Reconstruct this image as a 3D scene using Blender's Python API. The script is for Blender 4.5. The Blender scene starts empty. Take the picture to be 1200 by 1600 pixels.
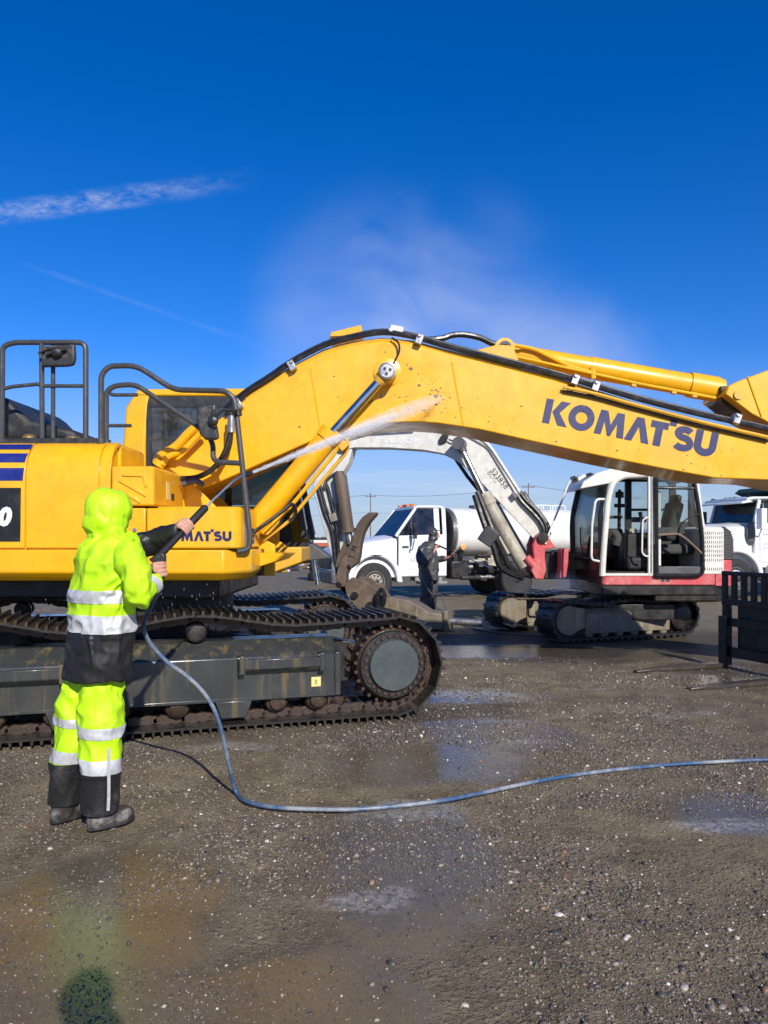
import bpy, bmesh, math, random
import numpy as np
from mathutils import Vector, Matrix, noise
random.seed(7)
R = math.radians
scene = bpy.context.scene
COL = scene.collection

# ------------------------------------------------------------------ camera
CAM_H, HORIZON, FPX = 1.55, 843.0, 1200.0
cam_d = bpy.data.cameras.new('camera')
cam_d.sensor_fit = 'VERTICAL'
cam_d.sensor_height = 36.0
cam_d.lens = 36.0 * FPX / 1600.0
cam_d.shift_y = (HORIZON - 800.0) / 1600.0
cam_d.clip_start, cam_d.clip_end = 0.02, 8000
cam = bpy.data.objects.new('camera', cam_d)
cam.location = (0, 0, CAM_H)
cam.rotation_euler = (R(90), 0, 0)
COL.objects.link(cam)
scene.camera = cam

# ------------------------------------------------------------------ sky, sun, exposure
SUN = Vector((0.62, -1.65, 1.0)).normalized()
elev = math.asin(SUN.z)
az = math.atan2(SUN.x, SUN.y)
world = bpy.data.worlds.new('World')
scene.world = world
world.use_nodes = True
wt = world.node_tree
wt.nodes.clear()
def wn(t, **k):
    n = wt.nodes.new(t)
    for a, b in k.items():
        setattr(n, a, b)
    return n
def wmath(op, a, b=None, c=None):
    n = wn('ShaderNodeMath', operation=op)
    for i, v in enumerate((a, b, c)):
        if v is None: continue
        if isinstance(v, (int, float)): n.inputs[i].default_value = v
        else: wt.links.new(v, n.inputs[i])
    return n.outputs[0]
sky = wn('ShaderNodeTexSky', sky_type='NISHITA', sun_disc=False, sun_elevation=elev, sun_rotation=az,
         altitude=1400, air_density=1.0, dust_density=0.35, ozone_density=3.0)
hsv = wn('ShaderNodeHueSaturation')
hsv.inputs['Saturation'].default_value = 1.28
hsv.inputs['Value'].default_value = 1.24
tint = wn('ShaderNodeMix', data_type='RGBA', blend_type='MULTIPLY')
tint.inputs[0].default_value = 1.0
tint.inputs[7].default_value = (0.90, 0.90, 1.16, 1)
wt.links.new(sky.outputs[0], tint.inputs[6])
wt.links.new(tint.outputs[2], hsv.inputs['Color'])
# thin cirrus and contrails, fixed to directions in the world
tc = wn('ShaderNodeTexCoord')
sep = wn('ShaderNodeSeparateXYZ')
wt.links.new(tc.outputs['Generated'], sep.inputs[0])
ya = wmath('MAXIMUM', wmath('ABSOLUTE', sep.outputs[1]), 0.05)
ca = wmath('DIVIDE', sep.outputs[0], ya)
ce = wmath('DIVIDE', sep.outputs[2], ya)
comb = wn('ShaderNodeCombineXYZ')
wt.links.new(ca, comb.inputs[0]); wt.links.new(ce, comb.inputs[1])
def wnoise(scale, detail, sx, sy, rot=0.0, rough=0.6):
    mp = wn('ShaderNodeMapping')
    mp.inputs['Scale'].default_value = (sx, sy, 1)
    mp.inputs['Rotation'].default_value = (0, 0, rot)
    wt.links.new(comb.outputs[0], mp.inputs[0])
    n = wn('ShaderNodeTexNoise')
    n.inputs['Scale'].default_value = scale
    n.inputs['Detail'].default_value = detail
    n.inputs['Roughness'].default_value = rough
    wt.links.new(mp.outputs[0], n.inputs[0])
    return n.outputs[0]
def wsmooth(v, lo, hi):
    n = wn('ShaderNodeMapRange', interpolation_type='SMOOTHSTEP')
    wt.links.new(v, n.inputs[0])
    n.inputs[1].default_value = lo; n.inputs[2].default_value = hi
    return n.outputs[0]
def wband(slope, off, half):          # soft band round the line e = off + slope*a
    d = wmath('ABSOLUTE', wmath('SUBTRACT', ce, wmath('MULTIPLY_ADD', ca, slope, off)))
    return wsmooth(d, half, half * 0.15)
warp = wnoise(1.0, 4, 9, 9)
cir = wmath('MULTIPLY', wband(0.135, 0.492, 0.020), wsmooth(wnoise(1.0, 10, 26, 60, 0.55, 0.74), 0.36, 0.80))
cir = wmath('MULTIPLY', cir, wsmooth(ca, -0.15, -0.36))
cir = wmath('MULTIPLY', cir, wsmooth(wnoise(1.0, 2, 8, 2), 0.22, 0.46))
con = wmath('MULTIPLY', wband(-0.345, 0.197, 0.0055), wsmooth(ca, -0.14, -0.22))
con = wmath('MULTIPLY', con, wsmooth(wnoise(1.0, 3, 14, 14), 0.25, 0.62))
con = wmath('MULTIPLY', con, wsmooth(ca, -0.50, -0.40))
low = wmath('MULTIPLY', wsmooth(wnoise(1.0, 5, 1.6, 22, 0.03), 0.46, 0.70), wsmooth(ce, 0.15, 0.06))
cl = wmath('ADD', wmath('MULTIPLY', cir, 0.50), wmath('ADD', wmath('MULTIPLY', con, 0.045), wmath('MULTIPLY', low, 0.30)))
hz = wn('ShaderNodeMix', data_type='RGBA')       # pale dust near the horizon, all round
wt.links.new(wmath('MULTIPLY', wsmooth(sep.outputs[2], 0.24, 0.0), 0.82), hz.inputs[0])
wt.links.new(hsv.outputs[0], hz.inputs[6])
hz.inputs[7].default_value = (3.7, 4.7, 6.0, 1)
cmix = wn('ShaderNodeMix', data_type='RGBA')
wt.links.new(cl, cmix.inputs[0])
wt.links.new(hz.outputs[2], cmix.inputs[6])
cmix.inputs[7].default_value = (8.0, 8.4, 9.2, 1)
bg = wn('ShaderNodeBackground')
bg.inputs[1].default_value = 0.105
wt.links.new(cmix.outputs[2], bg.inputs[0])
wo = wn('ShaderNodeOutputWorld')
wt.links.new(bg.outputs[0], wo.inputs[0])

sun_d = bpy.data.lights.new('sun', 'SUN')
sun_d.energy, sun_d.angle, sun_d.color = 5.0, R(0.53), (1.0, 0.95, 0.87)
sun = bpy.data.objects.new('sun', sun_d)
sun.rotation_euler = (-SUN).to_track_quat('-Z', 'Y').to_euler()
sun.location = (6, -12, 12)
COL.objects.link(sun)
vs = scene.view_settings
scene.display_settings.display_device = 'sRGB'
vs.view_transform, vs.look, vs.exposure, vs.gamma, vs.use_curve_mapping = 'Standard', 'None', 0.0, 1.0, False
scene.cycles.use_denoising = True
scene.cycles.max_bounces = 8
scene.cycles.volume_bounces = 3
scene.cycles.volume_step_rate = 2.0
scene.cycles.volume_max_steps = 96
scene.cycles.transparent_max_bounces = 12

# ------------------------------------------------------------------ helpers
def X(px, D): return (px - 600.0) * D / FPX
def Z(py, D): return CAM_H - (py - HORIZON) * D / FPX
def P(px, py, D): return Vector((X(px, D), D, Z(py, D)))
def G(px, py):
    D = CAM_H * FPX / (py - HORIZON)
    return Vector((X(px, D), D, 0.0))
def pz(pts, D): return [(X(a, D), Z(b, D)) for a, b in pts]

class MB:
    def __init__(s): s.v, s.f, s.m, s.M = [], [], [], None
    def add(s, vs_, fs, m=0):
        o = len(s.v)
        if s.M is not None: vs_ = [s.M @ Vector(p) for p in vs_]
        s.v += [tuple(p) for p in vs_]
        s.f += [tuple(i + o for i in f) for f in fs]
        s.m += [m] * len(fs)
        return s
    def box(s, x0, x1, y0, y1, z0, z1, m=0):
        v = [(x0,y0,z0),(x1,y0,z0),(x1,y1,z0),(x0,y1,z0),(x0,y0,z1),(x1,y0,z1),(x1,y1,z1),(x0,y1,z1)]
        return s.add(v, [(0,3,2,1),(4,5,6,7),(0,1,5,4),(1,2,6,5),(2,3,7,6),(3,0,4,7)], m)
    def obox(s, c, size, M=None, m=0):
        c = Vector(c); h = Vector(size) / 2
        M = M or Matrix.Identity(3)
        v = [c + M @ Vector((a*h.x, b*h.y, d*h.z)) for d in (-1,1) for a, b in ((-1,-1),(1,-1),(1,1),(-1,1))]
        return s.add(v, [(0,3,2,1),(4,5,6,7),(0,1,5,4),(1,2,6,5),(2,3,7,6),(3,0,4,7)], m)
    def bar(s, a, b, w, h, up=(0,0,1), m=0):     # box bar from a to b
        a, b = Vector(a), Vector(b); d = (b - a); L = d.length; d.normalize()
        u = Vector(up); sd = d.cross(u)
        if sd.length < 1e-4: sd = d.cross(Vector((1,0,0)))
        sd.normalize(); u = sd.cross(d)
        Mx = Matrix((d, sd, u)).transposed()
        return s.obox((a + b) / 2, (L, w, h), Mx, m)
    def prism(s, pts, a0, a1, axis='y', m=0):
        def mk(p, a):
            return {'y': (p[0], a, p[1]), 'x': (a, p[0], p[1]), 'z': (p[0], p[1], a)}[axis]
        n = len(pts)
        v = [mk(p, a0) for p in pts] + [mk(p, a1) for p in pts]
        ar = sum(pts[i][0]*pts[(i+1)%n][1] - pts[(i+1)%n][0]*pts[i][1] for i in range(n))
        flip = (ar > 0) != (axis in 'xz')
        if a1 < a0: flip = not flip
        f0 = tuple(range(n)); f1 = tuple(range(2*n-1, n-1, -1))
        sides = [(i, n+i, n+(i+1)%n, (i+1)%n) for i in range(n)]
        fs = [f0, f1] + sides
        if not flip: fs = [tuple(reversed(f)) for f in fs]
        else: fs = [f for f in fs]
        # orientation fixed later by recalc
        return s.add(v, fs, m)
    def cyl(s, a, b, r0, r1=None, n=16, m=0, caps=True):
        return s.tube([a, b], [r0, r0 if r1 is None else r1], n, m, caps)
    def tube(s, pts, r, n=10, m=0, caps=True, fillet=0, closed=False):
        pts = [Vector(p) for p in pts]
        if fillet: pts = fil(pts, fillet)
        k = len(pts)
        rs = r if isinstance(r, (list, tuple)) else [r] * k
        if len(rs) != k: rs = [rs[0]] * k
        tg = []
        for i in range(k):
            if closed: t = pts[(i+1) % k] - pts[i-1]
            else: t = pts[min(i+1, k-1)] - pts[max(i-1, 0)]
            tg.append(t.normalized() if t.length > 1e-9 else Vector((0,0,1)))
        nv = tg[0].orthogonal().normalized()
        vv = []
        for i in range(k):
            if i: 
                nv = nv - tg[i] * nv.dot(tg[i])
                nv = nv.normalized() if nv.length > 1e-6 else tg[i].orthogonal().normalized()
            bn = tg[i].cross(nv)
            for j in range(n):
                a = 2*math.pi*j/n
                vv.append(pts[i] + (nv*math.cos(a) + bn*math.sin(a)) * rs[i])
        ff = []
        for i in range(k if closed else k-1):
            for j in range(n):
                i2 = (i+1) % k
                ff.append((i*n+j, i*n+(j+1)%n, i2*n+(j+1)%n, i2*n+j))
        if caps and not closed:
            ff.append(tuple(range(n-1, -1, -1))); ff.append(tuple((k-1)*n + j for j in range(n)))
        return s.add(vv, ff, m)
    def lathe(s, prof, o, ax, n=24, m=0):        # prof: (radius, along axis)
        o, ax = Vector(o), Vector(ax).normalized()
        a = ax.orthogonal().normalized(); b = ax.cross(a)
        vv = [o + ax*h + (a*math.cos(2*math.pi*j/n) + b*math.sin(2*math.pi*j/n))*max(r, 1e-4) for r, h in prof for j in range(n)]
        k = len(prof)
        ff = [(i*n+j, i*n+(j+1)%n, (i+1)*n+(j+1)%n, (i+1)*n+j) for i in range(k-1) for j in range(n)]
        ff.append(tuple(range(n-1, -1, -1))); ff.append(tuple((k-1)*n+j for j in range(n)))
        return s.add(vv, ff, m)
    def ball(s, c, r, nu=14, nv=9, M=None, m=0):
        c = Vector(c); r = Vector(r) if not isinstance(r, (int, float)) else Vector((r, r, r))
        M = M or Matrix.Identity(3)
        vv = [c + M @ Vector((0, 0, -r.z))]
        for i in range(1, nv):
            t = math.pi * i / nv
            for j in range(nu):
                a = 2*math.pi*j/nu
                vv.append(c + M @ Vector((r.x*math.sin(t)*math.cos(a), r.y*math.sin(t)*math.sin(a), -r.z*math.cos(t))))
        vv.append(c + M @ Vector((0, 0, r.z)))
        ff = [(0, 1+(j+1)%nu, 1+j) for j in range(nu)]
        for i in range(nv-2):
            for j in range(nu):
                ff.append((1+i*nu+j, 1+i*nu+(j+1)%nu, 1+(i+1)*nu+(j+1)%nu, 1+(i+1)*nu+j))
        e = len(vv)-1; b0 = 1+(nv-2)*nu
        ff += [(e, b0+j, b0+(j+1)%nu) for j in range(nu)]
        return s.add(vv, ff, m)
    def loft(s, rings, m=0, caps=True):
        n = len(rings[0]); k = len(rings)
        vv = [p for r in rings for p in r]
        ff = [(i*n+j, i*n+(j+1)%n, (i+1)*n+(j+1)%n, (i+1)*n+j) for i in range(k-1) for j in range(n)]
        if caps:
            ff.append(tuple(range(n-1, -1, -1))); ff.append(tuple((k-1)*n+j for j in range(n)))
        return s.add(vv, ff, m)
def fil(pts, rad, seg=5):
    out = [pts[0]]
    for i in range(1, len(pts)-1):
        p, a, b = pts[i], pts[i-1], pts[i+1]
        da, db = (a-p), (b-p)
        t = min(rad, da.length*0.48, db.length*0.48)
        if t < 1e-4: out.append(p); continue
        A, B = p + da.normalized()*t, p + db.normalized()*t
        for k in range(seg+1):
            u = k/seg
            out.append(A*(1-u)**2 + p*2*u*(1-u) + B*u*u)
    out.append(pts[-1])
    return out
def spline(pts, sub=6):
    pts = [Vector(p) for p in pts]; out = []
    for i in range(len(pts)-1):
        p0, p1, p2, p3 = pts[max(i-1,0)], pts[i], pts[i+1], pts[min(i+2, len(pts)-1)]
        for k in range(sub):
            t = k/sub
            out.append(0.5*((2*p1) + (p2-p0)*t + (2*p0-5*p1+4*p2-p3)*t*t + (3*p1-p0-3*p2+p3)*t**3))
    out.append(pts[-1]); return out
def ellipse(c, rx, ry, n=24, ux=(1,0,0), uy=(0,1,0), p=2.0, ph=0.0):
    c, ux, uy = Vector(c), Vector(ux), Vector(uy); out = []
    for j in range(n):
        a = 2*math.pi*j/n + ph
        ca_, sa = math.cos(a), math.sin(a)
        e = 2.0/p
        out.append(c + ux*rx*math.copysign(abs(ca_)**e, ca_) + uy*ry*math.copysign(abs(sa)**e, sa))
    return out

ORG = {}
def finish_mesh(me, smooth, recalc=True):
    bm = bmesh.new(); bm.from_mesh(me)
    if recalc: bmesh.ops.recalc_face_normals(bm, faces=bm.faces)
    bm.to_mesh(me); bm.free()
    if smooth:
        me.shade_smooth()
        me.set_sharp_from_angle(angle=R(smooth))
def thing(name, label, cat, loc=(0,0,0), rz=0.0, group=None):
    o = bpy.data.objects.new(name, None); COL.objects.link(o)
    o.empty_display_size = 0.3
    o.location = loc; o.rotation_euler = (0, 0, rz)
    o['label'] = label; o['category'] = cat
    if group: o['group'] = group
    ORG[o.name] = Vector(loc) if rz == 0 else Vector((0,0,0))
    return o
def part(name, mb, mats, parent=None, bevel=0.0, smooth=32, label=None, seg=2, kind=None, recalc=True):
    if not isinstance(mats, (list, tuple)): mats = [mats]
    me = bpy.data.meshes.new(name)
    og = ORG.get(parent.name, Vector((0,0,0))) if parent else Vector((0,0,0))
    me.from_pydata([(a-og.x, b-og.y, c-og.z) for a, b, c in mb.v], [], mb.f)
    for mt in mats: me.materials.append(mt)
    if len(mats) > 1: me.polygons.foreach_set('material_index', mb.m)
    finish_mesh(me, smooth, recalc)
    o = bpy.data.objects.new(name, me); COL.objects.link(o)
    if parent: o.parent = parent; ORG[o.name] = og
    if bevel:
        b = o.modifiers.new('bevel', 'BEVEL'); b.width = bevel; b.segments = seg
        b.limit_method = 'ANGLE'; b.angle_limit = R(40); b.harden_normals = False
    if label: o['label'] = label
    if kind: o['kind'] = kind
    return o
def tag(o, label, cat, group=None):
    o['label'] = label; o['category'] = cat
    if group: o['group'] = group
    return o
def inst(name, me, parent, M):
    o = bpy.data.objects.new(name, me); COL.objects.link(o)
    o.parent = parent; ORG[o.name] = ORG.get(parent.name, Vector((0,0,0)))
    o.matrix_local = M
    return o
def mesh_of(mb, name, mats, smooth=32):
    me = bpy.data.meshes.new(name)
    me.from_pydata(mb.v, [], mb.f)
    if not isinstance(mats, (list, tuple)): mats = [mats]
    for mt in mats: me.materials.append(mt)
    if len(mats) > 1: me.polygons.foreach_set('material_index', mb.m)
    finish_mesh(me, smooth)
    return me
WORK = bpy.data.scenes.new('work')          # small side scene to evaluate single objects in
def evaluated(o):
    WORK.collection.objects.link(o)
    vl = WORK.view_layers[0]; vl.update()
    return bpy.data.meshes.new_from_object(o.evaluated_get(vl.depsgraph))
def fused(mb, voxel, smooth_it=4, name='tmp', fold=None):
    """closed pieces grown into one continuous skin"""
    me = bpy.data.meshes.new(name); me.from_pydata(mb.v, [], mb.f)
    finish_mesh(me, 0)
    o = bpy.data.objects.new(name, me)
    r = o.modifiers.new('r', 'REMESH'); r.mode = 'VOXEL'; r.voxel_size = voxel
    if smooth_it:
        sm = o.modifiers.new('s', 'SMOOTH'); sm.iterations = smooth_it; sm.factor = 0.5
    nm = evaluated(o)
    bpy.data.objects.remove(o)
    if fold:
        cn = [(v.co.copy(), v.normal.copy()) for v in nm.vertices]
        nm.vertices.foreach_set('co', np.array([tuple(c_ + n_*fold(c_)) for c_, n_ in cn], dtype=np.float32).ravel())
    out = MB()
    out.v = [tuple(v.co) for v in nm.vertices]
    out.f = [tuple(p.vertices) for p in nm.polygons]
    out.m = [0] * len(out.f)
    bpy.data.meshes.remove(nm)
    return out

def strip(fm, planes, keep=None, off=0.003):
    """the piece of a skin on the positive side of every plane, lifted off by off"""
    me = bpy.data.meshes.new('s'); me.from_pydata(fm.v, [], fm.f)
    bm = bmesh.new(); bm.from_mesh(me); bpy.data.meshes.remove(me)
    for co, no in planes:
        bmesh.ops.bisect_plane(bm, geom=bm.verts[:]+bm.edges[:]+bm.faces[:], plane_co=co, plane_no=no, clear_inner=True, dist=1e-5)
    if keep:
        kill = [f for f in bm.faces if not keep(f.calc_center_median())]
        bmesh.ops.delete(bm, geom=kill, context='FACES')
    bmesh.ops.recalc_face_normals(bm, faces=bm.faces); bm.normal_update()
    mv = [(v, v.co + v.normal*off) for v in bm.verts]
    for v, c_ in mv: v.co = c_
    bm.verts.index_update()
    out = MB(); out.v = [tuple(v.co) for v in bm.verts]; out.f = [tuple(v.index for v in f.verts) for f in bm.faces]; out.m = [0]*len(out.f)
    bm.free(); return out

# ------------------------------------------------------------------ materials
class NT:
    def __init__(s, m): s.t = m.node_tree
    def n(s, t, **k):
        nd = s.t.nodes.new(t)
        for a, b in k.items(): setattr(nd, a, b)
        return nd
    def l(s, a, b): s.t.links.new(a, b)
    def noise(s, vec, scale, detail=5, rough=0.6, sc=None, dist=0.0):
        if sc:
            mp = s.n('ShaderNodeMapping'); mp.inputs['Scale'].default_value = sc
            s.l(vec, mp.inputs[0]); vec = mp.outputs[0]
        nd = s.n('ShaderNodeTexNoise')
        nd.inputs['Scale'].default_value = scale; nd.inputs['Detail'].default_value = detail
        nd.inputs['Roughness'].default_value = rough; nd.inputs['Distortion'].default_value = dist
        s.l(vec, nd.inputs['Vector']); return nd.outputs[0]
    def rng(s, v, a, b, c=0.0, d=1.0, sm=True):
        nd = s.n('ShaderNodeMapRange', interpolation_type='SMOOTHSTEP' if sm else 'LINEAR')
        s.l(v, nd.inputs[0])
        for i, q in enumerate((a, b, c, d)): nd.inputs[i+1].default_value = q
        return nd.outputs[0]
    def mix(s, f, a, b):
        nd = s.n('ShaderNodeMix', data_type='RGBA')
        for v, i in ((f, 0), (a, 6), (b, 7)):
            if isinstance(v, (int, float)): nd.inputs[i].default_value = v
            elif isinstance(v, tuple): nd.inputs[i].default_value = (*v, 1) if len(v) == 3 else v
            else: s.l(v, nd.inputs[i])
        return nd.outputs[2]
    def mth(s, op, a, b=0.0):
        nd = s.n('ShaderNodeMath', operation=op)
        for i, v in enumerate((a, b)):
            if isinstance(v, (int, float)): nd.inputs[i].default_value = v
            else: s.l(v, nd.inputs[i])
        return nd.outputs[0]
def new_mat(name):
    m = bpy.data.materials.new(name); m.use_nodes = True
    m.node_tree.nodes.clear()
    t = NT(m)
    out = t.n('ShaderNodeOutputMaterial'); b = t.n('ShaderNodeBsdfPrincipled')
    t.l(b.outputs[0], out.inputs[0])
    return m, t, b, out
def surf(name, col, rough=0.5, metal=0.0, dirt=None, dirt_amt=0.3, dscale=3.0, streak=0.0, var=0.12,
         bump=0.0, bscale=60.0, coat=0.0, rvar=0.15, streak_col=None, spec=0.5, fleck=0.0):
    m, t, b, out = new_mat(name)
    tcn = t.n('ShaderNodeTexCoord'); vec = tcn.outputs['Object']
    n1 = t.noise(vec, dscale, 7, 0.65)
    n2 = t.noise(vec, dscale*4.3, 6, 0.7)
    dark = tuple(c*(1-var) for c in col); light = tuple(min(1, c*(1+var)) for c in col)
    c = t.mix(t.rng(n2, 0.3, 0.7), dark, light)
    if dirt:
        f = t.rng(n1, 0.62-0.35*dirt_amt, 0.80-0.22*dirt_amt, 0.0, min(1.0, 0.35+dirt_amt))
        f = t.mth('MULTIPLY', f, t.rng(n2, 0.25, 0.6))
        c = t.mix(f, c, dirt)
    if streak:
        st = t.noise(vec, 1.0, 5, 0.6, (14, 14, 0.9))
        f2 = t.mth('MULTIPLY', t.rng(st, 0.50, 0.72), streak)
        c = t.mix(f2, c, streak_col or dirt or dark)
    if fleck:
        fl = t.noise(vec, 90, 2, 0.5)
        c = t.mix(t.mth('MULTIPLY', t.rng(fl, 0.66, 0.72), fleck), c, dirt or (0.05,0.04,0.03))
    t.l(c, b.inputs['Base Color'])
    t.l(t.rng(n1, 0.3, 0.7, max(0.03, rough-rvar), min(1.0, rough+rvar)), b.inputs['Roughness'])
    b.inputs['Metallic'].default_value = metal
    b.inputs['Specular IOR Level'].default_value = spec
    b.inputs['Coat Weight'].default_value = coat
    b.inputs['Coat Roughness'].default_value = 0.12
    if bump:
        bn = t.n('ShaderNodeBump'); bn.inputs['Strength'].default_value = bump; bn.inputs['Distance'].default_value = 0.01
        t.l(t.noise(vec, bscale, 6, 0.65), bn.inputs['Height']); t.l(bn.outputs[0], b.inputs['Normal'])
    return m
def glass_mat(name, tint=(0.35,0.42,0.42), spec=0.12, dust=0.10):
    m = bpy.data.materials.new(name); m.use_nodes = True; m.node_tree.nodes.clear(); t = NT(m)
    out = t.n('ShaderNodeOutputMaterial')
    tr = t.n('ShaderNodeBsdfTransparent'); tr.inputs[0].default_value = (*tint, 1)
    gl = t.n('ShaderNodeBsdfGlossy'); gl.inputs['Roughness'].default_value = 0.04
    df = t.n('ShaderNodeBsdfDiffuse'); df.inputs[0].default_value = (0.35,0.33,0.29,1)
    lw = t.n('ShaderNodeLayerWeight'); lw.inputs[0].default_value = 0.22
    mx = t.n('ShaderNodeMixShader'); mx2 = t.n('ShaderNodeMixShader')
    t.l(t.rng(lw.outputs['Fresnel'], 0, 1, spec*0.6, 0.9, False), mx.inputs[0])
    t.l(tr.outputs[0], mx.inputs[1]); t.l(gl.outputs[0], mx.inputs[2])
    tcn = t.n('ShaderNodeTexCoord')
    f = t.rng(t.noise(tcn.outputs['Object'], 5, 7, 0.7), 0.35, 0.75, dust*0.3, dust*1.6)
    t.l(f, mx2.inputs[0]); t.l(mx.outputs[0], mx2.inputs[1]); t.l(df.outputs[0], mx2.inputs[2])
    t.l(mx2.outputs[0], out.inputs[0])
    return m

MUD = (0.10, 0.075, 0.05)
M = {}
M['yellow'] = surf('yellow_paint', (0.84, 0.430, 0.006), 0.36, dirt=(0.50,0.27,0.03), dirt_amt=0.26, dscale=1.6, var=0.085, coat=0.25, bump=0.03, bscale=5, streak=0.20, streak_col=(0.60,0.29,0.015), fleck=0.45)
M['yellow_dusty'] = surf('yellow_paint_dusty', (0.74, 0.40, 0.03), 0.5, dirt=(0.40,0.27,0.10), dirt_amt=0.35, dscale=2.0, var=0.07, streak=0.2, streak_col=(0.42,0.27,0.08), fleck=0.4)
M['yellow_grimy'] = surf('yellow_paint_grimy', (0.62, 0.32, 0.03), 0.55, dirt=(0.16,0.10,0.04), dirt_amt=0.6, dscale=2.5, streak=0.4, streak_col=(0.14,0.09,0.04), fleck=0.5)
M['blue_vinyl'] = surf('blue_decal', (0.012, 0.022, 0.19), 0.4, var=0.25, dscale=6, fleck=0.2)
M['navy'] = surf('navy_letters', (0.014, 0.017, 0.095), 0.45, dirt=(0.06,0.06,0.13), dirt_amt=0.12, var=0.15, dscale=5)
M['black_vinyl'] = surf('black_decal', (0.012, 0.012, 0.012), 0.45, dirt=(0.06,0.055,0.05), dirt_amt=0.25, dscale=8)
M['white_vinyl'] = surf('white_decal', (0.78, 0.78, 0.76), 0.45)
M['rail'] = surf('rail_grey_paint', (0.055, 0.056, 0.058), 0.42, dirt=(0.12,0.11,0.10), dirt_amt=0.3, dscale=14, bump=0.05)
M['blackplastic'] = surf('black_plastic', (0.022, 0.022, 0.022), 0.5, dirt=(0.10,0.09,0.075), dirt_amt=0.35, dscale=9, fleck=0.5)
M['mirror_back'] = surf('mirror_shell', (0.03, 0.03, 0.03), 0.5, dirt=(0.16,0.14,0.12), dirt_amt=0.45, dscale=12, fleck=0.6)
M['rubber'] = surf('black_rubber', (0.016, 0.016, 0.016), 0.45, dirt=(0.08,0.07,0.055), dirt_amt=0.35, dscale=7, bump=0.1, bscale=40)
M['chrome'] = surf('chromed_rod', (0.62, 0.60, 0.57), 0.2, metal=1.0, rvar=0.08, var=0.15, dscale=6)
M['steel'] = surf('plain_steel', (0.42, 0.41, 0.39), 0.4, metal=0.8, dirt=(0.2,0.15,0.1), dirt_amt=0.3, dscale=12)
M['brass'] = surf('brass', (0.55, 0.38, 0.14), 0.4, metal=0.8)
M['frame_grey'] = surf('grey_green_steel_paint', (0.038, 0.041, 0.040), 0.27, dirt=(0.085,0.068,0.035), dirt_amt=0.18, dscale=2.2, streak=0.85, streak_col=(0.15,0.115,0.05), coat=0.3, bump=0.06, bscale=25, rvar=0.12)
M['cover_grey'] = surf('grey_drive_cover_paint', (0.060, 0.074, 0.072), 0.42, dirt=(0.12,0.10,0.07), dirt_amt=0.22, dscale=5, bump=0.06, bscale=30)
M['shoe'] = surf('wet_track_steel', (0.026, 0.022, 0.019), 0.42, metal=0.1, dirt=(0.085,0.045,0.022), dirt_amt=0.45, dscale=5, bump=0.25, bscale=35, rvar=0.2)
M['link'] = surf('rusty_track_link', (0.052, 0.033, 0.023), 0.40, metal=0.2, dirt=(0.12,0.075,0.045), dirt_amt=0.4, dscale=9, bump=0.3, bscale=40, rvar=0.2)
M['rust_bolt'] = surf('rusty_bolt', (0.070, 0.040, 0.027), 0.5, metal=0.3, dscale=12, bump=0.2)
M['dark'] = surf('dark_grease_steel', (0.018, 0.016, 0.014), 0.4, dirt=(0.06,0.045,0.03), dirt_amt=0.4, dscale=6, bump=0.2)
M['decal_yellow'] = surf('pale_yellow_sticker', (0.75, 0.62, 0.22), 0.5)
M['hose'] = surf('black_hydraulic_hose', (0.014, 0.014, 0.015), 0.38, dirt=(0.07,0.06,0.045), dirt_amt=0.3, dscale=10)
M['glass_dark'] = glass_mat('tinted_cab_glass', (0.30,0.34,0.33), 0.10, 0.16)
M['glass'] = glass_mat('clear_cab_glass', (0.74,0.84,0.82), 0.08, 0.08)
M['glass_clear'] = glass_mat('clear_glass', (0.86,0.90,0.89), 0.06, 0.05)
M['glass_truck'] = glass_mat('truck_glass', (0.12,0.20,0.19), 0.10, 0.06)
M['interior'] = surf('cab_interior', (0.012, 0.012, 0.012), 0.6, var=0.3)
M['seat_grey'] = surf('grey_seat_fabric', (0.055, 0.055, 0.052), 0.85, bump=0.2)
M['cream'] = surf('cream_white_paint', (0.74, 0.72, 0.64), 0.45, dirt=(0.36,0.31,0.22), dirt_amt=0.27, dscale=2.3, streak=0.30, streak_col=(0.38,0.32,0.22), fleck=0.4)
M['cream_dirty'] = surf('cream_paint_muddy', (0.46, 0.42, 0.33), 0.55, dirt=(0.17,0.13,0.085), dirt_amt=0.55, dscale=3.0, streak=0.45, streak_col=(0.18,0.14,0.09), fleck=0.5, bump=0.1)
M['red'] = surf('faded_red_paint', (0.58, 0.085, 0.095), 0.5, dirt=(0.60,0.29,0.25), dirt_amt=0.5, dscale=3.5, var=0.15, fleck=0.5)
M['brown_steel'] = surf('brown_worn_steel', (0.155, 0.110, 0.078), 0.62, metal=0.15, dirt=(0.27,0.21,0.15), dirt_amt=0.45, dscale=6, bump=0.35, bscale=30, fleck=0.4)
M['mud_steel'] = surf('mud_coated_steel', (0.20, 0.165, 0.115), 0.7, dirt=(0.10,0.075,0.05), dirt_amt=0.5, dscale=5, streak=0.6, streak_col=(0.36,0.31,0.22), bump=0.4, bscale=35, fleck=0.4)
M['grey_metal'] = surf('grey_dark_metal', (0.10, 0.10, 0.105), 0.45, metal=0.3, dirt=(0.16,0.13,0.10), dirt_amt=0.35, dscale=5)
M['truck_white'] = surf('white_truck_paint', (0.76, 0.76, 0.74), 0.32, dirt=(0.48,0.44,0.37), dirt_amt=0.22, dscale=1.8, coat=0.4, var=0.04, streak=0.08, streak_col=(0.5,0.46,0.38))
M['tank_white'] = surf('cream_tank_paint', (0.80, 0.78, 0.71), 0.5, dirt=(0.42,0.37,0.28), dirt_amt=0.25, dscale=1.2, var=0.05, streak=0.18, streak_col=(0.46,0.41,0.31))
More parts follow.
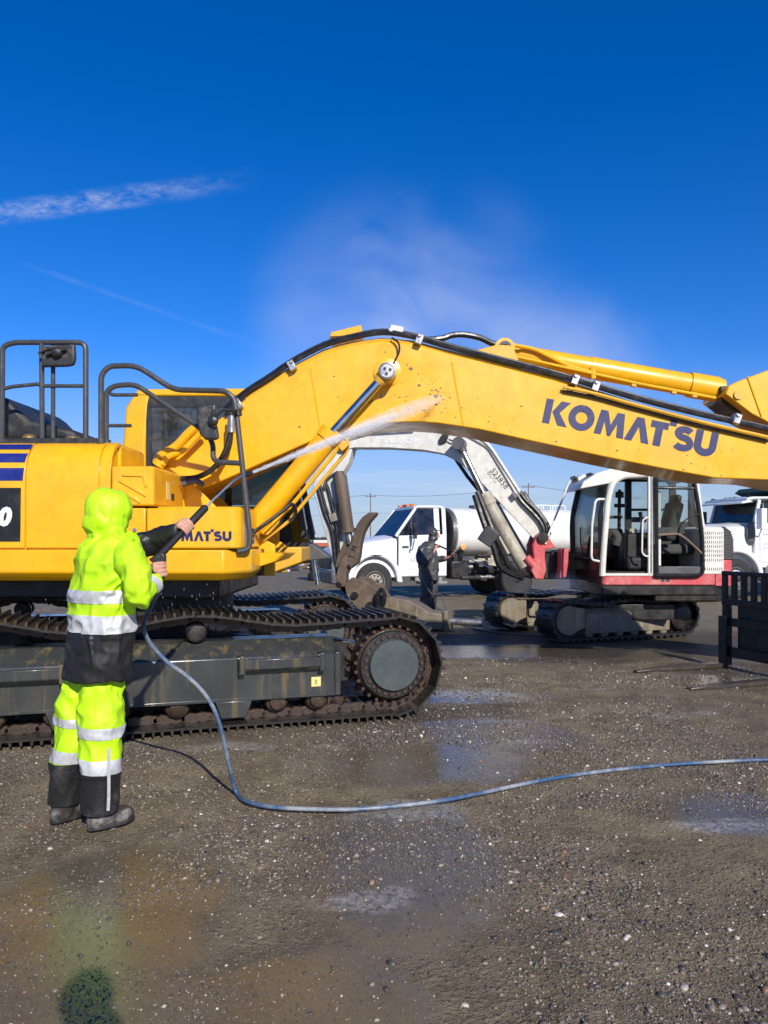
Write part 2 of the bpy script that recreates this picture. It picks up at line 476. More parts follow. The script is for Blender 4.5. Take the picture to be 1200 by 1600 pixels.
M['tyre'] = surf('tyre_rubber', (0.022, 0.022, 0.022), 0.75, dirt=(0.10,0.085,0.065), dirt_amt=0.4, dscale=4, bump=0.15, bscale=30)
M['wheel_grey'] = surf('dusty_wheel_rim', (0.34, 0.31, 0.26), 0.6, dirt=(0.13,0.10,0.07), dirt_amt=0.4, dscale=6)
M['alu'] = surf('polished_wheel', (0.7, 0.69, 0.66), 0.3, metal=0.8, dirt=(0.2,0.17,0.12), dirt_amt=0.3, dscale=8)
M['amber'] = surf('amber_lens', (0.65, 0.16, 0.02), 0.25)
M['orange_lens'] = surf('orange_lens', (0.75, 0.33, 0.10), 0.3)
M['mark_grey'] = surf('worn_grey_lettering', (0.30, 0.30, 0.29), 0.6)
M['mark_dark'] = surf('dark_lettering', (0.05, 0.05, 0.055), 0.5)
M['mark_red'] = surf('faded_red_lettering', (0.60, 0.16, 0.15), 0.5)
M['charcoal'] = surf('charcoal_paint', (0.008, 0.008, 0.009), 0.45, dirt=(0.03,0.026,0.02), dirt_amt=0.25, dscale=7)
M['fork_steel'] = surf('worn_fork_steel', (0.10, 0.085, 0.07), 0.4, metal=0.6, dirt=(0.13,0.10,0.07), dirt_amt=0.5, dscale=5)
M['tarp'] = surf('dark_green_tarp', (0.025, 0.045, 0.038), 0.5)
M['grass_far'] = surf('distant_foliage', (0.045, 0.050, 0.032), 0.9, var=0.5, dscale=0.2)
# ================================================================== GROUND
rng = np.random.default_rng(11)
_tab = rng.random((256, 256))
def vnoise(x, y):
    xi, yi = np.floor(x).astype(int), np.floor(y).astype(int)
    fx, fy = x - xi, y - yi
    fx, fy = fx*fx*(3-2*fx), fy*fy*(3-2*fy)
    g = lambda a, b: _tab[a & 255, b & 255]
    return (g(xi,yi)*(1-fx)+g(xi+1,yi)*fx)*(1-fy) + (g(xi,yi+1)*(1-fx)+g(xi+1,yi+1)*fx)*fy - 0.5
def fbm(x, y, s, oct=4):
    r, a = np.zeros_like(x), 1.0
    for k in range(oct):
        r += a*vnoise(x*s + 17.3*k, y*s + 5.1*k); s *= 2.03; a *= 0.5
    return r
PUD = [(-1.2, 2.9, 0.62, 1.15), (0.2, 5.35, 1.0, 0.75), (1.0, 6.1, 0.8, 0.55), (2.15, 4.3, 0.55, 0.4), (0.7, 7.6, 1.1, 0.5),
       (-2.9, 3.2, 0.7, 0.6), (0.1, 3.9, 0.55, 0.9), (3.6, 8.3, 0.8, 0.5), (-0.35, 2.4, 0.5, 0.5), (2.0, 10.6, 2.0, 0.8)]
def wet(x, y):
    w = np.zeros_like(x)
    d0 = fbm(x, y, 1.1, 3)*0.55
    for a, b, rx, ry in PUD:
        d = np.sqrt(((x-a)/rx)**2 + ((y-b)/ry)**2) + d0
        w = np.maximum(w, np.clip(1.25 - d, 0, 1))
    return np.clip(w*1.6, 0, 1)
def blobs(x, y, tab, s, amp):
    w = np.zeros_like(x); d0 = fbm(x, y, s, 4)*amp
    for a, b, rx, ry in tab: w = np.maximum(w, np.clip(1.2 - np.sqrt(((x-a)/rx)**2 + ((y-b)/ry)**2) - d0, 0, 1))
    return w
SILT = [(-1.05, 5.75, 0.55, 0.13), (0.85, 7.8, 0.5, 0.3), (0.62, 7.2, 0.25, 0.2), (1.95, 4.16, 0.42, 0.10), (1.2, 5.9, 0.3, 0.1), (2.6, 6.9, 0.35, 0.12), (0.15, 4.4, 0.4, 0.16), (-0.2, 3.3, 0.5, 0.14), (2.1, 8.0, 0.5, 0.12)]
DARK = [(3.6, 11.6, 3.4, 1.7), (4.3, 9.2, 1.3, 0.6), (-2.2, 7.4, 3.2, 1.5), (1.2, 12.6, 1.6, 0.9), (2.2, 9.9, 1.4, 0.35)]  # boom shadow and shade under machines painted into the ground, with wet mud
def graded(lo, hi, step, far, grow):
    a = list(np.arange(lo, hi + 1e-6, step)); d = step
    while a[-1] < far: d *= grow; a.append(a[-1] + d)
    return a
gx = graded(0, 5.2, 0.035, 4000, 1.16); gx = sorted(set([-v for v in gx] + gx))
gy = graded(0.9, 9.0, 0.035, 5000, 1.09)
b0 = []; d_ = 0.035; v_ = 0.9
while v_ > -60: d_ *= 1.3; v_ -= d_; b0.append(v_)
gy = np.array(sorted(b0) + gy); gx = np.array(gx)
XX, YY = np.meshgrid(gx, gy)
def ground_z(x, y):
    near = np.exp(-(np.maximum(0, np.hypot(x, y) - 9)/6.0)**2)
    h = fbm(x, y, 0.8, 3)*0.028 + fbm(x, y, 5.0, 4)*0.016
    return (h - 0.012)*near*(1 - 0.85*wet(x, y))
ZZ = ground_z(XX, YY)
nx_, ny_ = len(gx), len(gy)
gv = np.stack([XX.ravel(), YY.ravel(), ZZ.ravel()], 1)
ii = np.arange(nx_*ny_).reshape(ny_, nx_)
gf = np.stack([ii[:-1,:-1].ravel(), ii[:-1,1:].ravel(), ii[1:,1:].ravel(), ii[1:,:-1].ravel()], 1)
gm = bpy.data.meshes.new('ground')
gm.vertices.add(len(gv)); gm.vertices.foreach_set('co', gv.ravel().astype(np.float32))
gm.loops.add(gf.size); gm.loops.foreach_set('vertex_index', gf.ravel().astype(np.int32))
gm.polygons.add(len(gf)); gm.polygons.foreach_set('loop_start', (np.arange(len(gf))*4).astype(np.int32))
at = gm.attributes.new('wet', 'FLOAT', 'POINT'); at.data.foreach_set('value', wet(XX, YY).ravel().astype(np.float32))
at = gm.attributes.new('silt', 'FLOAT', 'POINT'); at.data.foreach_set('value', blobs(XX, YY, SILT, 3.0, 1.3).ravel().astype(np.float32))
at = gm.attributes.new('painted_shade_mud', 'FLOAT', 'POINT'); at.data.foreach_set('value', np.clip(1.8*blobs(XX, YY, DARK, 1.0, 0.7), 0, 1).ravel().astype(np.float32))
gm.update(); gm.validate(); gm.shade_smooth()
m, t, b, out = new_mat('wet_gravel_mud')
tcn = t.n('ShaderNodeTexCoord'); vec = tcn.outputs['Object']
aw = t.n('ShaderNodeAttribute'); aw.attribute_name = 'wet'
n_big = t.noise(vec, 0.45, 5, 0.6); n_mid = t.noise(vec, 2.6, 7, 0.65); n_fine = t.noise(vec, 24, 8, 0.7)
n_grit = t.noise(vec, 130, 3, 0.6)
vo = t.n('ShaderNodeTexVoronoi'); vo.inputs['Scale'].default_value = 75; t.l(vec, vo.inputs['Vector'])
vo2 = t.n('ShaderNodeTexVoronoi'); vo2.inputs['Scale'].default_value = 30; t.l(vec, vo2.inputs['Vector'])
c = t.mix(t.rng(n_mid, 0.30, 0.70), (0.102, 0.077, 0.043), (0.275, 0.214, 0.122))
c = t.mix(t.rng(n_fine, 0.35, 0.75, 0, 0.65), c, (0.29, 0.242, 0.160))
c = t.mix(t.rng(n_grit, 0.55, 0.75, 0, 0.7), c, (0.024, 0.020, 0.015))
spn = t.n('ShaderNodeSeparateColor'); t.l(vo.outputs['Color'], spn.inputs[0])
peb = t.mth('MULTIPLY', t.rng(spn.outputs[0], 0.78, 0.84), t.rng(vo.outputs['Distance'], 0.45, 0.25))
peb = t.mth('MULTIPLY', peb, t.rng(n_mid, 0.36, 0.60))
c = t.mix(peb, c, t.mix(spn.outputs[1], (0.10, 0.09, 0.08), (0.34, 0.30, 0.245)))
c = t.mix(t.rng(n_big, 0.42, 0.62, 0, 0.40), c, (0.150, 0.121, 0.079))
# patches of dried foam and silt
foam = t.mth('MULTIPLY', t.rng(t.noise(vec, 1.0, 7, 0.7, (1.1, 3.4, 1)), 0.655, 0.73), t.rng(n_fine, 0.42, 0.62))
c = t.mix(t.mth('MULTIPLY', foam, 0.55), c, (0.40, 0.385, 0.35))
wv = t.mth('ADD', aw.outputs['Fac'], t.mth('MULTIPLY', t.mth('SUBTRACT', n_mid, 0.5), 0.8))
wm = t.rng(wv, 0.30, 0.85)
c = t.mix(t.mth('MULTIPLY', wm, 0.72), c, t.mix(n_fine, (0.066, 0.054, 0.033), (0.140, 0.113, 0.068)))
asl = t.n('ShaderNodeAttribute'); asl.attribute_name = 'silt'
c = t.mix(t.mth('MULTIPLY', t.rng(asl.outputs['Fac'], 0.15, 0.75), t.rng(n_fine, 0.36, 0.60, 0.0, 0.75)), c, (0.36, 0.335, 0.29))
adk = t.n('ShaderNodeAttribute'); adk.attribute_name = 'painted_shade_mud'
c = t.mix(t.mth('MULTIPLY', adk.outputs['Fac'], 0.72), c, t.mix(n_fine, (0.030, 0.025, 0.019), (0.075, 0.060, 0.044)))  # deepens the shaded, muddy ground by colour
t.l(c, b.inputs['Base Color'])
damp = t.rng(n_big, 0.35, 0.6, 0.85, 0.55)
rg = t.n('ShaderNodeMix', data_type='FLOAT')
t.l(wm, rg.inputs[0]); t.l(damp, rg.inputs[2])
t.l(t.rng(n_fine, 0.3, 0.75, 0.07, 0.26), rg.inputs[3])
t.l(rg.outputs[0], b.inputs['Roughness'])
t.l(t.rng(wm, 0, 1, 0.18, 0.8, False), b.inputs['Specular IOR Level'])
hgt = t.mth('ADD', t.mth('MULTIPLY', n_fine, 0.9), t.mth('MULTIPLY', t.rng(vo2.outputs['Distance'], 0.5, 0.0), 0.35))
hgt = t.mth('ADD', hgt, t.mth('MULTIPLY', t.rng(vo.outputs['Distance'], 0.5, 0.0), 0.30))
bn = t.n('ShaderNodeBump'); bn.inputs['Distance'].default_value = 0.016
t.l(t.rng(wm, 0, 1, 1.0, 0.13, False), bn.inputs['Strength'])
t.l(hgt, bn.inputs['Height']); t.l(bn.outputs[0], b.inputs['Normal'])
M['ground'] = m
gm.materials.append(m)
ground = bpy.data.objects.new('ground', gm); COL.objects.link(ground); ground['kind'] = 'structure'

# loose gravel: real pebbles lying in the mud
def icosa():
    p = (1+5**.5)/2
    v = np.array([(-1,p,0),(1,p,0),(-1,-p,0),(1,-p,0),(0,-1,p),(0,1,p),(0,-1,-p),(0,1,-p),(p,0,-1),(p,0,1),(-p,0,-1),(-p,0,1)], float)
    v /= np.linalg.norm(v[0])
    f = np.array([(0,11,5),(0,5,1),(0,1,7),(0,7,10),(0,10,11),(1,5,9),(5,11,4),(11,10,2),(10,7,6),(7,1,8),(3,9,4),(3,4,2),(3,2,6),(3,6,8),(3,8,9),(4,9,5),(2,4,11),(6,2,10),(8,6,7),(9,8,1)])
    return v, f
iv, if_ = icosa()
NP = 50000
px_ = rng.uniform(-4.6, 4.6, NP*2); py_ = 1.9 + 8.2*rng.random(NP*2)**1.25
keep = (np.abs(px_) < 0.62*py_ + 0.6)
dens = fbm(px_, py_, 1.3, 3)*1.5 + 0.42 - 0.28*wet(px_, py_)
keep &= rng.random(NP*2) < np.clip(dens, 0.06, 1.0)
px_, py_ = px_[keep][:NP], py_[keep][:NP]
k = len(px_)
sz = np.clip(np.exp(rng.normal(math.log(0.0055), 0.46, k)), 0.0022, 0.016)
pzg = ground_z(px_, py_)
sc3 = np.stack([sz*rng.uniform(0.8,1.5,k), sz*rng.uniform(0.8,1.3,k), sz*rng.uniform(0.5,0.85,k)], 1)
ang = rng.uniform(0, 6.283, k)
vv = iv[None]*sc3[:,None,:]*(1 + rng.normal(0, 0.20, (k,12,1)))
ca_, sa_ = np.cos(ang)[:,None], np.sin(ang)[:,None]
vx = vv[:,:,0]*ca_ - vv[:,:,1]*sa_; vy = vv[:,:,0]*sa_ + vv[:,:,1]*ca_
vv = np.stack([vx + px_[:,None], vy + py_[:,None], vv[:,:,2] + (pzg + sc3[:,2]*0.12)[:,None]], 2).reshape(-1, 3)
ff = (if_[None] + 12*np.arange(k)[:,None,None]).reshape(-1, 3)
# finer grit between them, eight-sided
NG = 130000
qx_ = rng.uniform(-3.2, 3.2, NG*2); qy_ = 1.9 + 4.6*rng.random(NG*2)**1.15
kq = (np.abs(qx_) < 0.56*qy_ + 0.3) & (rng.random(NG*2) < np.clip(fbm(qx_, qy_, 1.3, 3)*1.4 + 0.55, 0.15, 1.0))
qx_, qy_ = qx_[kq][:NG], qy_[kq][:NG]; k2 = len(qx_)
s2 = np.clip(np.exp(rng.normal(math.log(0.0030), 0.33, k2)), 0.0015, 0.007)
ov = np.array([(1,0,0),(-1,0,0),(0,1,0),(0,-1,0),(0,0,1),(0,0,-1)], float)
of_ = np.array([(0,2,4),(2,1,4),(1,3,4),(3,0,4),(2,0,5),(1,2,5),(3,1,5),(0,3,5)])
v2 = ov[None]*(s2[:,None,None]*rng.uniform(0.6,1.3,(k2,6,1)))
a2 = rng.uniform(0, 6.283, k2)[:,None]
v2 = np.stack([v2[:,:,0]*np.cos(a2)-v2[:,:,1]*np.sin(a2)+qx_[:,None], v2[:,:,0]*np.sin(a2)+v2[:,:,1]*np.cos(a2)+qy_[:,None], v2[:,:,2]*0.8+(ground_z(qx_,qy_)+s2*0.3)[:,None]], 2).reshape(-1,3)
f2_ = (of_[None] + 6*np.arange(k2)[:,None,None]).reshape(-1,3) + len(vv)
vv = np.concatenate([vv, v2]); ff = np.concatenate([ff, f2_])
pm = bpy.data.meshes.new('gravel')
pm.vertices.add(len(vv)); pm.vertices.foreach_set('co', vv.ravel().astype(np.float32))
pm.loops.add(ff.size); pm.loops.foreach_set('vertex_index', ff.ravel().astype(np.int32))
pm.polygons.add(len(ff)); pm.polygons.foreach_set('loop_start', (np.arange(len(ff))*3).astype(np.int32))
pal = np.array([(0.050,0.044,0.038),(0.085,0.072,0.058),(0.13,0.108,0.082),(0.19,0.16,0.12),(0.30,0.265,0.21),(0.44,0.41,0.35),(0.17,0.10,0.062)])
ci = rng.choice(7, k, p=[0.31,0.26,0.19,0.12,0.045,0.015,0.06])
cc = 1.45*pal[ci]*rng.uniform(0.75,1.2,(k,1))
cc2 = 1.5*pal[rng.choice(7, k2, p=[0.34,0.25,0.18,0.11,0.045,0.015,0.06])]*rng.uniform(0.7,1.2,(k2,1))
att = pm.attributes.new('tone', 'FLOAT_COLOR', 'POINT')
att.data.foreach_set('color', np.concatenate([np.repeat(np.concatenate([cc, np.ones((k,1))], 1), 12, axis=0), np.repeat(np.concatenate([cc2, np.ones((k2,1))], 1), 6, axis=0)]).ravel().astype(np.float32))
pm.update(); pm.validate()
m, t, b, out = new_mat('gravel_stone')
a = t.n('ShaderNodeAttribute'); a.attribute_name = 'tone'
t.l(a.outputs['Color'], b.inputs['Base Color']); b.inputs['Roughness'].default_value = 0.48
pm.materials.append(m)
gravel = bpy.data.objects.new('gravel', pm); COL.objects.link(gravel)
gravel['kind'] = 'stuff'; gravel['label'] = 'small wet gravel stones scattered over the mud'; gravel['category'] = 'gravel'
# ================================================================== LETTERS
def stroke(path, w, n_=None):
    """quads of constant width along a 2d path, mitred"""
    pts = [Vector((a, b)) for a, b in path]; L, Rr = [], []
    for i, p in enumerate(pts):
        t0 = (pts[i] - pts[i-1]).normalized() if i else (pts[1]-pts[0]).normalized()
        t1 = (pts[i+1] - pts[i]).normalized() if i < len(pts)-1 else t0
        tt = (t0 + t1).normalized(); nn = Vector((-tt.y, tt.x))
        k = w/2/max(0.5, nn.dot(Vector((-t0.y, t0.x))))
        L.append(tuple(p + nn*k)); Rr.append(tuple(p - nn*k))
    return L + Rr[::-1]
def arc(cx, cy, rx, ry, a0, a1, n=10):
    return [(cx + rx*math.cos(R(a0+(a1-a0)*i/n)), cy + ry*math.sin(R(a0+(a1-a0)*i/n))) for i in range(n+1)]
_S = arc(0.50,0.735,0.27,0.145,25,180,8) + arc(0.50,0.735,0.27,0.19,180,262,5)[1:] + arc(0.50,0.30,0.30,0.245,82,0,5) + arc(0.50,0.30,0.30,0.17,0,-155,8)[1:]
GL = {  # glyph: (advance, [polygons])
 'K': (0.98, [[(0,0),(0,1),(.30,1),(.30,0)], [(.33,.52),(.62,1),(1.0,1),(.63,.52)], [(.33,.515),(.63,.515),(1.03,0),(.64,0)]]),
 'O': (1.10, [stroke(arc(.53,.5,.385,.38,90,-270,32), .29)]),
 'M': (1.22, [[(0,0),(.12,1),(.42,1),(.61,.45),(.80,1),(1.10,1),(1.22,0),(.93,0),(.87,.55),(.67,0),(.55,0),(.35,.55),(.29,0)]]),
 'A': (0.96, [[(0,0),(.36,1),(.66,1),(1.02,0),(.71,0),(.51,.62),(.31,0)]]),
 'T': (0.86, [[(-.02,.72),(-.02,1),(.70,1),(.70,.72),(.50,.72),(.50,0),(.19,0),(.19,.72)], [(.72,.92),(.72,1.22),(1.0,1.22),(1.0,.92)]]),
 'S': (0.92, [stroke(_S, .27)]),
 'U': (0.98, [stroke([(.15,1),(.15,.42)] + arc(.46,.40,.31,.27,180,360,12) + [(.77,.42),(.77,1)], .30)]),
}
def letters(mb, text, o, ux, uz, h, th=0.004, sp=0.06, nrm=None):
    o, ux, uz = Vector(o), Vector(ux).normalized(), Vector(uz).normalized()
    nrm = Vector(nrm) if nrm else ux.cross(uz)
    x = 0.0
    for ch in text:
        adv, polys = GL[ch]
        for pl in polys:
            k = len(pl)
            v = [o + ux*((p[0]+x)*h) + uz*(p[1]*h) for p in pl]
            v = [q + nrm*th for q in v] + v
            mb.add(v, [tuple(range(k)), tuple(range(2*k-1, k-1, -1))] + [(i, (i+1) % k, k+(i+1) % k, k+i) for i in range(k)])
        x += adv + sp
    return x*h
def font_text(name, text, o, ux, uz, h, mat_, parent, bold=0.0, th=0.003, shear=0.0, spacing=1.0):
    cu = bpy.data.curves.new(name, 'FONT'); cu.body = text; cu.size = h*1.38; cu.extrude = th/2
    cu.offset = bold; cu.shear = shear; cu.space_character = spacing; cu.resolution_u = 3
    ob = bpy.data.objects.new(name, cu)
    me = evaluated(ob); bpy.data.objects.remove(ob)
    ux, uz = Vector(ux).normalized(), Vector(uz).normalized()
    Mx = Matrix((ux, uz, ux.cross(uz))).transposed().to_4x4()
    og = ORG.get(parent.name, Vector((0,0,0)))
    Mx.translation = Vector(o) - og
    me.transform(Mx); me.materials.clear(); me.materials.append(mat_)
    o2 = bpy.data.objects.new(name, me); COL.objects.link(o2); o2.parent = parent
    return o2

# ================================================================== TRACKS
def make_track(root, org, yaw, L, rp, w, pitch, topz, mats, shoe_h=0.03, grousers=(-.075, 0.0, .075), link_r=0.045, rubber=False):
    """crawler track: org is the drive-end axle foot on the ground at the near edge; u runs along yaw, w away from the viewer"""
    u = Vector((math.cos(yaw), math.sin(yaw), 0)); wv_ = Vector((-math.sin(yaw), math.cos(yaw), 0))
    base = shoe_h + 0.012; zc = rp + base
    path = []
    for i in range(60): path.append((-L*i/60.0, base))                    # bottom, drive end to idler
    for i in range(24): a = math.pi*i/24; path.append((-L - rp*math.sin(a), zc - rp*math.cos(a)))
    for i in range(80):
        s_ = i/80.0; path.append((-L*(1-s_), topz(-L*(1-s_))))
    for i in range(24): a = math.pi*i/24; path.append((rp*math.sin(a), zc + rp*math.cos(a)))
    pts = [Vector((a, b)) for a, b in path]; pts.append(pts[0])
    cum = [0.0]
    for i in range(len(pts)-1): cum.append(cum[-1] + (pts[i+1]-pts[i]).length)
    N = round(cum[-1]/pitch); st = cum[-1]/N
    def at_(s_):
        s_ %= cum[-1]
        lo = max(0, int(np.searchsorted(cum, s_)) - 1)
        f = (s_-cum[lo])/max(1e-9, cum[lo+1]-cum[lo])
        return pts[lo].lerp(pts[lo+1], f)
    tr = MB(); hub = Vector(org)
    # pin bushings form the chain core, one part that carries the shoes
    for k in range(N):
        p = at_(st*k); c0 = hub + u*p.x + Vector((0,0,p.y)) 
        q = Vector((0, 0, 0))
        inward = (Vector((max(-L, min(0, p.x)), zc)) - p); inward.normalize()
        cc_ = c0 + (u*inward.x + Vector((0,0,inward.y)))*(link_r*0.9)
        tr.cyl(cc_ + wv_*(w*0.30), cc_ + wv_*(w*0.70), link_r*0.62, n=10)
    trk = part('track_chain', tr, mats[1], root)
    # shoe
    s1 = MB()
    h = st*0.5
    if rubber:
        s1.box(-h*0.98, h*0.98, 0, w, -0.005, 0.03)
        s1.box(-h*0.62, h*0.30, 0.0, w*0.52, -shoe_h, -0.005); s1.box(-h*0.30, h*0.62, w*0.48, w, -shoe_h, -0.005)
    else:
        s1.prism([(-h*1.06,0.012),(-h*0.96,-0.004),(h*0.96,-0.004),(h*1.06,0.016),(h*0.9,0.014),(-h*0.9,0.014)], 0, w)
        for g in grousers:
            s1.prism([(g-0.012,-0.004),(g-0.007,-shoe_h),(g+0.007,-shoe_h),(g+0.012,-0.004)], 0.004, w-0.004)
    sm = mesh_of(s1, 'track_shoe', mats[0])
    s2 = MB()
    for q in (0.26, 0.68):
        y0 = w*q
        s2.prism([(-h*1.25,0.02),(-h*1.3,link_r*1.2),(-h*0.75,link_r*1.9),(-h*0.2,link_r*1.75),(h*0.3,link_r*1.95),(h*0.9,link_r*1.75),(h*0.98,0.03),(h*0.4,0.014),(-h*0.6,0.014)], y0, y0+w*0.06)
    s2.cyl((0, w*0.235, link_r*0.9), (0, w*0.765, link_r*0.9), link_r*0.42, n=8)
    lm = mesh_of(s2, 'track_link', mats[1])
    for k in range(N):
        p = at_(st*(k+0.5)); a, b_ = at_(st*k), at_(st*(k+1))
        tg = (b_ - a).normalized(); nn = Vector((tg.y, -tg.x))   # path runs with the inside on the right
        nn = Vector((-tg.y, tg.x)) if (Vector((max(-L, min(0, p.x)), zc)) - p).dot(Vector((-tg.y, tg.x))) > 0 else nn
        ex = u*tg.x + Vector((0,0,tg.y)); ez = u*nn.x + Vector((0,0,nn.y)); ey = wv_
        if ex.cross(ey).dot(ez) < 0: ex = -ex
        Mx = Matrix((ex, ey, ez)).transposed().to_4x4()
        Mx.translation = hub + u*p.x + Vector((0,0,p.y)) - ORG[root.name]
        inst('track_shoe', sm, trk, Mx)
        if not rubber: inst('track_link', lm, trk, Mx)
    return u, wv_, zc

def bolts(mb, c, ax, rad, n, r=0.014, h=0.012, ph=0.0, seg=6):
    c, ax = Vector(c), Vector(ax).normalized(); a = ax.orthogonal().normalized(); b = ax.cross(a)
    for i in range(n):
        q = c + (a*math.cos(ph+2*math.pi*i/n) + b*math.sin(ph+2*math.pi*i/n))*rad
        mb.cyl(q, q + ax*h, r, n=seg)

# ================================================================== LARGE YELLOW EXCAVATOR
K = thing('excavator', 'large yellow tracked excavator with raised boom and dark blue lettering along it', 'excavator', (-2.24, 7.7, 0))
BD = 6.40
KY = R(17.3)
sp_o = Vector((0.12 - 0.02, 6.57, 0))
def interp(tab):
    def f(u_):
        for (a, za), (b_, zb) in zip(tab, tab[1:]):
            if a <= u_ <= b_:
                s_ = (u_-a)/(b_-a); s_ = s_*s_*(3-2*s_); return za+(zb-za)*s_
        return tab[-1][1]
    return f
KTOP = interp([(-4.2,0.878),(-3.75,0.86),(-3.3,0.955),(-2.5,0.84),(-1.65,0.945),(-0.85,0.85),(0,0.878)])
for off in (0.0, 2.6):
    o_ = sp_o + Vector((-math.sin(KY), math.cos(KY), 0))*off
    u, w_, zc = make_track(K, o_, KY, 4.2, 0.418, 0.70, 0.216, KTOP, (M['shoe'], M['link']), shoe_h=0.038)
    # track frame with sloping top
    fr = MB()
    def q(a, b_, z_): return o_ + u*a + w_*b_ + Vector((0,0,z_))
    prof = [(0.07,0.25),(0.07,0.585),(0.22,0.715),(0.46,0.715),(0.60,0.60),(0.60,0.25)]
    r0 = [q(-4.05, a, z_) for a, z_ in prof]; r1 = [q(-0.50, a, z_) for a, z_ in prof]
    fr.loft([r0, r1])
    frame = part('track_frame', fr, M['frame_grey'], K, bevel=0.012)
    sub = MB()
    sub.loft([[q(a_, 0.055, z_) for a_, z_ in ()] or [q(-4.05, 0.062, 0.235), q(-4.05, 0.10, 0.235), q(-4.05, 0.10, 0.262), q(-4.05, 0.062, 0.262)],
              [q(-0.50, 0.062, 0.235), q(-0.50, 0.10, 0.235), q(-0.50, 0.10, 0.262), q(-0.50, 0.062, 0.262)]])
    sub.loft([[q(-0.52, 0.05, 0.24), q(-0.47, 0.05, 0.24), q(-0.47, 0.05, 0.60), q(-0.52, 0.05, 0.60)], [q(-0.52, 0.62, 0.24), q(-0.47, 0.62, 0.24), q(-0.47, 0.62, 0.72), q(-0.52, 0.62, 0.72)]])
    part('frame_flange', sub, M['frame_grey'], frame, bevel=0.005)
    for a in ((-0.62, -1.32), (-2.62, -3.25)):                      # step rails on the frame
        st_ = MB()
        st_.loft([[q(a[0], -0.015, 0.50), q(a[0], 0.02, 0.47), q(a[0], 0.02, 0.57), q(a[0], -0.015, 0.58)],
                  [q(a[1], -0.015, 0.50), q(a[1], 0.02, 0.47), q(a[1], 0.02, 0.57), q(a[1], -0.015, 0.58)]])
        for e in (a[0]-0.02, a[1]+0.02):
            st_.loft([[q(e-0.025, -0.02, 0.46), q(e+0.025, -0.02, 0.46), q(e+0.025, -0.02, 0.61), q(e-0.025, -0.02, 0.61)],
                      [q(e-0.025, 0.08, 0.46), q(e+0.025, 0.08, 0.46), q(e+0.025, 0.08, 0.61), q(e-0.025, 0.08, 0.61)]])
        part('step_rail', st_, M['frame_grey'], frame, bevel=0.006)
    if off == 0.0:
        dk = MB(); dk.loft([[q(-0.72, 0.064, 0.32), q(-0.64, 0.064, 0.32), q(-0.64, 0.064, 0.40), q(-0.72, 0.064, 0.40)], [q(-0.72, 0.069, 0.32), q(-0.64, 0.069, 0.32), q(-0.64, 0.069, 0.40), q(-0.72, 0.069, 0.40)]])
        dk_o = part('sticker', dk, M['decal_yellow'], frame)
        font_text('sticker_digit', '3', q(-0.695, 0.060, 0.345), u, (0,0,1), 0.035, M['mark_dark'], frame)
    for a in (-0.66, -1.00, -1.36, -1.80, -2.25, -2.70, -3.15, -3.55):      # bottom rollers
        ro = MB()
        ro.lathe([(0.05,-0.045),(0.062,-0.04),(0.062,-0.005),(0.085,0.0),(0.10,0.02),(0.105,0.06),(0.085,0.07),(0.085,0.18),(0.105,0.19),(0.105,0.26),(0.05,0.27)], q(a, 0.13, 0.205), w_, 20)
        part('bottom_roller', ro, M['link'], frame)
    for a in (-1.36, -2.62, -3.35):                                    # roller guards
        gd = MB()
        pg = [(-0.15, 0.24), (0.15, 0.24), (0.10, 0.10), (-0.10, 0.10)]
        gd.loft([[q(a+x_, 0.06, z_) for x_, z_ in pg], [q(a+x_, 0.16, z_) for x_, z_ in pg]])
        part('roller_guard', gd, M['frame_grey'], frame, bevel=0.008)
    for a in (-1.65, -3.3):                                            # carrier rollers
        ro = MB()
        ro.lathe([(0.045,-0.02),(0.07,-0.015),(0.085,0.0),(0.085,0.07),(0.07,0.08),(0.07,0.20),(0.085,0.21),(0.085,0.30),(0.04,0.31)], q(a, 0.16, 0.80), w_, 20)
        ro.cyl(q(a, 0.40, 0.80), q(a, 0.44, 0.68), 0.05)
        part('carrier_roller', ro, M['dark'], frame)
    # drive sprocket
    sp = MB(); c_ = q(0, 0.0, zc)
    teeth = []
    NT_ = 21
    for i in range(NT_*4):
        a = 2*math.pi*i/(NT_*4); rr = (0.36, 0.36, 0.30, 0.30)[i % 4]
        teeth.append((rr*math.cos(a), rr*math.sin(a)))
    sp.loft([[c_ + u*x_ + Vector((0,0,z_)) + w_*0.32 for x_, z_ in teeth], [c_ + u*x_ + Vector((0,0,z_)) + w_*0.40 for x_, z_ in teeth]])
    sp.lathe([(0.30,0.10),(0.315,0.12),(0.315,0.33)], c_, w_, 40)
    spk = part('drive_sprocket', sp, M['link'], K, bevel=0.004)
    cv = MB()
    cv.lathe([(0.10,-0.012),(0.215,-0.008),(0.222,0.004),(0.225,0.05)], c_ + w_*0.03, w_, 48)
    part('sprocket_cover', cv, M['cover_grey'], spk)
    cv = MB(); cv.lathe([(0.226,0.045),(0.285,0.048),(0.297,0.06),(0.297,0.11)], c_ + w_*0.02, w_, 48)
    part('sprocket_flange', cv, M['dark'], spk)
    bl = MB(); bolts(bl, c_ + w_*0.068, -w_, 0.252, 26, 0.0165, 0.022); bolts(bl, c_ + w_*0.11, -w_, 0.33, 26, 0.016, 0.02, 0.12)
    part('sprocket_bolts', bl, M['rust_bolt'], spk, kind='stuff')
    mb = MB(); mb.loft([[q(-0.48,0.36,0.28),q(-0.1,0.36,0.32),q(-0.1,0.36,0.60),q(-0.48,0.36,0.68)],[q(-0.48,0.60,0.28),q(-0.1,0.60,0.32),q(-0.1,0.60,0.60),q(-0.48,0.60,0.68)]]); part('drive_bracket', mb, M['dark'], K, bevel=0.01)
    il = MB(); ci = q(-4.2, 0, zc)
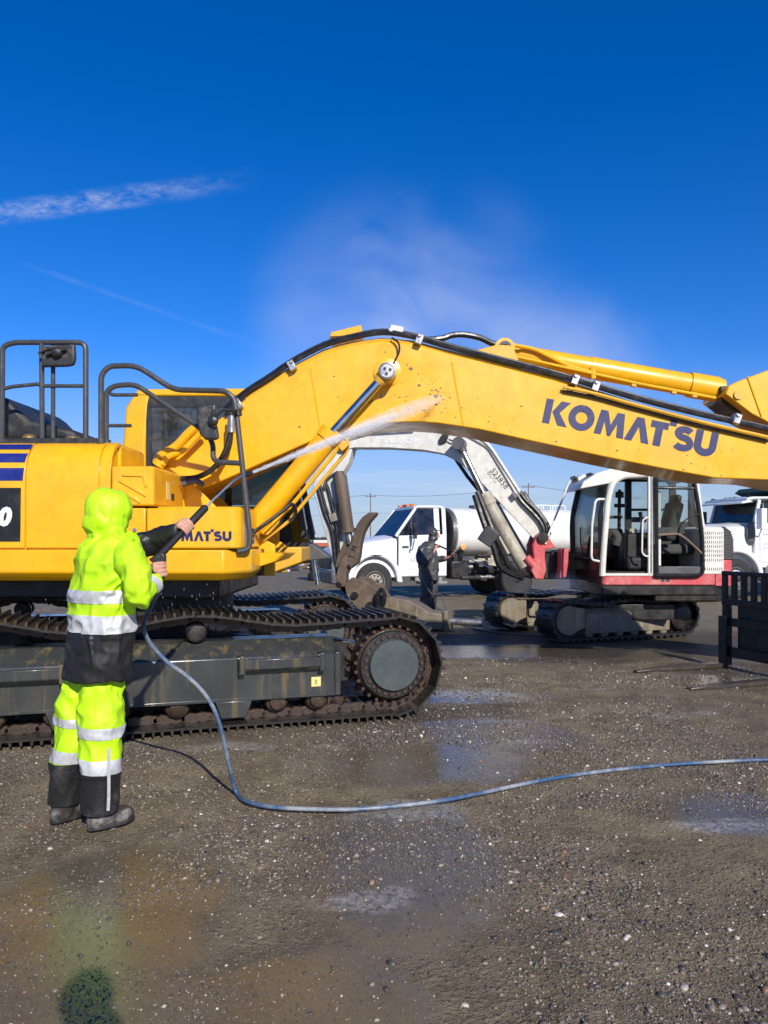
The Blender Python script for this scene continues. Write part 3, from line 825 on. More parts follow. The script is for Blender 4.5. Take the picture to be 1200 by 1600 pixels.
    il.lathe([(0.10,0.12),(0.15,0.14),(0.34,0.20),(0.385,0.22),(0.385,0.28),(0.34,0.30),(0.34,0.40),(0.385,0.42),(0.385,0.48),(0.10,0.56)], ci, w_, 36)
    part('front_idler', il, M['dark'], K)
# car body and slewing ring
mb = MB()
c0 = Vector((-2.24, 7.7, 0))
for s1, s2 in ((-1, 1), (1, 1)):
    mb.bar(c0 + u*0.55*s1 + w_*(-1.05) + Vector((0,0,0.55)), c0 + u*0.55*s1 + w_*1.05 + Vector((0,0,0.55)), 0.5, 0.28)
mb.lathe([(0.8,0.38),(0.86,0.42),(0.80,0.78),(0.74,0.80)], c0, (0,0,1), 40)
part('car_body', mb, M['dark'], K, bevel=0.02)
mb = MB(); mb.lathe([(0.70,0.78),(0.72,0.80),(0.72,1.16),(0.6,1.18)], c0, (0,0,1), 40)
part('slewing_ring', mb, M['dark'], K)
# ---- upper structure -------------------------------------------------
def ysurf(z):      # side of the engine house: upright, rolling back at the top
    tab = [(1.2,6.40),(1.95,6.40),(2.12,6.412),(2.24,6.445),(2.32,6.50),(2.37,6.57),(2.392,6.66)]
    for (a, ya_), (b_, yb) in zip(tab, tab[1:]):
        if z <= b_: return ya_ + (yb-ya_)*max(0, (z-a))/(b_-a)
    return tab[-1][1]
zs = [1.478,1.7,1.95,2.05,2.12,2.18,2.24,2.29,2.33,2.36,2.38,2.392]
def house_panel(x0, x1, th=0.03, zlo=None, mat_=None, name='door_panel'):
    zz = [z for z in zs if zlo is None or z >= zlo]
    mb = MB()
    out_ = [(ysurf(z), z) for z in zz]; inn = [(ysurf(z)+th, z-(th if z > 2.3 else 0)) for z in reversed(zz)]
    mb.prism(out_+inn, x0, x1, 'x')
    return part(name, mb, mat_ or M['yellow'], K, bevel=0.006)
core = MB()
pr = [(ysurf(z)+0.022, z-0.012) for z in zs] + [(7.33, 2.38), (7.33, 1.48)]
core.prism(pr, -2.98, -2.305, 'x')
pr = [(ysurf(z)+0.022, z-0.012) for z in zs] + [(8.98, 2.38), (9.0, 1.48)]
core.prism(pr, -4.9, -2.99, 'x')
part('engine_house', core, M['yellow'], K)
house_panel(-4.20, -2.995); house_panel(-2.983, -2.385); house_panel(-2.373, -2.283)
cwt = MB()
cwt.prism([(-5.0,6.42),(-5.55,6.62),(-5.8,7.2),(-5.8,8.2),(-5.55,8.78),(-5.0,8.98),(-4.91,8.98),(-4.91,6.42)], 1.25, 2.36, 'z')
part('counterweight', cwt, M['yellow'], K, bevel=0.06, seg=3)
hp = house_panel(-4.90, -4.212)
mb = MB(); mb.box(-2.32, -2.284, 6.66, 7.33, 1.80, 2.37); part('house_end_panel', mb, M['yellow'], K, bevel=0.02)
def decal(name, z0, z1, x0, x1t, x1b, mat_):
    n = 6; v = []
    for i in range(n+1):
        z = z0 + (z1-z0)*i/n; xr = x1b + (x1t-x1b)*i/n
        v += [(x0, ysurf(z)-0.0035, z+0.001), (xr, ysurf(z)-0.0035, z+0.001)]
    mb = MB(); mb.add(v, [(2*i, 2*i+1, 2*i+3, 2*i+2) for i in range(n)])
    return part(name, mb, mat_, K, recalc=False)
decal('stripe', 2.312, 2.362, -3.9, X(47,6.5), X(44,6.45), M['blue_vinyl'])
decal('stripe', 2.195, 2.275, -3.9, X(42,6.44), X(38,6.42), M['blue_vinyl'])
decal('stripe', 2.040, 2.147, -3.9, X(36.5,6.4), X(35,6.4), M['blue_vinyl'])
dp = decal('model_plate', 1.532, 1.98, -3.9, X(33,6.4), X(32,6.4), M['black_vinyl'])
font_text('model_digit', '0', (X(-3,6.4), 6.394, Z(820,6.4)), (1,0,0), (0,0,1), 0.145, M['white_vinyl'], dp, bold=0.012, shear=0.18)
# lower skirt
sk = MB()
top_ = [(-4.9,6.385),(-1.335,6.385),(-1.14,6.62),(-1.14,7.15),(-2.0,7.15),(-2.0,8.25),(-1.05,8.25),(-1.05,9.05),(-4.9,9.05)]
bot_ = [(-4.86,6.47),(-1.37,6.47),(-1.20,6.66),(-1.20,7.10),(-2.05,7.10),(-2.05,8.30),(-1.1,8.30),(-1.1,9.0),(-4.86,9.0)]
sk.loft([[(a, b_, 1.205) for a, b_ in bot_], [(a, b_, 1.275) for a, b_ in top_], [(a, b_, 1.464) for a, b_ in top_]])
part('side_skirt', sk, M['yellow'], K, bevel=0.012)
# tool box with lettering
def rrect(x0, x1, y0, y1, r, corners=(1,1,1,1), n=6):
    out_ = []
    for (cx, cy, a0, on) in ((x1-r, y0+r, -90, corners[0]), (x1-r, y1-r, 0, corners[1]), (x0+r, y1-r, 90, corners[2]), (x0+r, y0+r, 180, corners[3])):
        if on: out_ += [(cx+r*math.cos(R(a0+90*i/n)), cy+r*math.sin(R(a0+90*i/n))) for i in range(n+1)]
        else: out_.append((x1 if a0 in (-90,0) else x0, y0 if a0 in (-90,180) else y1))
    return out_
mb = MB(); mb.prism(rrect(-1.978, -1.19, 6.395, 7.36, 0.10, (1,0,0,0)), 1.474, 1.812, 'z')
tb = part('tool_box', mb, M['yellow'], K, bevel=0.014)
mb = MB(); mb.prism(rrect(-1.90, -1.21, 6.46, 7.36, 0.06, (1,0,0,0)), 1.812, 1.826, 'z')
part('tool_box_lid', mb, M['yellow'], tb, bevel=0.004)
mb = MB(); mb.box(-2.283, -1.988, 6.397, 7.2, 1.474, 1.812); part('side_locker', mb, M['yellow'], K, bevel=0.01)
mb = MB(); mb.cyl((X(211,6.4), 6.40, Z(828,6.4)), (X(211,6.4), 6.385, Z(828,6.4)), 0.016, n=14); part('locker_latch', mb, M['steel'], K)
mb = MB(); letters(mb, 'KOMATSU', (X(249,6.39), 6.394, Z(845.5,6.39)), (1,0,0), (0,0,1), 0.082, 0.002, nrm=(0,-1,0))
part('lettering', mb, M['navy'], tb, smooth=0, label='dark blue KOMATSU lettering on the tool box')
for i in range(3):
    mb = MB(); z0 = Z(829+8.6*i, 7.0); mb.box(-1.192, -1.186, 6.86, 7.02, z0-0.018, z0+0.018); part('vent', mb, M['blackplastic'], tb)
# battery box above it
mb = MB(); mb.prism(rrect(-2.275, -1.92, 6.405, 7.36, 0.035, (1,1,0,0)), 1.83, 2.163, 'z')
bx_ = part('battery_box', mb, M['yellow'], K, bevel=0.018, seg=3)
for pts_ in ([(185,745),(228,771),(228,777),(185,752)], [(185,760),(219,782),(219,787),(185,767)], [(190,739),(226,741),(231,759),(227,762),(222,745),(191,744)]):
    mb = MB(); mb.prism(pz(pts_, 6.4), 6.394, 6.41); part('pressed_rib', mb, M['yellow'], bx_, bevel=0.004)
mb = MB(); mb.box(-1.921, -1.917, 6.78, 6.88, 1.905, 2.06); part('warning_label', mb, M['decal_yellow'], bx_)
mb = MB(); mb.box(-1.921, -1.916, 6.93, 7.02, 1.905, 1.965); part('warning_label', mb, M['blackplastic'], bx_)
# black engine cover and caps on the roof of the house
mb = MB(); mb.prism(pz([(-90,650),(-40,628),(0,621),(16,624),(30,634),(46,651),(60,660),(90,667),(128,676),(131,690),(-90,690)], 7.1), 6.95, 8.2)
part('engine_cover', mb, M['blackplastic'], K, bevel=0.06, seg=3)
mb = MB(); mb.box(-3.35, -2.46, 6.60, 6.98, 2.37, 2.425); part('roof_step', mb, M['blackplastic'], K, bevel=0.01)
for px0, py0, d0, r_ in ((46, 682, 6.72, 0.05), (114, 676, 6.78, 0.055)):
    mb = MB(); c_ = P(px0, py0, d0); c_.z = 2.39
    mb.lathe([(r_*0.8,-0.02),(r_*0.8,0.03),(r_*1.15,0.035),(r_*1.2,0.06),(r_*0.6,0.08)], c_, (0,0,1), 18); part('filler_cap', mb, M['brass'], K)
# rails
def rail(pts, D, r=0.021, fl=0.07, name='handrail', mat_=None, par=None):
    mb = MB(); mb.tube([P(a, b_, D if not isinstance(D, (list, tuple)) else D[i]) for i, (a, b_) in enumerate(pts)], r, 10, fillet=fl)
    return part(name, mb, mat_ or M['rail'], par or K)
ra = rail([(3,690),(4,541),(22,535),(134,535),(134,688)], 6.68, 0.023)
rail([(3,608),(20,604),(60,600),(64,603),(133,603)], 6.68, 0.017, 0.02)
rail([(65,537),(66,690)], 6.68, 0.022); rail([(83,537),(83,690)], 6.70, 0.019)
rail([(158,690),(158,586),(170,572),(213,571),(271,609),(352,611),(366,622),(370,650),(391,842),(389,858),(370,862)], [6.62,6.62,6.62,6.62,6.60,6.5,6.5,6.5,6.5,6.5,6.45], 0.024, 0.09)
rail([(166,690),(166,612),(178,603),(211,600),(312,668),(333,690),(333,716),(340,722),(378,724)], [6.7,6.7,6.7,6.7,6.62,6.56,6.54,6.52,6.5], 0.023, 0.08)
rail([(170,612),(175,617),(215,617)], 7.5, 0.018, 0.02); rail([(168,665),(205,665)], 7.5, 0.018, 0.0)
mb = MB()
for c_ in (P(158,684,6.62), P(166,686,6.7), P(134,684,6.68), P(4,686,6.68)): mb.cyl(Vector((c_.x, c_.y, 2.375)), Vector((c_.x, c_.y, 2.42)), 0.04, n=12)
part('rail_feet', mb, M['rail'], K)
def mirror(outline, D, dpth, arm_pts, armD):
    mb = MB(); mb.prism(pz(outline, D), D, D+dpth)
    mo = part('mirror', mb, M['mirror_back'], K, bevel=0.018, seg=3)
    mb = MB(); mb.tube([P(a, b_, armD) for a, b_ in arm_pts], 0.013, 8, fillet=0.03); part('mirror_arm', mb, M['blackplastic'], mo)
    return mo
m1 = mirror([(307,633),(338,631),(336,650),(342,684),(336,687),(320,687),(311,677),(306,650)], 6.38, 0.05, [(372,642),(348,640),(336,652)], 6.42)
mb = MB(); mb.ball(P(333,657,6.36), (0.045,0.03,0.05), 10, 7); mb.bar(P(333,640,6.37), P(336,668,6.37), 0.03, 0.03); part('mirror_mount', mb, M['blackplastic'], m1)
mb = MB(); mb.cyl(P(370.5,640,6.5), P(372,650,6.5), 0.035, n=12); part('mirror_clamp', mb, M['blackplastic'], m1)
m2 = mirror([(64,540),(116,537),(117,560),(114,570),(104,572),(64,573)], 6.60, 0.05, [(60,552),(72,545),(96,545)], 6.58)
mb = MB(); mb.ball(P(88,550,6.57), (0.05,0.03,0.045), 10, 7); mb.bar(P(72,553,6.57), P(103,545,6.57), 0.03, 0.025); part('mirror_mount', mb, M['blackplastic'], m2)
# ---- cab on the far side ---------------------------------------------
cabr = MB()
x0, x1, y0, y1 = -2.90, -0.86, 8.50, 9.46
cabr.prism([(x0,1.47),(x0,2.55),(x0+0.04,3.02),(x0+0.16,3.20),(x0+0.30,3.215),(x0+0.30,3.14),(x0+0.26,2.6),(x0+0.26,1.47)], y0, y1)
cab_o = part('cab', cabr, M['yellow'], K, bevel=0.03, seg=3)
mb = MB(); mb.prism([(x0+0.12,3.14),(x0+0.18,3.215),(x1-0.30,3.225),(x1-0.22,3.17),(x1-0.24,3.13)], y0-0.01, y1); part('cab_roof', mb, M['yellow'], cab_o, bevel=0.03)
mb = MB(); mb.box(x0+0.27, x1-0.30, y0+0.005, y0+0.05, 1.47, 1.92); part('lower_panel', mb, M['yellow_dusty'], cab_o, bevel=0.015)
mb = MB(); mb.box(x0+0.05, x1-0.05, y1-0.05, y1, 1.47, 1.95); mb.box(x0+0.3, x0+0.36, y1-0.05, y1, 1.9, 3.15); mb.box(-1.95, -1.87, y1-0.05, y1, 1.9, 3.15); part('far_panel', mb, M['yellow'], cab_o, bevel=0.01)
mb = MB(); mb.bar((x1-0.02, y0+0.03, 1.55), (x1-0.30, y0+0.03, 3.16), 0.06, 0.07); mb.bar((x1-0.02, y1-0.03, 1.55), (x1-0.30, y1-0.03, 3.16), 0.06, 0.07); part('front_pillar', mb, M['blackplastic'], cab_o, bevel=0.01)
mb = MB(); mb.prism([(x0+0.265,1.93),(x1-0.09,1.93),(x1-0.30,3.12),(x0+0.30,3.12)], y0+0.015, y0+0.027); part('side_window', mb, M['glass_dark'], cab_o)
mb = MB(); mb.prism([(x0+0.27,3.02),(x1-0.3,3.02),(x1-0.30,3.135),(x0+0.30,3.135)], y0+0.004, y0+0.013); mb.box(x0+0.265, x0+0.325, y0+0.004, y0+0.013, 1.92, 3.02); part('window_border', mb, M['blackplastic'], cab_o)
mb = MB(); mb.prism([(x0+0.265,1.95),(x1-0.09,1.95),(x1-0.30,3.12),(x0+0.30,3.12)], y1-0.03, y1-0.02); part('far_window', mb, M['glass'], cab_o)
mb = MB(); mb.loft([[(x1-0.035,y0+0.06,1.55),(x1-0.02,y0+0.06,1.55),(x1-0.02,y1-0.06,1.55),(x1-0.035,y1-0.06,1.55)],[(x1-0.305,y0+0.06,3.12),(x1-0.29,y0+0.06,3.12),(x1-0.29,y1-0.06,3.12),(x1-0.305,y1-0.06,3.12)]]); part('windscreen', mb, M['glass'], cab_o)
mb = MB(); mb.box(-2.45,-1.95,8.72,9.2,1.5,2.0); mb.prism([(-2.55,1.95),(-2.4,1.95),(-2.48,2.75),(-2.6,2.75)], 8.75, 9.18); mb.box(-2.6,-2.45,8.85,9.1,2.75,2.98); part('driver_seat', mb, M['interior'], cab_o, bevel=0.05)
mb = MB(); mb.box(x0+0.05, x1-0.02, y0+0.05, y1, 1.465, 1.52); mb.prism([(-1.3,1.5),(-1.05,1.5),(-1.15,2.1),(-1.3,2.1)], 8.65, 8.9); part('cab_floor', mb, M['interior'], cab_o)
# far front corner of the deck under the cab
mb = MB(); mb.prism([(-1.45,1.205),(-1.15,1.205),(-0.87,1.31),(-0.87,1.47),(-1.45,1.47)], 8.10, 9.5); part('deck_corner', mb, M['yellow_dusty'], K, bevel=0.015)
mb = MB(); mb.prism([(-1.16,1.20),(-0.86,1.305),(-0.62,1.33),(-0.84,1.50),(-1.1,1.49)], 9.0, 9.5); part('deck_step', mb, M['grey_metal'], K, bevel=0.01)
mb = MB(); mb.prism([(-1.14,1.30),(-0.95,1.36),(-0.88,1.42),(-1.14,1.43)], 7.0, 7.7); part('front_step', mb, M['yellow'], K, bevel=0.01)
for y_ in (7.38, 8.16):
    mb = MB(); mb.prism([(-2.1,1.20),(-1.05,1.20),(-1.05,1.50),(-1.45,1.70),(-1.85,2.10),(-2.02,2.24),(-2.2,2.24),(-2.4,2.0),(-2.5,1.2)], y_, y_+0.06); part('boom_bracket', mb, M['yellow'], K, bevel=0.01)
mb = MB(); mb.box(-4.6, -1.45, 6.75, 8.9, 1.02, 1.215); part('belly_frame', mb, M['dark'], K, bevel=0.03)
mb = MB(); mb.box(-2.6, -1.15, 7.2, 8.3, 1.21, 1.46); part('deck_floor', mb, M['dark'], K)
# ---- boom ------------------------------------------------------------
B0, B1 = 7.45, 8.15
up_ = [(243,722),(262,708),(300,683),(340,657),(383,624),(420,600),(457,577),(507,551),(550,539),(597,533),(643,537),(700,552),(750,564),(867,594),(992,634),(1100,662),(1158,677),(1230,693),(1290,712),(1302,735)]
dn_ = [(1290,758),(1250,760),(1200,750),(1117,747),(1035,732),(950,715),(825,688),(750,671),(683,661),(650,659),(615,660),(583,664),(545,674),(483,691),(417,720),(350,750),(290,773),(262,778),(243,768),(235,745)]
mb = MB(); mb.prism(pz(up_+dn_, B0), B0, B1)
boom = part('boom', mb, M['yellow'], K, bevel=0.012)
for line in ([(485,575),(503,683)], [(706,566),(724,666)]):
    mb = MB(); mb.tube([P(a, b_, B0+0.002) for a, b_ in line], 0.010, 6)
    part('weld_seam', mb, M['yellow'], boom)
mb = MB()   # top flange lip
mb.tube([P(a, b_, B0+0.03) + Vector((0,0,0.006)) for a, b_ in up_[4:-2]], 0.024, 6)
part('top_flange', mb, M['yellow_dusty'], boom)
mb = MB(); mb.lathe([(0.0,0),(0.125,0.0),(0.135,-0.012),(0.10,-0.02),(0.0,-0.02)], P(605,582,B0), (0,1,0), 36)
part('pin_boss', mb, M['yellow'], boom)
mb = MB(); bo = P(846.5,660,B0); bu = P(1090,710,B0) - bo
letters(mb, 'KOMATSU', bo + Vector((0,-0.0005,0)), bu, (0.205,0,0.98), 0.240, 0.003, sp=0.025, nrm=(0,-1,0))
part('lettering', mb, M['navy'], boom, smooth=0, label='large dark blue KOMATSU lettering on the boom side')
mb = MB(); mb.prism(pz([(517,534),(520,527),(565,516),(568,531)], 7.9), 7.7, 8.12); part('top_plate', mb, M['yellow'], boom, bevel=0.006)
# hoses along the top edge
for k in range(3):
    mb = MB(); dy = 7.43 + 0.055*k; dz = 0.045 + 0.012*k
    pts_ = [(352,652-4*k),(383,618),(420,594),(457,569),(507,543),(550,531),(597,523),(643,529),(700,545),(750,558),(867,588),(992,625),(1100,652),(1200,674),(1290,700)]
    mb.tube(spline([P(a, b_, dy) + Vector((0,0,dz-0.03)) for a, b_ in pts_], 4), 0.022, 8)
    part('hydraulic_hose', mb, M['hose'], boom)
for k in range(2):
    mb = MB()
    pts_ = [(880,602),(930,612),(992,629),(1100,657),(1200,680)]
    mb.tube(spline([P(a, b_+3+6*k, 7.40+0.03*k) for a, b_ in pts_], 4), 0.017, 8)
    part('hydraulic_pipe', mb, M['hose'] if k else M['yellow_dusty'], boom)
mb = MB(); mb.tube(spline([P(665,531,7.6), P(690,529,7.62), P(706,524,7.64), P(725,523,7.66), P(750,528,7.68), P(770,537,7.7), P(790,540,7.72)], 5), 0.030, 10); part('hydraulic_hose', mb, M['hose'], boom)
for a, b_ in ((372,632), (456,572), (655,531), (898,594), (930,604), (1150,655)):
    mb = MB(); c_ = P(a, b_, 7.42); mb.obox(c_, (0.07,0.09,0.10), Matrix.Rotation(0.35 if a > 640 else -0.5, 3, 'Y')); mb.cyl(c_+Vector((0.0,-0.06,0.03)), c_+Vector((0,-0.045,0.03)), 0.02, n=8)
    part('hose_clamp', mb, M['steel'], boom, bevel=0.008)
mb = MB(); mb.obox(P(620,515,7.5), (0.13,0.09,0.055), Matrix.Rotation(0.2, 3, 'Y')); mb.cyl(P(612,516,7.46), P(608,517,7.44), 0.022, n=10); part('work_lamp', mb, M['white_vinyl'], boom, bevel=0.01)
mb = MB(); mb.tube(spline([P(612,528,7.42), P(622,535,7.40), P(624,548,7.40), P(618,562,7.40), P(612,574,7.40)], 5), 0.010, 6); part('grease_line', mb, M['hose'], boom)
# chafed grease marks
mb = MB()
for a, b_, r_ in ((642,576,0.02), (655,602,0.016), (681,619,0.022), (682,632,0.014)):
    mb.ball(P(a, b_, B0), (r_, 0.006, r_*0.8), 8, 6)
random.seed(9)
for k in range(110):
    a, b_ = random.choice(((random.gauss(660,45), random.gauss(612,26)), (random.uniform(420,1180), None)))
    if b_ is None:
        lo = np.interp(a, [p_[0] for p_ in up_[4:17]], [p_[1] for p_ in up_[4:17]]); hi = np.interp(a, [p_[0] for p_ in dn_[2:15]][::-1], [p_[1] for p_ in dn_[2:15]][::-1]); b_ = lo + (hi-lo)*random.betavariate(2.2, 1.1)
        if b_ > hi - 4 or b_ < lo + 4: continue
    lo = np.interp(a, [p_[0] for p_ in up_[4:17]], [p_[1] for p_ in up_[4:17]]); hi = np.interp(a, [p_[0] for p_ in dn_[2:15]][::-1], [p_[1] for p_ in dn_[2:15]][::-1])
    if not (lo + 4 < b_ < hi - 4): continue
    r_ = random.uniform(0.003, 0.009); mb.ball(P(a, b_, B0), (r_*random.uniform(0.7,1.8), 0.003, r_), 7, 5)
part('mud_spots', mb, M['brown_steel'], boom, kind='stuff')
# boom cylinders
def cyl_ram(D, near):
    a, b_, c_ = P(383,838,D), P(520,676,D), P(605,582,D)
    ax_ = (c_-a).normalized()
    mb = MB()
    mb.tube([a, a + (b_-a)*0.10, a + (b_-a)*0.10, b_ - ax_*0.10, b_ - ax_*0.10, b_], [0.10,0.10,0.108,0.108,0.122,0.122], 24)
    cy = part('boom_cylinder', mb, M['yellow'], K)
    mb = MB(); mb.cyl(b_ - ax_*0.05, c_ - ax_*0.10, 0.048, n=20); part('cylinder_rod', mb, M['chrome'], cy)
    mb = MB(); mb.tube([c_ - ax_*0.14, c_ - ax_*0.10, c_ - ax_*0.03], [0.052,0.068,0.075], 16); mb.cyl(c_ + Vector((0,-0.075,0)), c_ + Vector((0,0.16,0)), 0.088, n=28)
    part('rod_eye', mb, M['yellow_dusty'], cy)
    if near:
        mb = MB(); mb.lathe([(0.082,0.0),(0.082,-0.012),(0.066,-0.018),(0.062,-0.010),(0.0,-0.010)], c_ + Vector((0,-0.075,0)), (0,1,0), 32); part('pin_cap', mb, M['steel'], cy)
        mb = MB(); bolts(mb, c_ + Vector((0,-0.085,0)), (0,-1,0), 0.030, 3, 0.013, 0.012, 0.6); part('pin_bolts', mb, M['dark'], cy)
        mb = MB(); n_ = Vector((0.62,-0.2,-0.75)).normalized()*0.15
        mb.tube([a + ax_*0.15 + n_*0.8, a + ax_*0.55 + n_, b_ - ax_*0.12 + n_, b_ + ax_*0.02 + n_*0.75], 0.020, 8, fillet=0.05)
        part('oil_pipe', mb, M['yellow'], cy)
        mb = MB(); n_ = n_*1.45 + Vector((0,0.12,0)); mb.tube([a + ax_*0.1 + n_*0.7, a + ax_*0.4 + n_, b_ - ax_*0.0 + n_, b_ + ax_*0.08 + n_*0.6], 0.018, 8, fillet=0.05)
        part('oil_pipe', mb, M['yellow_dusty'], cy)
        mb = MB(); mb.obox(b_ + Vector((0.04,-0.06,-0.06)), (0.09,0.12,0.09), Matrix.Rotation(0.8, 3, 'Y')); mb.obox(b_ + Vector((0.10,0.02,-0.13)), (0.07,0.14,0.09), Matrix.Rotation(0.8, 3, 'Y')); part('cylinder_port', mb, M['yellow_dusty'], cy, bevel=0.01)
        mb = MB(); mb.tube(spline([P(392,835,7.0), P(440,800,7.1), P(456,788,7.15), P(462,800,7.2), P(455,815,7.2)], 5), 0.018, 8); part('hydraulic_hose', mb, M['hose'], cy)
cyl_ram(7.30, True); cyl_ram(8.32, False)
# feed hoses at the boom foot
for pts_, D_, r_, m_ in (([(361,640),(361,672),(352,705),(335,730),(310,745),(283,748)], 7.25, 0.026, 'hose'), ([(362,668),(358,700),(340,728),(310,744)], 7.32, 0.02, 'hose'), ([(284,757),(305,752),(318,758)], 7.2, 0.028, 'grey_metal'),
                      ([(245,724),(252,712),(275,698),(292,680),(305,668)], 7.36, 0.045, 'yellow'), ([(254,726),(262,714),(285,704),(300,690),(318,672)], 7.30, 0.030, 'yellow')):
    mb = MB(); mb.tube(spline([P(a, b_, D_) for a, b_ in pts_], 5), r_, 10); part('feed_hose', mb, M[m_], K)
mb = MB(); mb.cyl(P(361.5,650,7.24), P(361.5,676,7.24), 0.036, n=12); part('hose_coupling', mb, M['steel'], K)
mb = MB(); mb.cyl(P(247,728,7.33), P(252,720,7.33), 0.06, n=12); part('hose_coupling', mb, M['yellow'], K)
# arm cylinder on top
D_ = 7.80
a, b_ = P(784,551,D_), P(1127,610,D_)
ax_ = (b_-a).normalized()
mb = MB(); mb.tube([a+ax_*0.12, a+ax_*0.18, a+ax_*0.9, a+ax_*0.9, b_-ax_*0.34, b_-ax_*0.34, b_-ax_*0.05, b_-ax_*0.05, b_], [0.07,0.105,0.105,0.112,0.112,0.128,0.128,0.115,0.115], 24); cy = part('arm_cylinder', mb, M['yellow'], K)
mb = MB(); mb.cyl(a+Vector((0,-0.2,0)), a+Vector((0,0.2,0)), 0.10, n=24); mb.tube([a, a+ax_*0.16], [0.08,0.085], 16); part('cylinder_eye', mb, M['yellow_dusty'], cy)
mb = MB(); mb.lathe([(0.065,0.0),(0.065,-0.02),(0.03,-0.02),(0.03,-0.005),(0.0,-0.005)], a+Vector((0,-0.2,0)), (0,1,0), 24); part('pin_cap', mb, M['dark'], cy)
mb = MB(); mb.cyl(b_-ax_*0.02, b_+ax_*0.12, 0.05, n=16); part('cylinder_rod', mb, M['chrome'], cy)
for y_ in (7.56, 7.98):
    mb = MB(); mb.prism(pz([(728,560),(745,548),(775,540),(800,541),(808,560),(815,582)], 7.6), y_, y_+0.06); part('cylinder_bracket', mb, M['yellow_dusty'], boom, bevel=0.01)
mb = MB(); mb.tube(spline([P(792,537,7.66), P(812,541,7.66), P(835,546,7.66), P(858,557,7.66), P(890,572,7.66), P(925,582,7.66)], 5), 0.020, 8); mb.cyl(P(925,574,7.66), P(927,592,7.66), 0.03, n=8); part('oil_pipe', mb, M['yellow'], cy)
mb = MB(); mb.tube([P(800,556,7.62), P(1000,600,7.66), P(1118,622,7.66)], 0.016, 8); part('oil_pipe', mb, M['yellow'], cy)
for px0 in (990, 1053, 1085):
    mb = MB(); c_ = P(px0, 596 + (px0-990)*0.175 + 5, 7.67); mb.obox(c_, (0.05,0.04,0.05), Matrix.Rotation(0.17, 3, 'Y')); part('pipe_bracket', mb, M['yellow_dusty'], cy, bevel=0.006)
# arm beyond the frame, with bucket on the ground
arm_pts = [(X(1128,7.6), Z(618,7.6)), (X(1133,7.6), Z(605,7.6)), (X(1150,7.6), Z(597,7.6)), (X(1175,7.6), Z(588,7.6)), (X(1205,7.6), Z(577,7.6)), (4.35,3.10), (5.0,2.85), (6.6,1.55), (7.15,0.95), (7.1,0.72), (6.85,0.72), (5.2,1.75), (4.55,2.10), (4.22,2.22), (4.05,2.42), (3.92,2.60), (3.72,2.72), (3.60,2.78)]
mb = MB(); mb.prism(arm_pts, 7.52, 8.08); arm = part('arm', mb, M['yellow'], K, bevel=0.012)
mb = MB(); c_ = P(1153,617,7.52); mb.lathe([(0.045,0.0),(0.045,-0.02),(0.0,-0.02)], c_, (0,1,0), 20); part('pin_cap', mb, M['yellow_dusty'], arm)
mb = MB(); mb.prism(pz([(1124,604),(1136,603),(1140,622),(1160,632),(1180,645),(1190,655),(1170,650),(1140,640),(1126,627)], 7.66), 7.64, 7.98); part('clevis', mb, M['dark'], arm, bevel=0.01)
mb = MB(); mb.tube([P(1168,588,7.515), P(1190,650,7.515)], 0.009, 6); part('weld_seam', mb, M['yellow'], arm)
mb = MB(); mb.tube([(5.0,7.8,3.02),(6.35,7.8,1.98)], 0.09, 16); mb.tube([(6.35,7.8,1.98),(6.95,7.8,1.5)], 0.045, 12); part('bucket_cylinder', mb, M['yellow'], arm)
mb = MB(); bo_ = [(7.0,0.85),(7.35,1.0),(7.7,0.8),(7.75,0.35),(7.5,0.04),(6.6,0.02),(6.55,0.06),(7.4,0.12),(7.55,0.45),(7.3,0.75),(6.95,0.70)]
mb.prism(bo_, 7.1, 8.5); mb.prism([(7.0,0.85),(7.35,1.0),(7.7,0.8),(7.75,0.35),(7.5,0.04),(6.6,0.02)], 7.08, 7.12); mb.prism([(7.0,0.85),(7.35,1.0),(7.7,0.8),(7.75,0.35),(7.5,0.04),(6.6,0.02)], 8.48, 8.52)
part('bucket', mb, M['dark'], K, bevel=0.01)
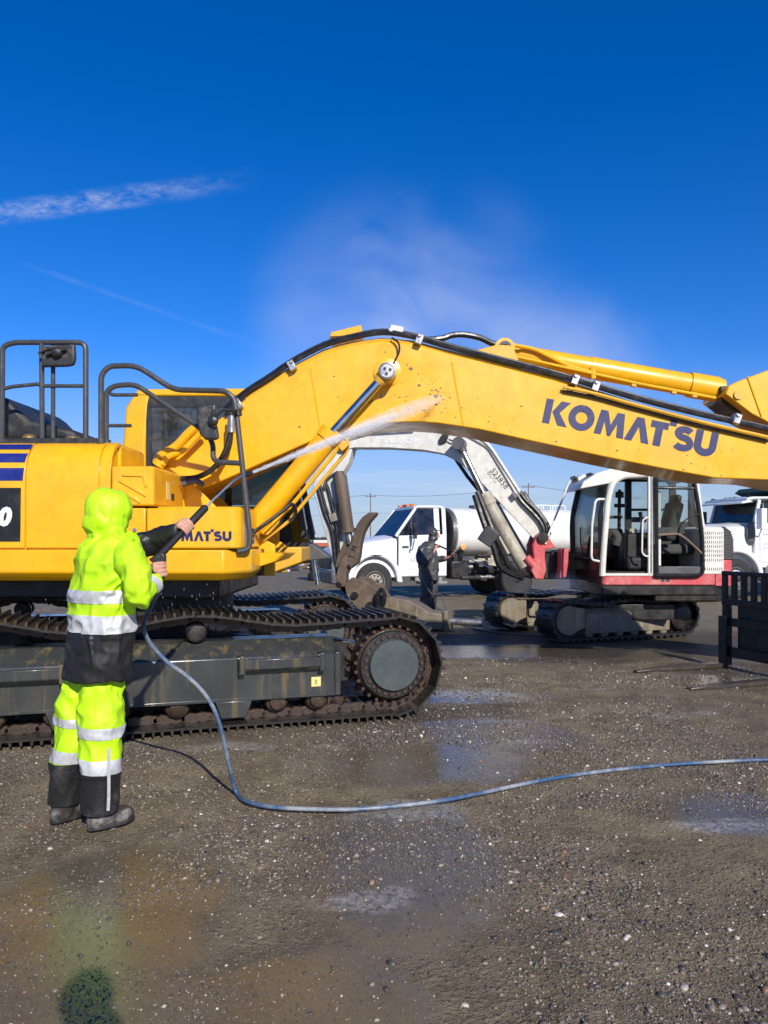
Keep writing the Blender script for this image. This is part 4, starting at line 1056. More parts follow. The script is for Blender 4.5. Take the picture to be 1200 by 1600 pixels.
# ================================================================== WHITE AND RED EXCAVATOR
T = thing('excavator', 'smaller white and faded red tracked excavator with open cab and hydraulic breaker', 'excavator', (3.95, 12.5, 0))
TY = R(21)
t_o = Vector((4.78, 12.22, 0))
TTOP = interp([(-2.15,0.617),(-1.6,0.575),(-1.05,0.625),(-0.5,0.58),(0,0.617)])
for off in (0.0, 1.66):
    o_ = t_o + Vector((-math.sin(TY), math.cos(TY), 0))*off
    u, w_, zc = make_track(T, o_, TY, 2.15, 0.295, 0.46, 0.125, TTOP, (M['rubber'], M['link']), shoe_h=0.03, link_r=0.03, rubber=True)
    def q(a, b_, z_): return o_ + u*a + w_*b_ + Vector((0,0,z_))
    fr = MB()
    prof = [(0.04,0.12),(0.04,0.42),(0.12,0.50),(0.36,0.50),(0.42,0.42),(0.42,0.12)]
    fr.loft([[q(-1.84, a, z_) for a, z_ in prof], [q(-0.25, a, z_) for a, z_ in prof]])
    fo = part('track_frame', fr, M['mud_steel'], T, bevel=0.012)
    for k in range(6):
        mb = MB(); mb.lathe([(0.03,-0.02),(0.065,0.0),(0.075,0.05),(0.05,0.10),(0.05,0.22),(0.075,0.30),(0.03,0.34)], q(-1.75+0.28*k, 0.07, 0.115), w_, 14); part('bottom_roller', mb, M['mud_steel'], fo)
    mb = MB(); mb.lathe([(0.02,-0.01),(0.215,0.0),(0.225,0.02),(0.225,0.06),(0.10,0.10),(0.10,0.30),(0.225,0.36),(0.225,0.42)], q(-2.15, 0.02, zc), w_, 30); part('front_idler', mb, M['mud_steel'], T)
    mb = MB(); mb.prism([(-0.02,-0.24),(0.26,-0.14),(0.26,0.20),(-0.02,0.24)], 0, 0.02)
    mb = MB(); mb.loft([[q(-2.13, 0.03, zc-0.215), q(-1.86, 0.03, zc-0.12), q(-1.86, 0.03, zc+0.17), q(-2.13, 0.03, zc+0.215)], [q(-2.13, 0.10, zc-0.215), q(-1.86, 0.10, zc-0.12), q(-1.86, 0.10, zc+0.17), q(-2.13, 0.10, zc+0.215)]]); part('idler_guard', mb, M['mud_steel'], T, bevel=0.01)
    mb = MB(); mb.lathe([(0.10,-0.01),(0.16,0.0),(0.22,0.03),(0.24,0.10),(0.24,0.30)], q(0, 0.03, zc), w_, 26); part('drive_sprocket', mb, M['dark'], T)
tc0 = Vector((3.95, 12.75, 0))
mb = MB(); mb.box(3.4, 4.5, 11.9, 13.6, 0.30, 0.55); mb.lathe([(0.5,0.5),(0.52,0.52),(0.52,0.80),(0.4,0.82)], tc0, (0,0,1), 32); part('car_body', mb, M['dark'], T, bevel=0.02)
TD = 11.60
# house base with red skirt
mb = MB(); mb.prism([(3.30,TD+0.03),(5.02,TD+0.03),(5.25,11.8),(5.5,12.3),(5.5,13.1),(5.0,13.75),(3.4,13.75),(3.24,13.4),(3.24,11.9)], 0.70, 0.90, 'z'); part('house_base', mb, M['dark'], T, bevel=0.02)
mb = MB(); mb.prism(rrect(3.295, 5.00, TD, 13.7, 0.08, (0,0,0,1)), 0.862, 1.035, 'z'); sk_ = part('red_skirt', mb, M['red'], T, bevel=0.012)
mb = MB(); mb.prism(rrect(5.01, 5.30, TD+0.01, 13.7, 0.12, (1,0,0,0)), 0.845, 1.24, 'z'); part('tail_corner', mb, M['red'], T, bevel=0.012)
mb = MB(); mb.prism([(4.10,TD+0.05),(5.06,TD+0.05),(5.28,11.9),(5.28,12.6),(4.10,12.6)], 0.60, 0.86, 'z'); part('belly_plate', mb, M['dark'], T, bevel=0.03)
for px0 in (1035.5, 1043.5):
    mb = MB(); mb.box(X(px0-3,TD), X(px0+3,TD), TD-0.004, TD+0.001, Z(909,TD), Z(903,TD)); part('skirt_sticker', mb, M['mark_dark'], sk_)
# engine cover behind the cab
mb = MB(); mb.box(4.82, 5.16, 11.63, 13.3, 1.03, 1.74); part('engine_housing', mb, M['cream'], T, bevel=0.05, seg=3)
mb = MB(); mb.prism(rrect(X(1098,TD), X(1131,TD), Z(897,TD), Z(824,TD), 0.05, (1,1,0,0)), TD-0.005, TD+0.04); pp_ = part('perforated_panel', mb, M['cream'], T, bevel=0.01)
mb = MB()
for r_ in range(9):
    for k in range(9):
        if r_ == 7 and k < 9: continue
        cx, cz = X(1101.5+3.25*k, TD), Z(833+7.0*r_, TD)
        mb.prism([(cx-0.008,cz-0.022),(cx+0.001,cz-0.022),(cx+0.012,cz+0.022),(cx+0.003,cz+0.022)], TD-0.0075, TD-0.004)
part('panel_slots', mb, M['blackplastic'], pp_, kind='stuff', smooth=0)
mb = MB(); mb.prism([(X(1131.5,TD),1.24),(5.31,1.24),(5.31,1.55),(5.27,1.68),(5.18,1.745),(X(1131.5,TD),1.75)], 11.66, 13.2); lv = part('louvre_block', mb, M['blackplastic'], T, bevel=0.02)
for k in range(12):
    z0 = 1.26 + 0.036*k; mb = MB(); mb.box(X(1132,TD), 5.315 - max(0, (z0-1.55))*0.35, 11.65, 11.67, z0, z0+0.015); part('louvre_slat', mb, M['grey_metal'], lv)
# cab
C0, C1 = 11.60, 12.70
cabx = MB()
roof = [(906,764),(912,752),(933,739),(960,731),(1010,729),(1060,732),(1082,738),(1088,750),(1084,748),(1078,743),(1018,741),(985,741),(965,745),(953,755)]
mb = MB(); mb.prism(pz(roof, C0), C0-0.01, C1); cbT = part('cab', mb, M['cream'], T, bevel=0.03, seg=3)
def bx3(name, px0, px1, py0, py1, d0, d1, mat_, par=None, bev=0.008):
    mb = MB(); mb.box(X(px0,d0), X(px1,d0), d0, d1, Z(py1,d0), Z(py0,d0)); return part(name, mb, mat_, par or cbT, bevel=bev)
def tb3(name, pts_, D, r, mat_, par=None, fl=0.06, n=10):
    mb = MB(); mb.tube([P(a, b_, D if not isinstance(D, (list, tuple)) else D[i]) for i, (a, b_) in enumerate(pts_)], r, n, fillet=fl); return part(name, mb, mat_, par or cbT)
tb3('front_pillar', [(941,900),(943,860),(950,778),(957,754),(972,744),(1018,741)], 11.62, 0.046, M['cream'], fl=0.16)
bx3('door_pillar', 1013, 1016.5, 741, 899, 11.585, 11.64, M['cream']); bx3('door_pillar', 1018.5, 1022, 741, 899, 11.58, 11.64, M['cream'])
bx3('door_sill', 943, 1022, 896, 900, 11.585, 11.7, M['cream'])
bx3('cab_floor', 946, 1096, 893, 899, 11.66, 12.65, M['dark'])
bx3('back_wall', 1030, 1090, 815, 895, 12.55, 12.66, M['interior']); bx3('back_frame', 1078, 1086, 745, 820, 12.5, 12.6, M['charcoal'])
tb3('roof_rim', [(1018,735),(1075,737),(1088,748),(1094,800),(1098,825)], 11.60, 0.035, M['cream'], fl=0.12)
# windscreen frame (front faces left)
mb = MB(); mb.tube([(3.30,11.66,1.03),(3.27,11.66,1.9),(3.40,11.66,2.52)], 0.03, 8, fillet=0.2); mb.tube([(3.12,12.66,1.03),(3.10,12.66,1.9),(3.24,12.66,2.52)], 0.045, 8, fillet=0.2); mb.tube([(3.24,12.66,2.50),(3.40,11.66,2.50)], 0.04, 8); mb.tube([(3.12,12.66,1.25),(3.30,11.66,1.25)], 0.03, 8)
part('windscreen_frame', mb, M['charcoal'], cbT)
mb = MB(); mb.loft([[(3.30,11.66,1.06),(3.12,12.66,1.06),(3.14,12.66,1.06),(3.32,11.66,1.06)],[(3.27,11.66,1.9),(3.10,12.66,1.9),(3.12,12.66,1.9),(3.29,11.66,1.9)],[(3.40,11.66,2.5),(3.24,12.66,2.5),(3.26,12.66,2.5),(3.42,11.66,2.5)]]); part('windscreen', mb, M['glass_clear'], cbT)
mb = MB(); mb.loft([[(3.29,11.66,0.9),(3.11,12.66,0.9),(3.15,12.66,0.9),(3.34,11.66,0.9)],[(3.295,11.66,1.07),(3.115,12.66,1.07),(3.16,12.66,1.07),(3.345,11.66,1.07)]]); part('front_kick_panel', mb, M['charcoal'], cbT)
mb = MB(); mb.tube([(3.20,12.2,1.12),(3.16,12.35,1.5),(3.16,12.35,1.75)], 0.012, 6); mb.tube([(3.22,12.0,1.6),(3.2,12.2,1.15)], 0.018, 6); part('wiper', mb, M['charcoal'], cbT)
# far side of the cab
mb = MB()
for x_ in (3.55, 4.02, 4.75): mb.box(x_-0.05, x_+0.05, 12.62, 12.68, 1.0, 2.6)
mb.box(3.2, 4.8, 12.62, 12.675, 1.0, 1.32); mb.box(3.2, 4.8, 12.62, 12.675, 2.5, 2.6); mb.box(4.05, 4.7, 12.625, 12.67, 2.02, 2.06)
part('far_frame', mb, M['charcoal'], cbT)
mb = MB(); mb.box(3.2, 4.75, 12.645, 12.655, 1.3, 2.52); part('far_window', mb, M['glass_clear'], cbT)
# open door folded back along the side
dm = MB(); dm.tube([P(a, b_, 11.55) for a, b_ in [(1026,900),(1025,738),(1072,737),(1083,747),(1091,790),(1097,840),(1098,899),(1026,899)]], 0.034, 8, fillet=0.10)
do = part('door', dm, M['charcoal'], cbT)
tb3('door_bar', [(1026,762),(1087,763)], 11.55, 0.024, M['charcoal'], do, 0); bx3('door_board', 1027, 1070, 824, 835, 11.55, 11.60, M['blackplastic'], do)
tb3('door_strut', [(1028,836),(1060,834),(1072,842),(1098,866)], 11.54, 0.02, M['brown_steel'], do, 0.05); tb3('door_strut', [(1060,834),(1064,818),(1080,806),(1096,803)], 11.53, 0.010, M['charcoal'], do, 0.1)
bx3('door_lower_panel', 1028, 1096, 885, 899, 11.55, 11.575, M['grey_metal'], do)
mb = MB(); mb.prism(pz([(1028,740),(1070,740),(1080,749),(1086,760),(1028,760)], 11.55), 11.548, 11.555); part('door_pane', mb, M['glass_clear'], do)
mb = MB(); mb.prism(pz([(1028,765),(1087,765),(1094,824),(1028,824)], 11.55), 11.548, 11.555); part('door_pane', mb, M['glass_clear'], do)
bx3('inner_pillar', 1027, 1033, 768, 884, 11.62, 11.66, M['cream']); tb3('rear_pillar', [(1080,765),(1090,825)], 11.65, 0.022, M['cream'], fl=0)
tb3('grab_rail', [(944,780),(934,780),(930,784),(925,820),(924,870),(926,875),(936,877)], [11.55,11.5,11.48,11.48,11.48,11.48,11.55], 0.018, M['cream'], fl=0.04)
tb3('grab_rail', [(1014,808),(1007,810),(1004,815),(1003,862),(1006,868),(1014,870)], 11.52, 0.014, M['cream'], fl=0.04)
# seat, console and levers
mb = MB(); mb.obox(P(1050,858,12.15), (0.55,0.5,0.16)); mb.obox(P(1047,815,12.15), (0.16,0.46,0.62), Matrix.Rotation(0.25, 3, 'Y')); part('seat', mb, M['seat_grey'], cbT, bevel=0.05, seg=3)
mb = MB(); mb.obox(P(1054,785,12.15), (0.12,0.30,0.24), Matrix.Rotation(0.2, 3, 'Y')); part('headrest', mb, M['interior'], cbT, bevel=0.05, seg=3)
mb = MB(); mb.obox(P(985,862,12.2), (0.42,0.7,0.6)); mb.obox(P(1000,880,11.9), (0.5,0.3,0.22)); mb.obox(P(960,850,12.4), (0.22,0.3,0.5)); part('console', mb, M['interior'], cbT, bevel=0.05)
mb = MB(); mb.tube([P(1000,845,11.95), P(1003,815,11.95), P(1000,800,11.95)], [0.02,0.02,0.035], 8); mb.obox(P(998,812,12.0), (0.2,0.12,0.08)); part('control_lever', mb, M['blackplastic'], cbT)
mb = MB(); mb.obox(P(968,773,12.5), (0.13,0.05,0.10)); mb.obox(P(968,790,12.5), (0.17,0.05,0.06)); mb.obox(P(962,808,12.4), (0.22,0.05,0.05)); mb.tube([P(968,765,12.5), P(967,850,12.45)], 0.03, 8); part('monitor_post', mb, M['blackplastic'], cbT, bevel=0.01)
mb = MB(); mb.tube(spline([P(950,838,12.0), P(958,832,11.95), P(965,840,11.9), P(962,852,11.9)], 4), 0.06, 10); part('steering_boot', mb, M['seat_grey'], cbT)
mb = MB(); mb.obox(P(988,833,11.95), (0.12,0.12,0.14)); mb.obox(P(1001,850,11.9), (0.10,0.10,0.22)); part('light_panel', mb, M['cream_dirty'], cbT, bevel=0.02)
# lamp visors on the roof edge
for a, D_ in (((897,743),(903,746),(913,741),(917,741),(912,757),(905,760)), 12.3), (((922,738),(928,740),(945,736),(946,752),(938,755),(930,752)), 11.75):
    mb = MB(); mb.prism(pz(a, D_), D_, D_+0.28); lo_ = part('lamp_visor', mb, M['cream'], cbT, bevel=0.01)
    mb = MB(); p0, p1 = a[0], a[-1]; mb.prism(pz([p0, a[1], (a[5][0]+2, a[5][1]), (a[5][0]-3, a[5][1]+1)], D_), D_-0.01, D_+0.29); part('lamp_lens', mb, M['charcoal'], lo_, bevel=0.01)
bx3('roof_camera', 1000, 1012, 724, 731, 11.9, 12.0, M['grey_metal'], None, 0.02)
tb3('mirror_stay', [(905,750),(893,750),(889,754),(856,838),(852,850)], [12.4,12.4,12.4,12.4,12.4], 0.016, M['cream'], fl=0.06)
# swing post
mb = MB(); mb.prism(pz([(838,836),(846,832),(858,842),(868,856),(852,858),(851,868),(853,890),(849,905),(836,905),(829,890),(834,870),(832,852)], 12.45), 12.42, 12.56); sw = part('swing_post', mb, M['red'], T, bevel=0.015)
mb = MB(); mb.prism(pz([(838,836),(846,832),(858,842),(868,856),(852,858),(851,868),(853,890),(849,905),(836,905),(829,890),(834,870),(832,852)], 12.45), 12.86, 13.0); part('swing_post_plate', mb, M['red'], sw, bevel=0.015)
mb = MB(); mb.prism(pz([(877,857),(889,857),(888,880),(885,902),(874,904),(877,884)], 12.2), 12.2, 12.5); part('swing_bracket', mb, M['red'], T, bevel=0.015)
mb = MB(); mb.prism(pz([(850,862),(905,862),(905,905),(850,905)], 12.6), 12.57, 12.85); part('swing_knuckle', mb, M['dark'], T, bevel=0.02)
mb = MB(); mb.cyl(P(849,840,12.36), P(849,840,12.36)+Vector((0,0.7,0)), 0.085, n=20); part('boom_pin', mb, M['dark'], T)
mb = MB(); mb.cyl(P(822,871,12.38), P(834,884,12.38), 0.07, n=16); part('cylinder_foot', mb, M['red'], T)
_before = set(o.name for o in T.children)
# boom
E0, E1 = 12.56, 12.86
bt = [(532,692),(545,680),(560,672),(600,662),(640,656),(690,656),(725,662),(752,676),(772,697),(798,738),(820,772),(845,806),(860,826),(862,844),(850,852)]
bb = [(838,842),(816,818),(790,790),(764,761),(740,737),(722,722),(700,711),(670,705),(617,700),(560,698),(536,704)]
mb = MB(); mb.prism(pz(bt+bb, E0), E0, E1); tbm = part('boom', mb, M['cream'], T, bevel=0.014)
font_text('lettering', 'TaKeUCHI', P(601,692.5,E0-0.004), (1,0,-0.035), (0.035,0,1), 0.088, M['white_vinyl'], tbm, bold=0.004, spacing=1.25)
dn_dir = (P(789,755,E0)-P(775,737,E0)).normalized(); up_dir = Vector((0,-1,0)).cross(dn_dir); up_dir = -up_dir if up_dir.x < 0 else up_dir
font_text('stencil_number', '523858', P(774,739,E0-0.003), dn_dir, up_dir, 0.085, M['mark_dark'], tbm, spacing=1.1)
font_text('stencil_number', 'BOG', P(769,742,E0-0.003), dn_dir, up_dir, 0.07, M['mark_grey'], tbm, spacing=1.1)
for k, (pts_, r_, mt) in enumerate((([(640,672),(700,672),(728,677),(757,694),(772,703),(815,776)], 0.022, 'cream'), ([(735,676),(762,690),(776,703),(820,773)], 0.022, 'cream'), ([(575,673),(660,671)], 0.016, 'cream_dirty'))):
    mb = MB(); mb.tube([P(a, b_, E0-0.02-0.03*k) for a, b_ in pts_], r_, 8, fillet=0.12); part('oil_pipe', mb, M[mt], tbm)
for pts_ in ([(815,774),(822,786),(838,803),(850,818),(854,832),(848,845)], [(819,771),(828,784),(844,800),(856,818),(858,832)], [(824,772),(836,790),(850,806),(860,822),(862,836)]):
    mb = MB(); mb.tube(spline([P(a, b_, E0-0.04) for a, b_ in pts_], 5), 0.032, 8); part('hydraulic_hose', mb, M['hose'], tbm)
mb = MB(); mb.obox(P(812,776,E0-0.04), (0.10,0.12,0.06), Matrix.Rotation(0.95,3,'Y')); part('hose_clamp', mb, M['steel'], tbm)
mb = MB(); mb.prism(pz([(697,688),(705,678),(712,682),(708,694),(700,697),(696,694)], E0), E0-0.05, E0); part('grease_patch', mb, M['dark'], tbm, bevel=0.01)
mb = MB(); mb.tube(spline([P(712,690,E0-0.05), P(722,692,E0-0.06), P(732,680,E0-0.05)], 4), 0.012, 6); part('grease_line', mb, M['dark'], tbm)
# boom cylinders, one each side
for D_ in (12.40, 13.0):
    a, b_, c_ = P(829,884,12.4), P(768,774,12.4), P(731,697,12.4)
    for v in (a, b_, c_): v.y = D_
    ax_ = (c_-a).normalized()
    mb = MB(); mb.tube([a, a+ax_*0.1, b_-ax_*0.2, b_-ax_*0.2, b_, b_], [0.09,0.105,0.105,0.125,0.125,0.06], 18); co = part('boom_cylinder', mb, M['cream_dirty'], T)
    mb = MB(); mb.cyl(b_-ax_*0.05, c_, 0.048, n=28); part('cylinder_rod', mb, M['chrome'], co)
    mb = MB(); mb.cyl(c_+Vector((0,-0.09,0)), c_+Vector((0,0.2,0)), 0.10, n=20); mb.tube([c_, c_-ax_*0.16], [0.085,0.06], 12); part('rod_eye', mb, M['grey_metal'], co)
    mb = MB(); sd = Vector((-0.75,-0.35,-0.45))*0.13
    mb.tube([a+ax_*0.3+sd, b_-ax_*0.15+sd], 0.028, 8); part('oil_pipe', mb, M['cream_dirty'], co)
mb = MB(); mb.obox(P(783,838,12.15), (0.24,0.22,0.26), Matrix.Rotation(0.6,3,'Y')); part('valve_block', mb, M['grey_metal'], T, bevel=0.02)
mb = MB(); mb.tube(spline([P(760,775,12.2), P(768,800,12.2), P(778,825,12.15), P(790,855,12.15), P(800,885,12.2), P(826,900,12.4)], 5), 0.05, 8); part('hydraulic_hose', mb, M['hose'], T)
mb = MB(); mb.tube(spline([P(764,770,12.2), P(776,800,12.2), P(790,832,12.15), P(800,858,12.2), P(812,886,12.3), P(836,897,12.5)], 5), 0.045, 8); part('hydraulic_hose', mb, M['hose'], T)
mb = MB(); mb.tube([P(712,714,12.78), P(734,747,12.78), P(758,777,12.78)], 0.03, 8); part('hydraulic_hose', mb, M['hose'], T)
# arm
A0, A1 = 12.58, 12.84
am = [(519,706),(530,690),(546,686),(556,700),(550,722),(534,746),(537,815),(543,852),(545,876),(538,890),(527,888),(521,868),(506,815),(491,764),(494,735)]
mb = MB(); mb.prism(pz(am, A0), A0, A1); tam = part('arm', mb, M['cream'], T, bevel=0.014)
mb = MB(); mb.cyl(P(540,696,A0-0.05), P(540,696,A0-0.05)+Vector((0,0.4,0)), 0.09, n=18); part('arm_pin', mb, M['grey_metal'], tam)
for pts_, r_ in (([(500,758),(512,800),(524,830),(530,880),(534,905)], 0.032), ([(512,752),(518,765),(528,806),(534,850),(533,900)], 0.03), ([(503,752),(515,795),(524,812)], 0.022)):
    mb = MB(); mb.tube(spline([P(a, b_, A0-0.03) for a, b_ in pts_], 5), r_, 8); part('hydraulic_hose', mb, M['hose'], tam)
for pts_, r_ in (([(512,762),(513,752),(522,742),(534,735)], 0.02), ([(529,804),(531,792),(538,776),(541,760)], 0.02)):
    mb = MB(); mb.tube(spline([P(a, b_, A0-0.05) for a, b_ in pts_], 5), r_, 8); part('hydraulic_hose', mb, M['grey_metal'], tam)
mb = MB(); mb.obox(P(527,808,A0-0.05), (0.12,0.1,0.14), Matrix.Rotation(-0.3,3,'Y')); part('hose_clamp', mb, M['cream_dirty'], tam, bevel=0.01)
a, b_, c_ = P(537,735,12.5), P(552,832,12.5), P(556,850,12.5)
mb = MB(); mb.tube([a, a.lerp(b_,0.08), a.lerp(b_,0.08), a.lerp(b_,0.94), a.lerp(b_,0.94), b_], [0.07,0.09,0.115,0.105,0.135,0.135], 16); co = part('bucket_cylinder', mb, M['brown_steel'], T)
mb = MB(); mb.cyl(b_, c_, 0.06, n=12); part('cylinder_rod', mb, M['steel'], co)
a, b_, c_ = P(480,770,12.35), P(492,836,12.35), P(505,915,12.35)
mb = MB(); mb.tube([a, a.lerp(b_,0.5), b_, b_], [0.05,0.075,0.095,0.06], 14); co = part('thumb_cylinder', mb, M['grey_metal'], T)
mb = MB(); mb.cyl(b_.lerp(a,0.05), c_, 0.045, n=12); part('cylinder_rod', mb, M['chrome'], co)
mb = MB(); mb.tube(spline([P(478,765,12.3), P(486,800,12.3), P(487,826,12.3), P(478,838,12.3), P(466,836,12.3)], 4), 0.02, 8); part('hydraulic_hose', mb, M['hose'], co)
# linkage, thumb and breaker
mb = MB(); mb.prism(pz([(548,842),(560,842),(562,852),(556,866),(548,880),(540,892),(530,886),(534,868)], 12.5), 12.5, 12.6); part('bucket_link', mb, M['brown_steel'], T, bevel=0.01)
th = [(425,300),(350,305),(290,345),(240,410),(205,500),(180,580),(120,680),(60,790),(30,900),(30,970),(60,1015),(120,1000),(130,930),(128,890),(150,840),(240,780),(262,690),(275,580),(300,490),(350,400),(415,330)]
mb = MB(); mb.prism(pz([(530+a/6, 750+b_/6) for a, b_ in th], 12.4), 12.36, 12.56); tho = part('thumb', mb, M['brown_steel'], T, bevel=0.02)
mb = MB(); mb.cyl(P(557,885,12.34), P(557,885,12.36), 0.03, n=12); mb.cyl(P(540,915,12.33), P(540,915,12.36), 0.05, n=12); part('thumb_pin', mb, M['dark'], tho)
font_text('cast_mark', 'TM', P(563,874,12.354), Vector((0.35,0,0.94)), Vector((-0.94,0,0.35)), 0.085, M['dark'], tho, spacing=2.0)
for D_, nm in ((12.42, 'breaker_side_plate'), (12.88, 'breaker_side_plate')):
    mb = MB(); mb.prism(pz([(548,912),(560,902),(578,905),(600,918),(612,934),(612,962),(590,966),(565,945),(552,930)], 12.6), D_, D_+0.06); part(nm, mb, M['brown_steel'], T, bevel=0.01)
mb = MB(); mb.prism(pz([(598,936),(620,931),(648,936),(664,944),(678,953),(706,956),(707,979),(668,979),(630,966),(600,958)], 12.7), 12.52, 13.0); br = part('breaker', mb, M['mud_steel'], T, bevel=0.02)
mb = MB(); mb.prism(pz([(703,950),(709,950),(709,981),(703,981)], 12.7), 12.48, 13.04); part('breaker_flange', mb, M['mud_steel'], br, bevel=0.006)
mb = MB(); mb.cyl(P(706,967,12.75), P(757,969,12.75), 0.055, n=16); part('breaker_chisel', mb, M['steel'], br)
mb = MB(); mb.tube(spline([P(603,948,12.35), P(605,930,12.3), P(611,921,12.3), P(616,927,12.3), P(615,942,12.3), P(608,950,12.35)], 5), 0.035, 8); part('hydraulic_hose', mb, M['hose'], br)
for a, b_ in ((565,931), (590,946)):
    mb = MB(); mb.cyl(P(a, b_, 12.38), P(a, b_, 12.42)+Vector((0,0.6,0)), 0.06, n=14); part('breaker_pin', mb, M['dark'], br)

# the boom is slewed away from the viewer: turn boom, arm and tool together about the boom foot
piv = P(850, 838, 12.7) - ORG[T.name]
MT = Matrix.Translation(piv) @ Matrix.Rotation(R(-14.5), 4, 'Z') @ Matrix.Scale(1.055, 4) @ Matrix.Translation(-piv)
for o in list(T.children):
    if o.name not in _before:
        for q_ in [o] + list(o.children): q_.data.transform(MT)
# ================================================================== TRUCKS
def wheel(root, x, y, R_, w, rim, name='wheel', side=1, dual=False, nut=10, zc=None):
    zc = R_ if zc is None else zc
    ax_ = Vector((0, side, 0)); o = Vector((x, y, zc))
    mb = MB(); r = R_
    for k in range(2 if dual else 1):
        s_ = -k*(w+0.03)
        mb.lathe([(r*0.56,s_-w*0.92),(r*0.70,s_-w),(r*0.90,s_-w*0.97),(r*0.985,s_-w*0.84),(r,s_-w*0.70),(r,s_-w*0.30),(r*0.985,s_-w*0.16),(r*0.90,s_-w*0.03),(r*0.70,s_),(r*0.56,s_-w*0.08)], o, ax_, 36)
    ty = part(name, mb, M['tyre'], root)
    if not dual:
        gv_ = MB()
    mb = MB()
    if dual: mb.lathe([(r*0.57,-w*0.1),(r*0.54,-w*0.10),(r*0.50,-w*0.5),(r*0.46,-w*0.62),(r*0.26,-w*0.64),(r*0.24,-w*0.35),(r*0.20,-w*0.15),(0.02,-w*0.12)], o, ax_, 30)
    else: mb.lathe([(r*0.57,-w*0.1),(r*0.545,-w*0.02),(r*0.52,-w*0.08),(r*0.47,-w*0.10),(r*0.30,-w*0.02),(r*0.25,w*0.02),(r*0.21,w*0.18),(r*0.18,w*0.24),(0.02,w*0.25)], o, ax_, 30)
    part('rim', mb, rim, ty)
    mb = MB(); bolts(mb, o + ax_*(0.0 if not dual else -w*0.62), ax_, r*0.34, nut, 0.018, 0.045); part('wheel_nuts', mb, M['rust_bolt'], ty, kind='stuff')
    mb = MB(); mb.lathe([(r*0.17,0.0),(r*0.17,w*0.27),(r*0.13,w*0.31),(0.01,w*0.31)], o + ax_*(0 if not dual else -w*0.3), ax_, 18); part('hub', mb, M['dark'], ty)
    return ty
def mir(fn):
    for s_ in (1, -1): fn(s_)
# ---- white water truck ------------------------------------------------
phi = R(18)
fx = Vector((-math.cos(phi), -math.sin(phi), 0)); lx = Vector((math.sin(phi), -math.cos(phi), 0))
W0 = Vector((X(587,19.2), 19.2, 0)) - lx*1.08
WT = thing('water_truck', 'white water tanker truck with rounded hood and cream elliptical tank', 'truck', W0, math.pi + phi); WT.scale = (0.93, 0.95, 0.97)
arch = [(0.64*math.cos(R(a)), 0.52 + 0.64*math.sin(R(a))) for a in range(-8, 189, 12)]
hood_p = [(1.02,0.55),(1.12,0.80),(1.12,1.18),(1.02,1.40),(0.70,1.50),(0.1,1.62),(-0.62,1.72),(-0.78,1.72),(-0.78,0.62)] 
side_p = [(1.00,0.56)] + hood_p[1:] [:-1] + [(-0.78,0.50),(-0.66,0.46)] + arch[::-1]
def fsec(x, zt, hw, zb, k=0.16):
    return [Vector((x,-hw,zb)), Vector((x,-hw,zt-k)), Vector((x,-hw+0.05,zt-k*0.45)), Vector((x,-hw+0.22,zt-0.02)), Vector((x,0,zt+0.03)), Vector((x,hw-0.22,zt-0.02)), Vector((x,hw-0.05,zt-k*0.45)), Vector((x,hw,zt-k)), Vector((x,hw,zb))]
mb = MB(); mb.loft([fsec(1.08,1.22,0.70,0.62), fsec(1.02,1.36,0.80,0.60), fsec(0.75,1.47,0.86,0.60), fsec(0.1,1.60,0.92,0.60), fsec(-0.66,1.70,0.98,0.60)])
hood = part('hood', mb, M['truck_white'], WT, bevel=0.02)
def fender(s_):
    prof = [(0.70*math.cos(R(a))*1.04, 0.50 + 0.72*math.sin(R(a))) for a in range(-4, 185, 11)] + [(-0.70,0.60),(-0.66,0.50)] + arch[::-1] + [(0.70,0.5)]
    outer = [(0.80,0.50)] + [(0.78*math.cos(R(a)), 0.50 + 0.76*math.sin(R(a))) for a in range(10, 175, 11)] + [(-0.80,0.46)] + [(x_*0.97, z_) for x_, z_ in arch[::-1]]
    mb = MB(); mb.prism(outer, s_*0.80, s_*1.12); part('fender', mb, M['truck_white'], WT, bevel=0.05, seg=3)
mir(fender)
def wheel_well(s_):
    mb = MB(); mb.box(-0.62, 0.62, min(s_*0.35, s_*0.82), max(s_*0.35, s_*0.82), 0.5, 1.12); part('wheel_well', mb, M['dark'], WT)
mir(wheel_well)
mb = MB(); mb.box(1.04,1.22,-1.12,1.12,0.46,0.78); part('front_bumper', mb, M['grey_metal'], WT, bevel=0.04)
mb = MB(); mb.box(1.09,1.13,-0.6,0.6,0.82,1.16); part('grille', mb, M['charcoal'], WT, bevel=0.02)
def lamp(s_):
    mb = MB(); mb.box(1.0,1.11,min(s_*0.66,s_*0.92),max(s_*0.66,s_*0.92),0.86,1.12); part('headlight', mb, M['glass'], WT, bevel=0.03)
mir(lamp)
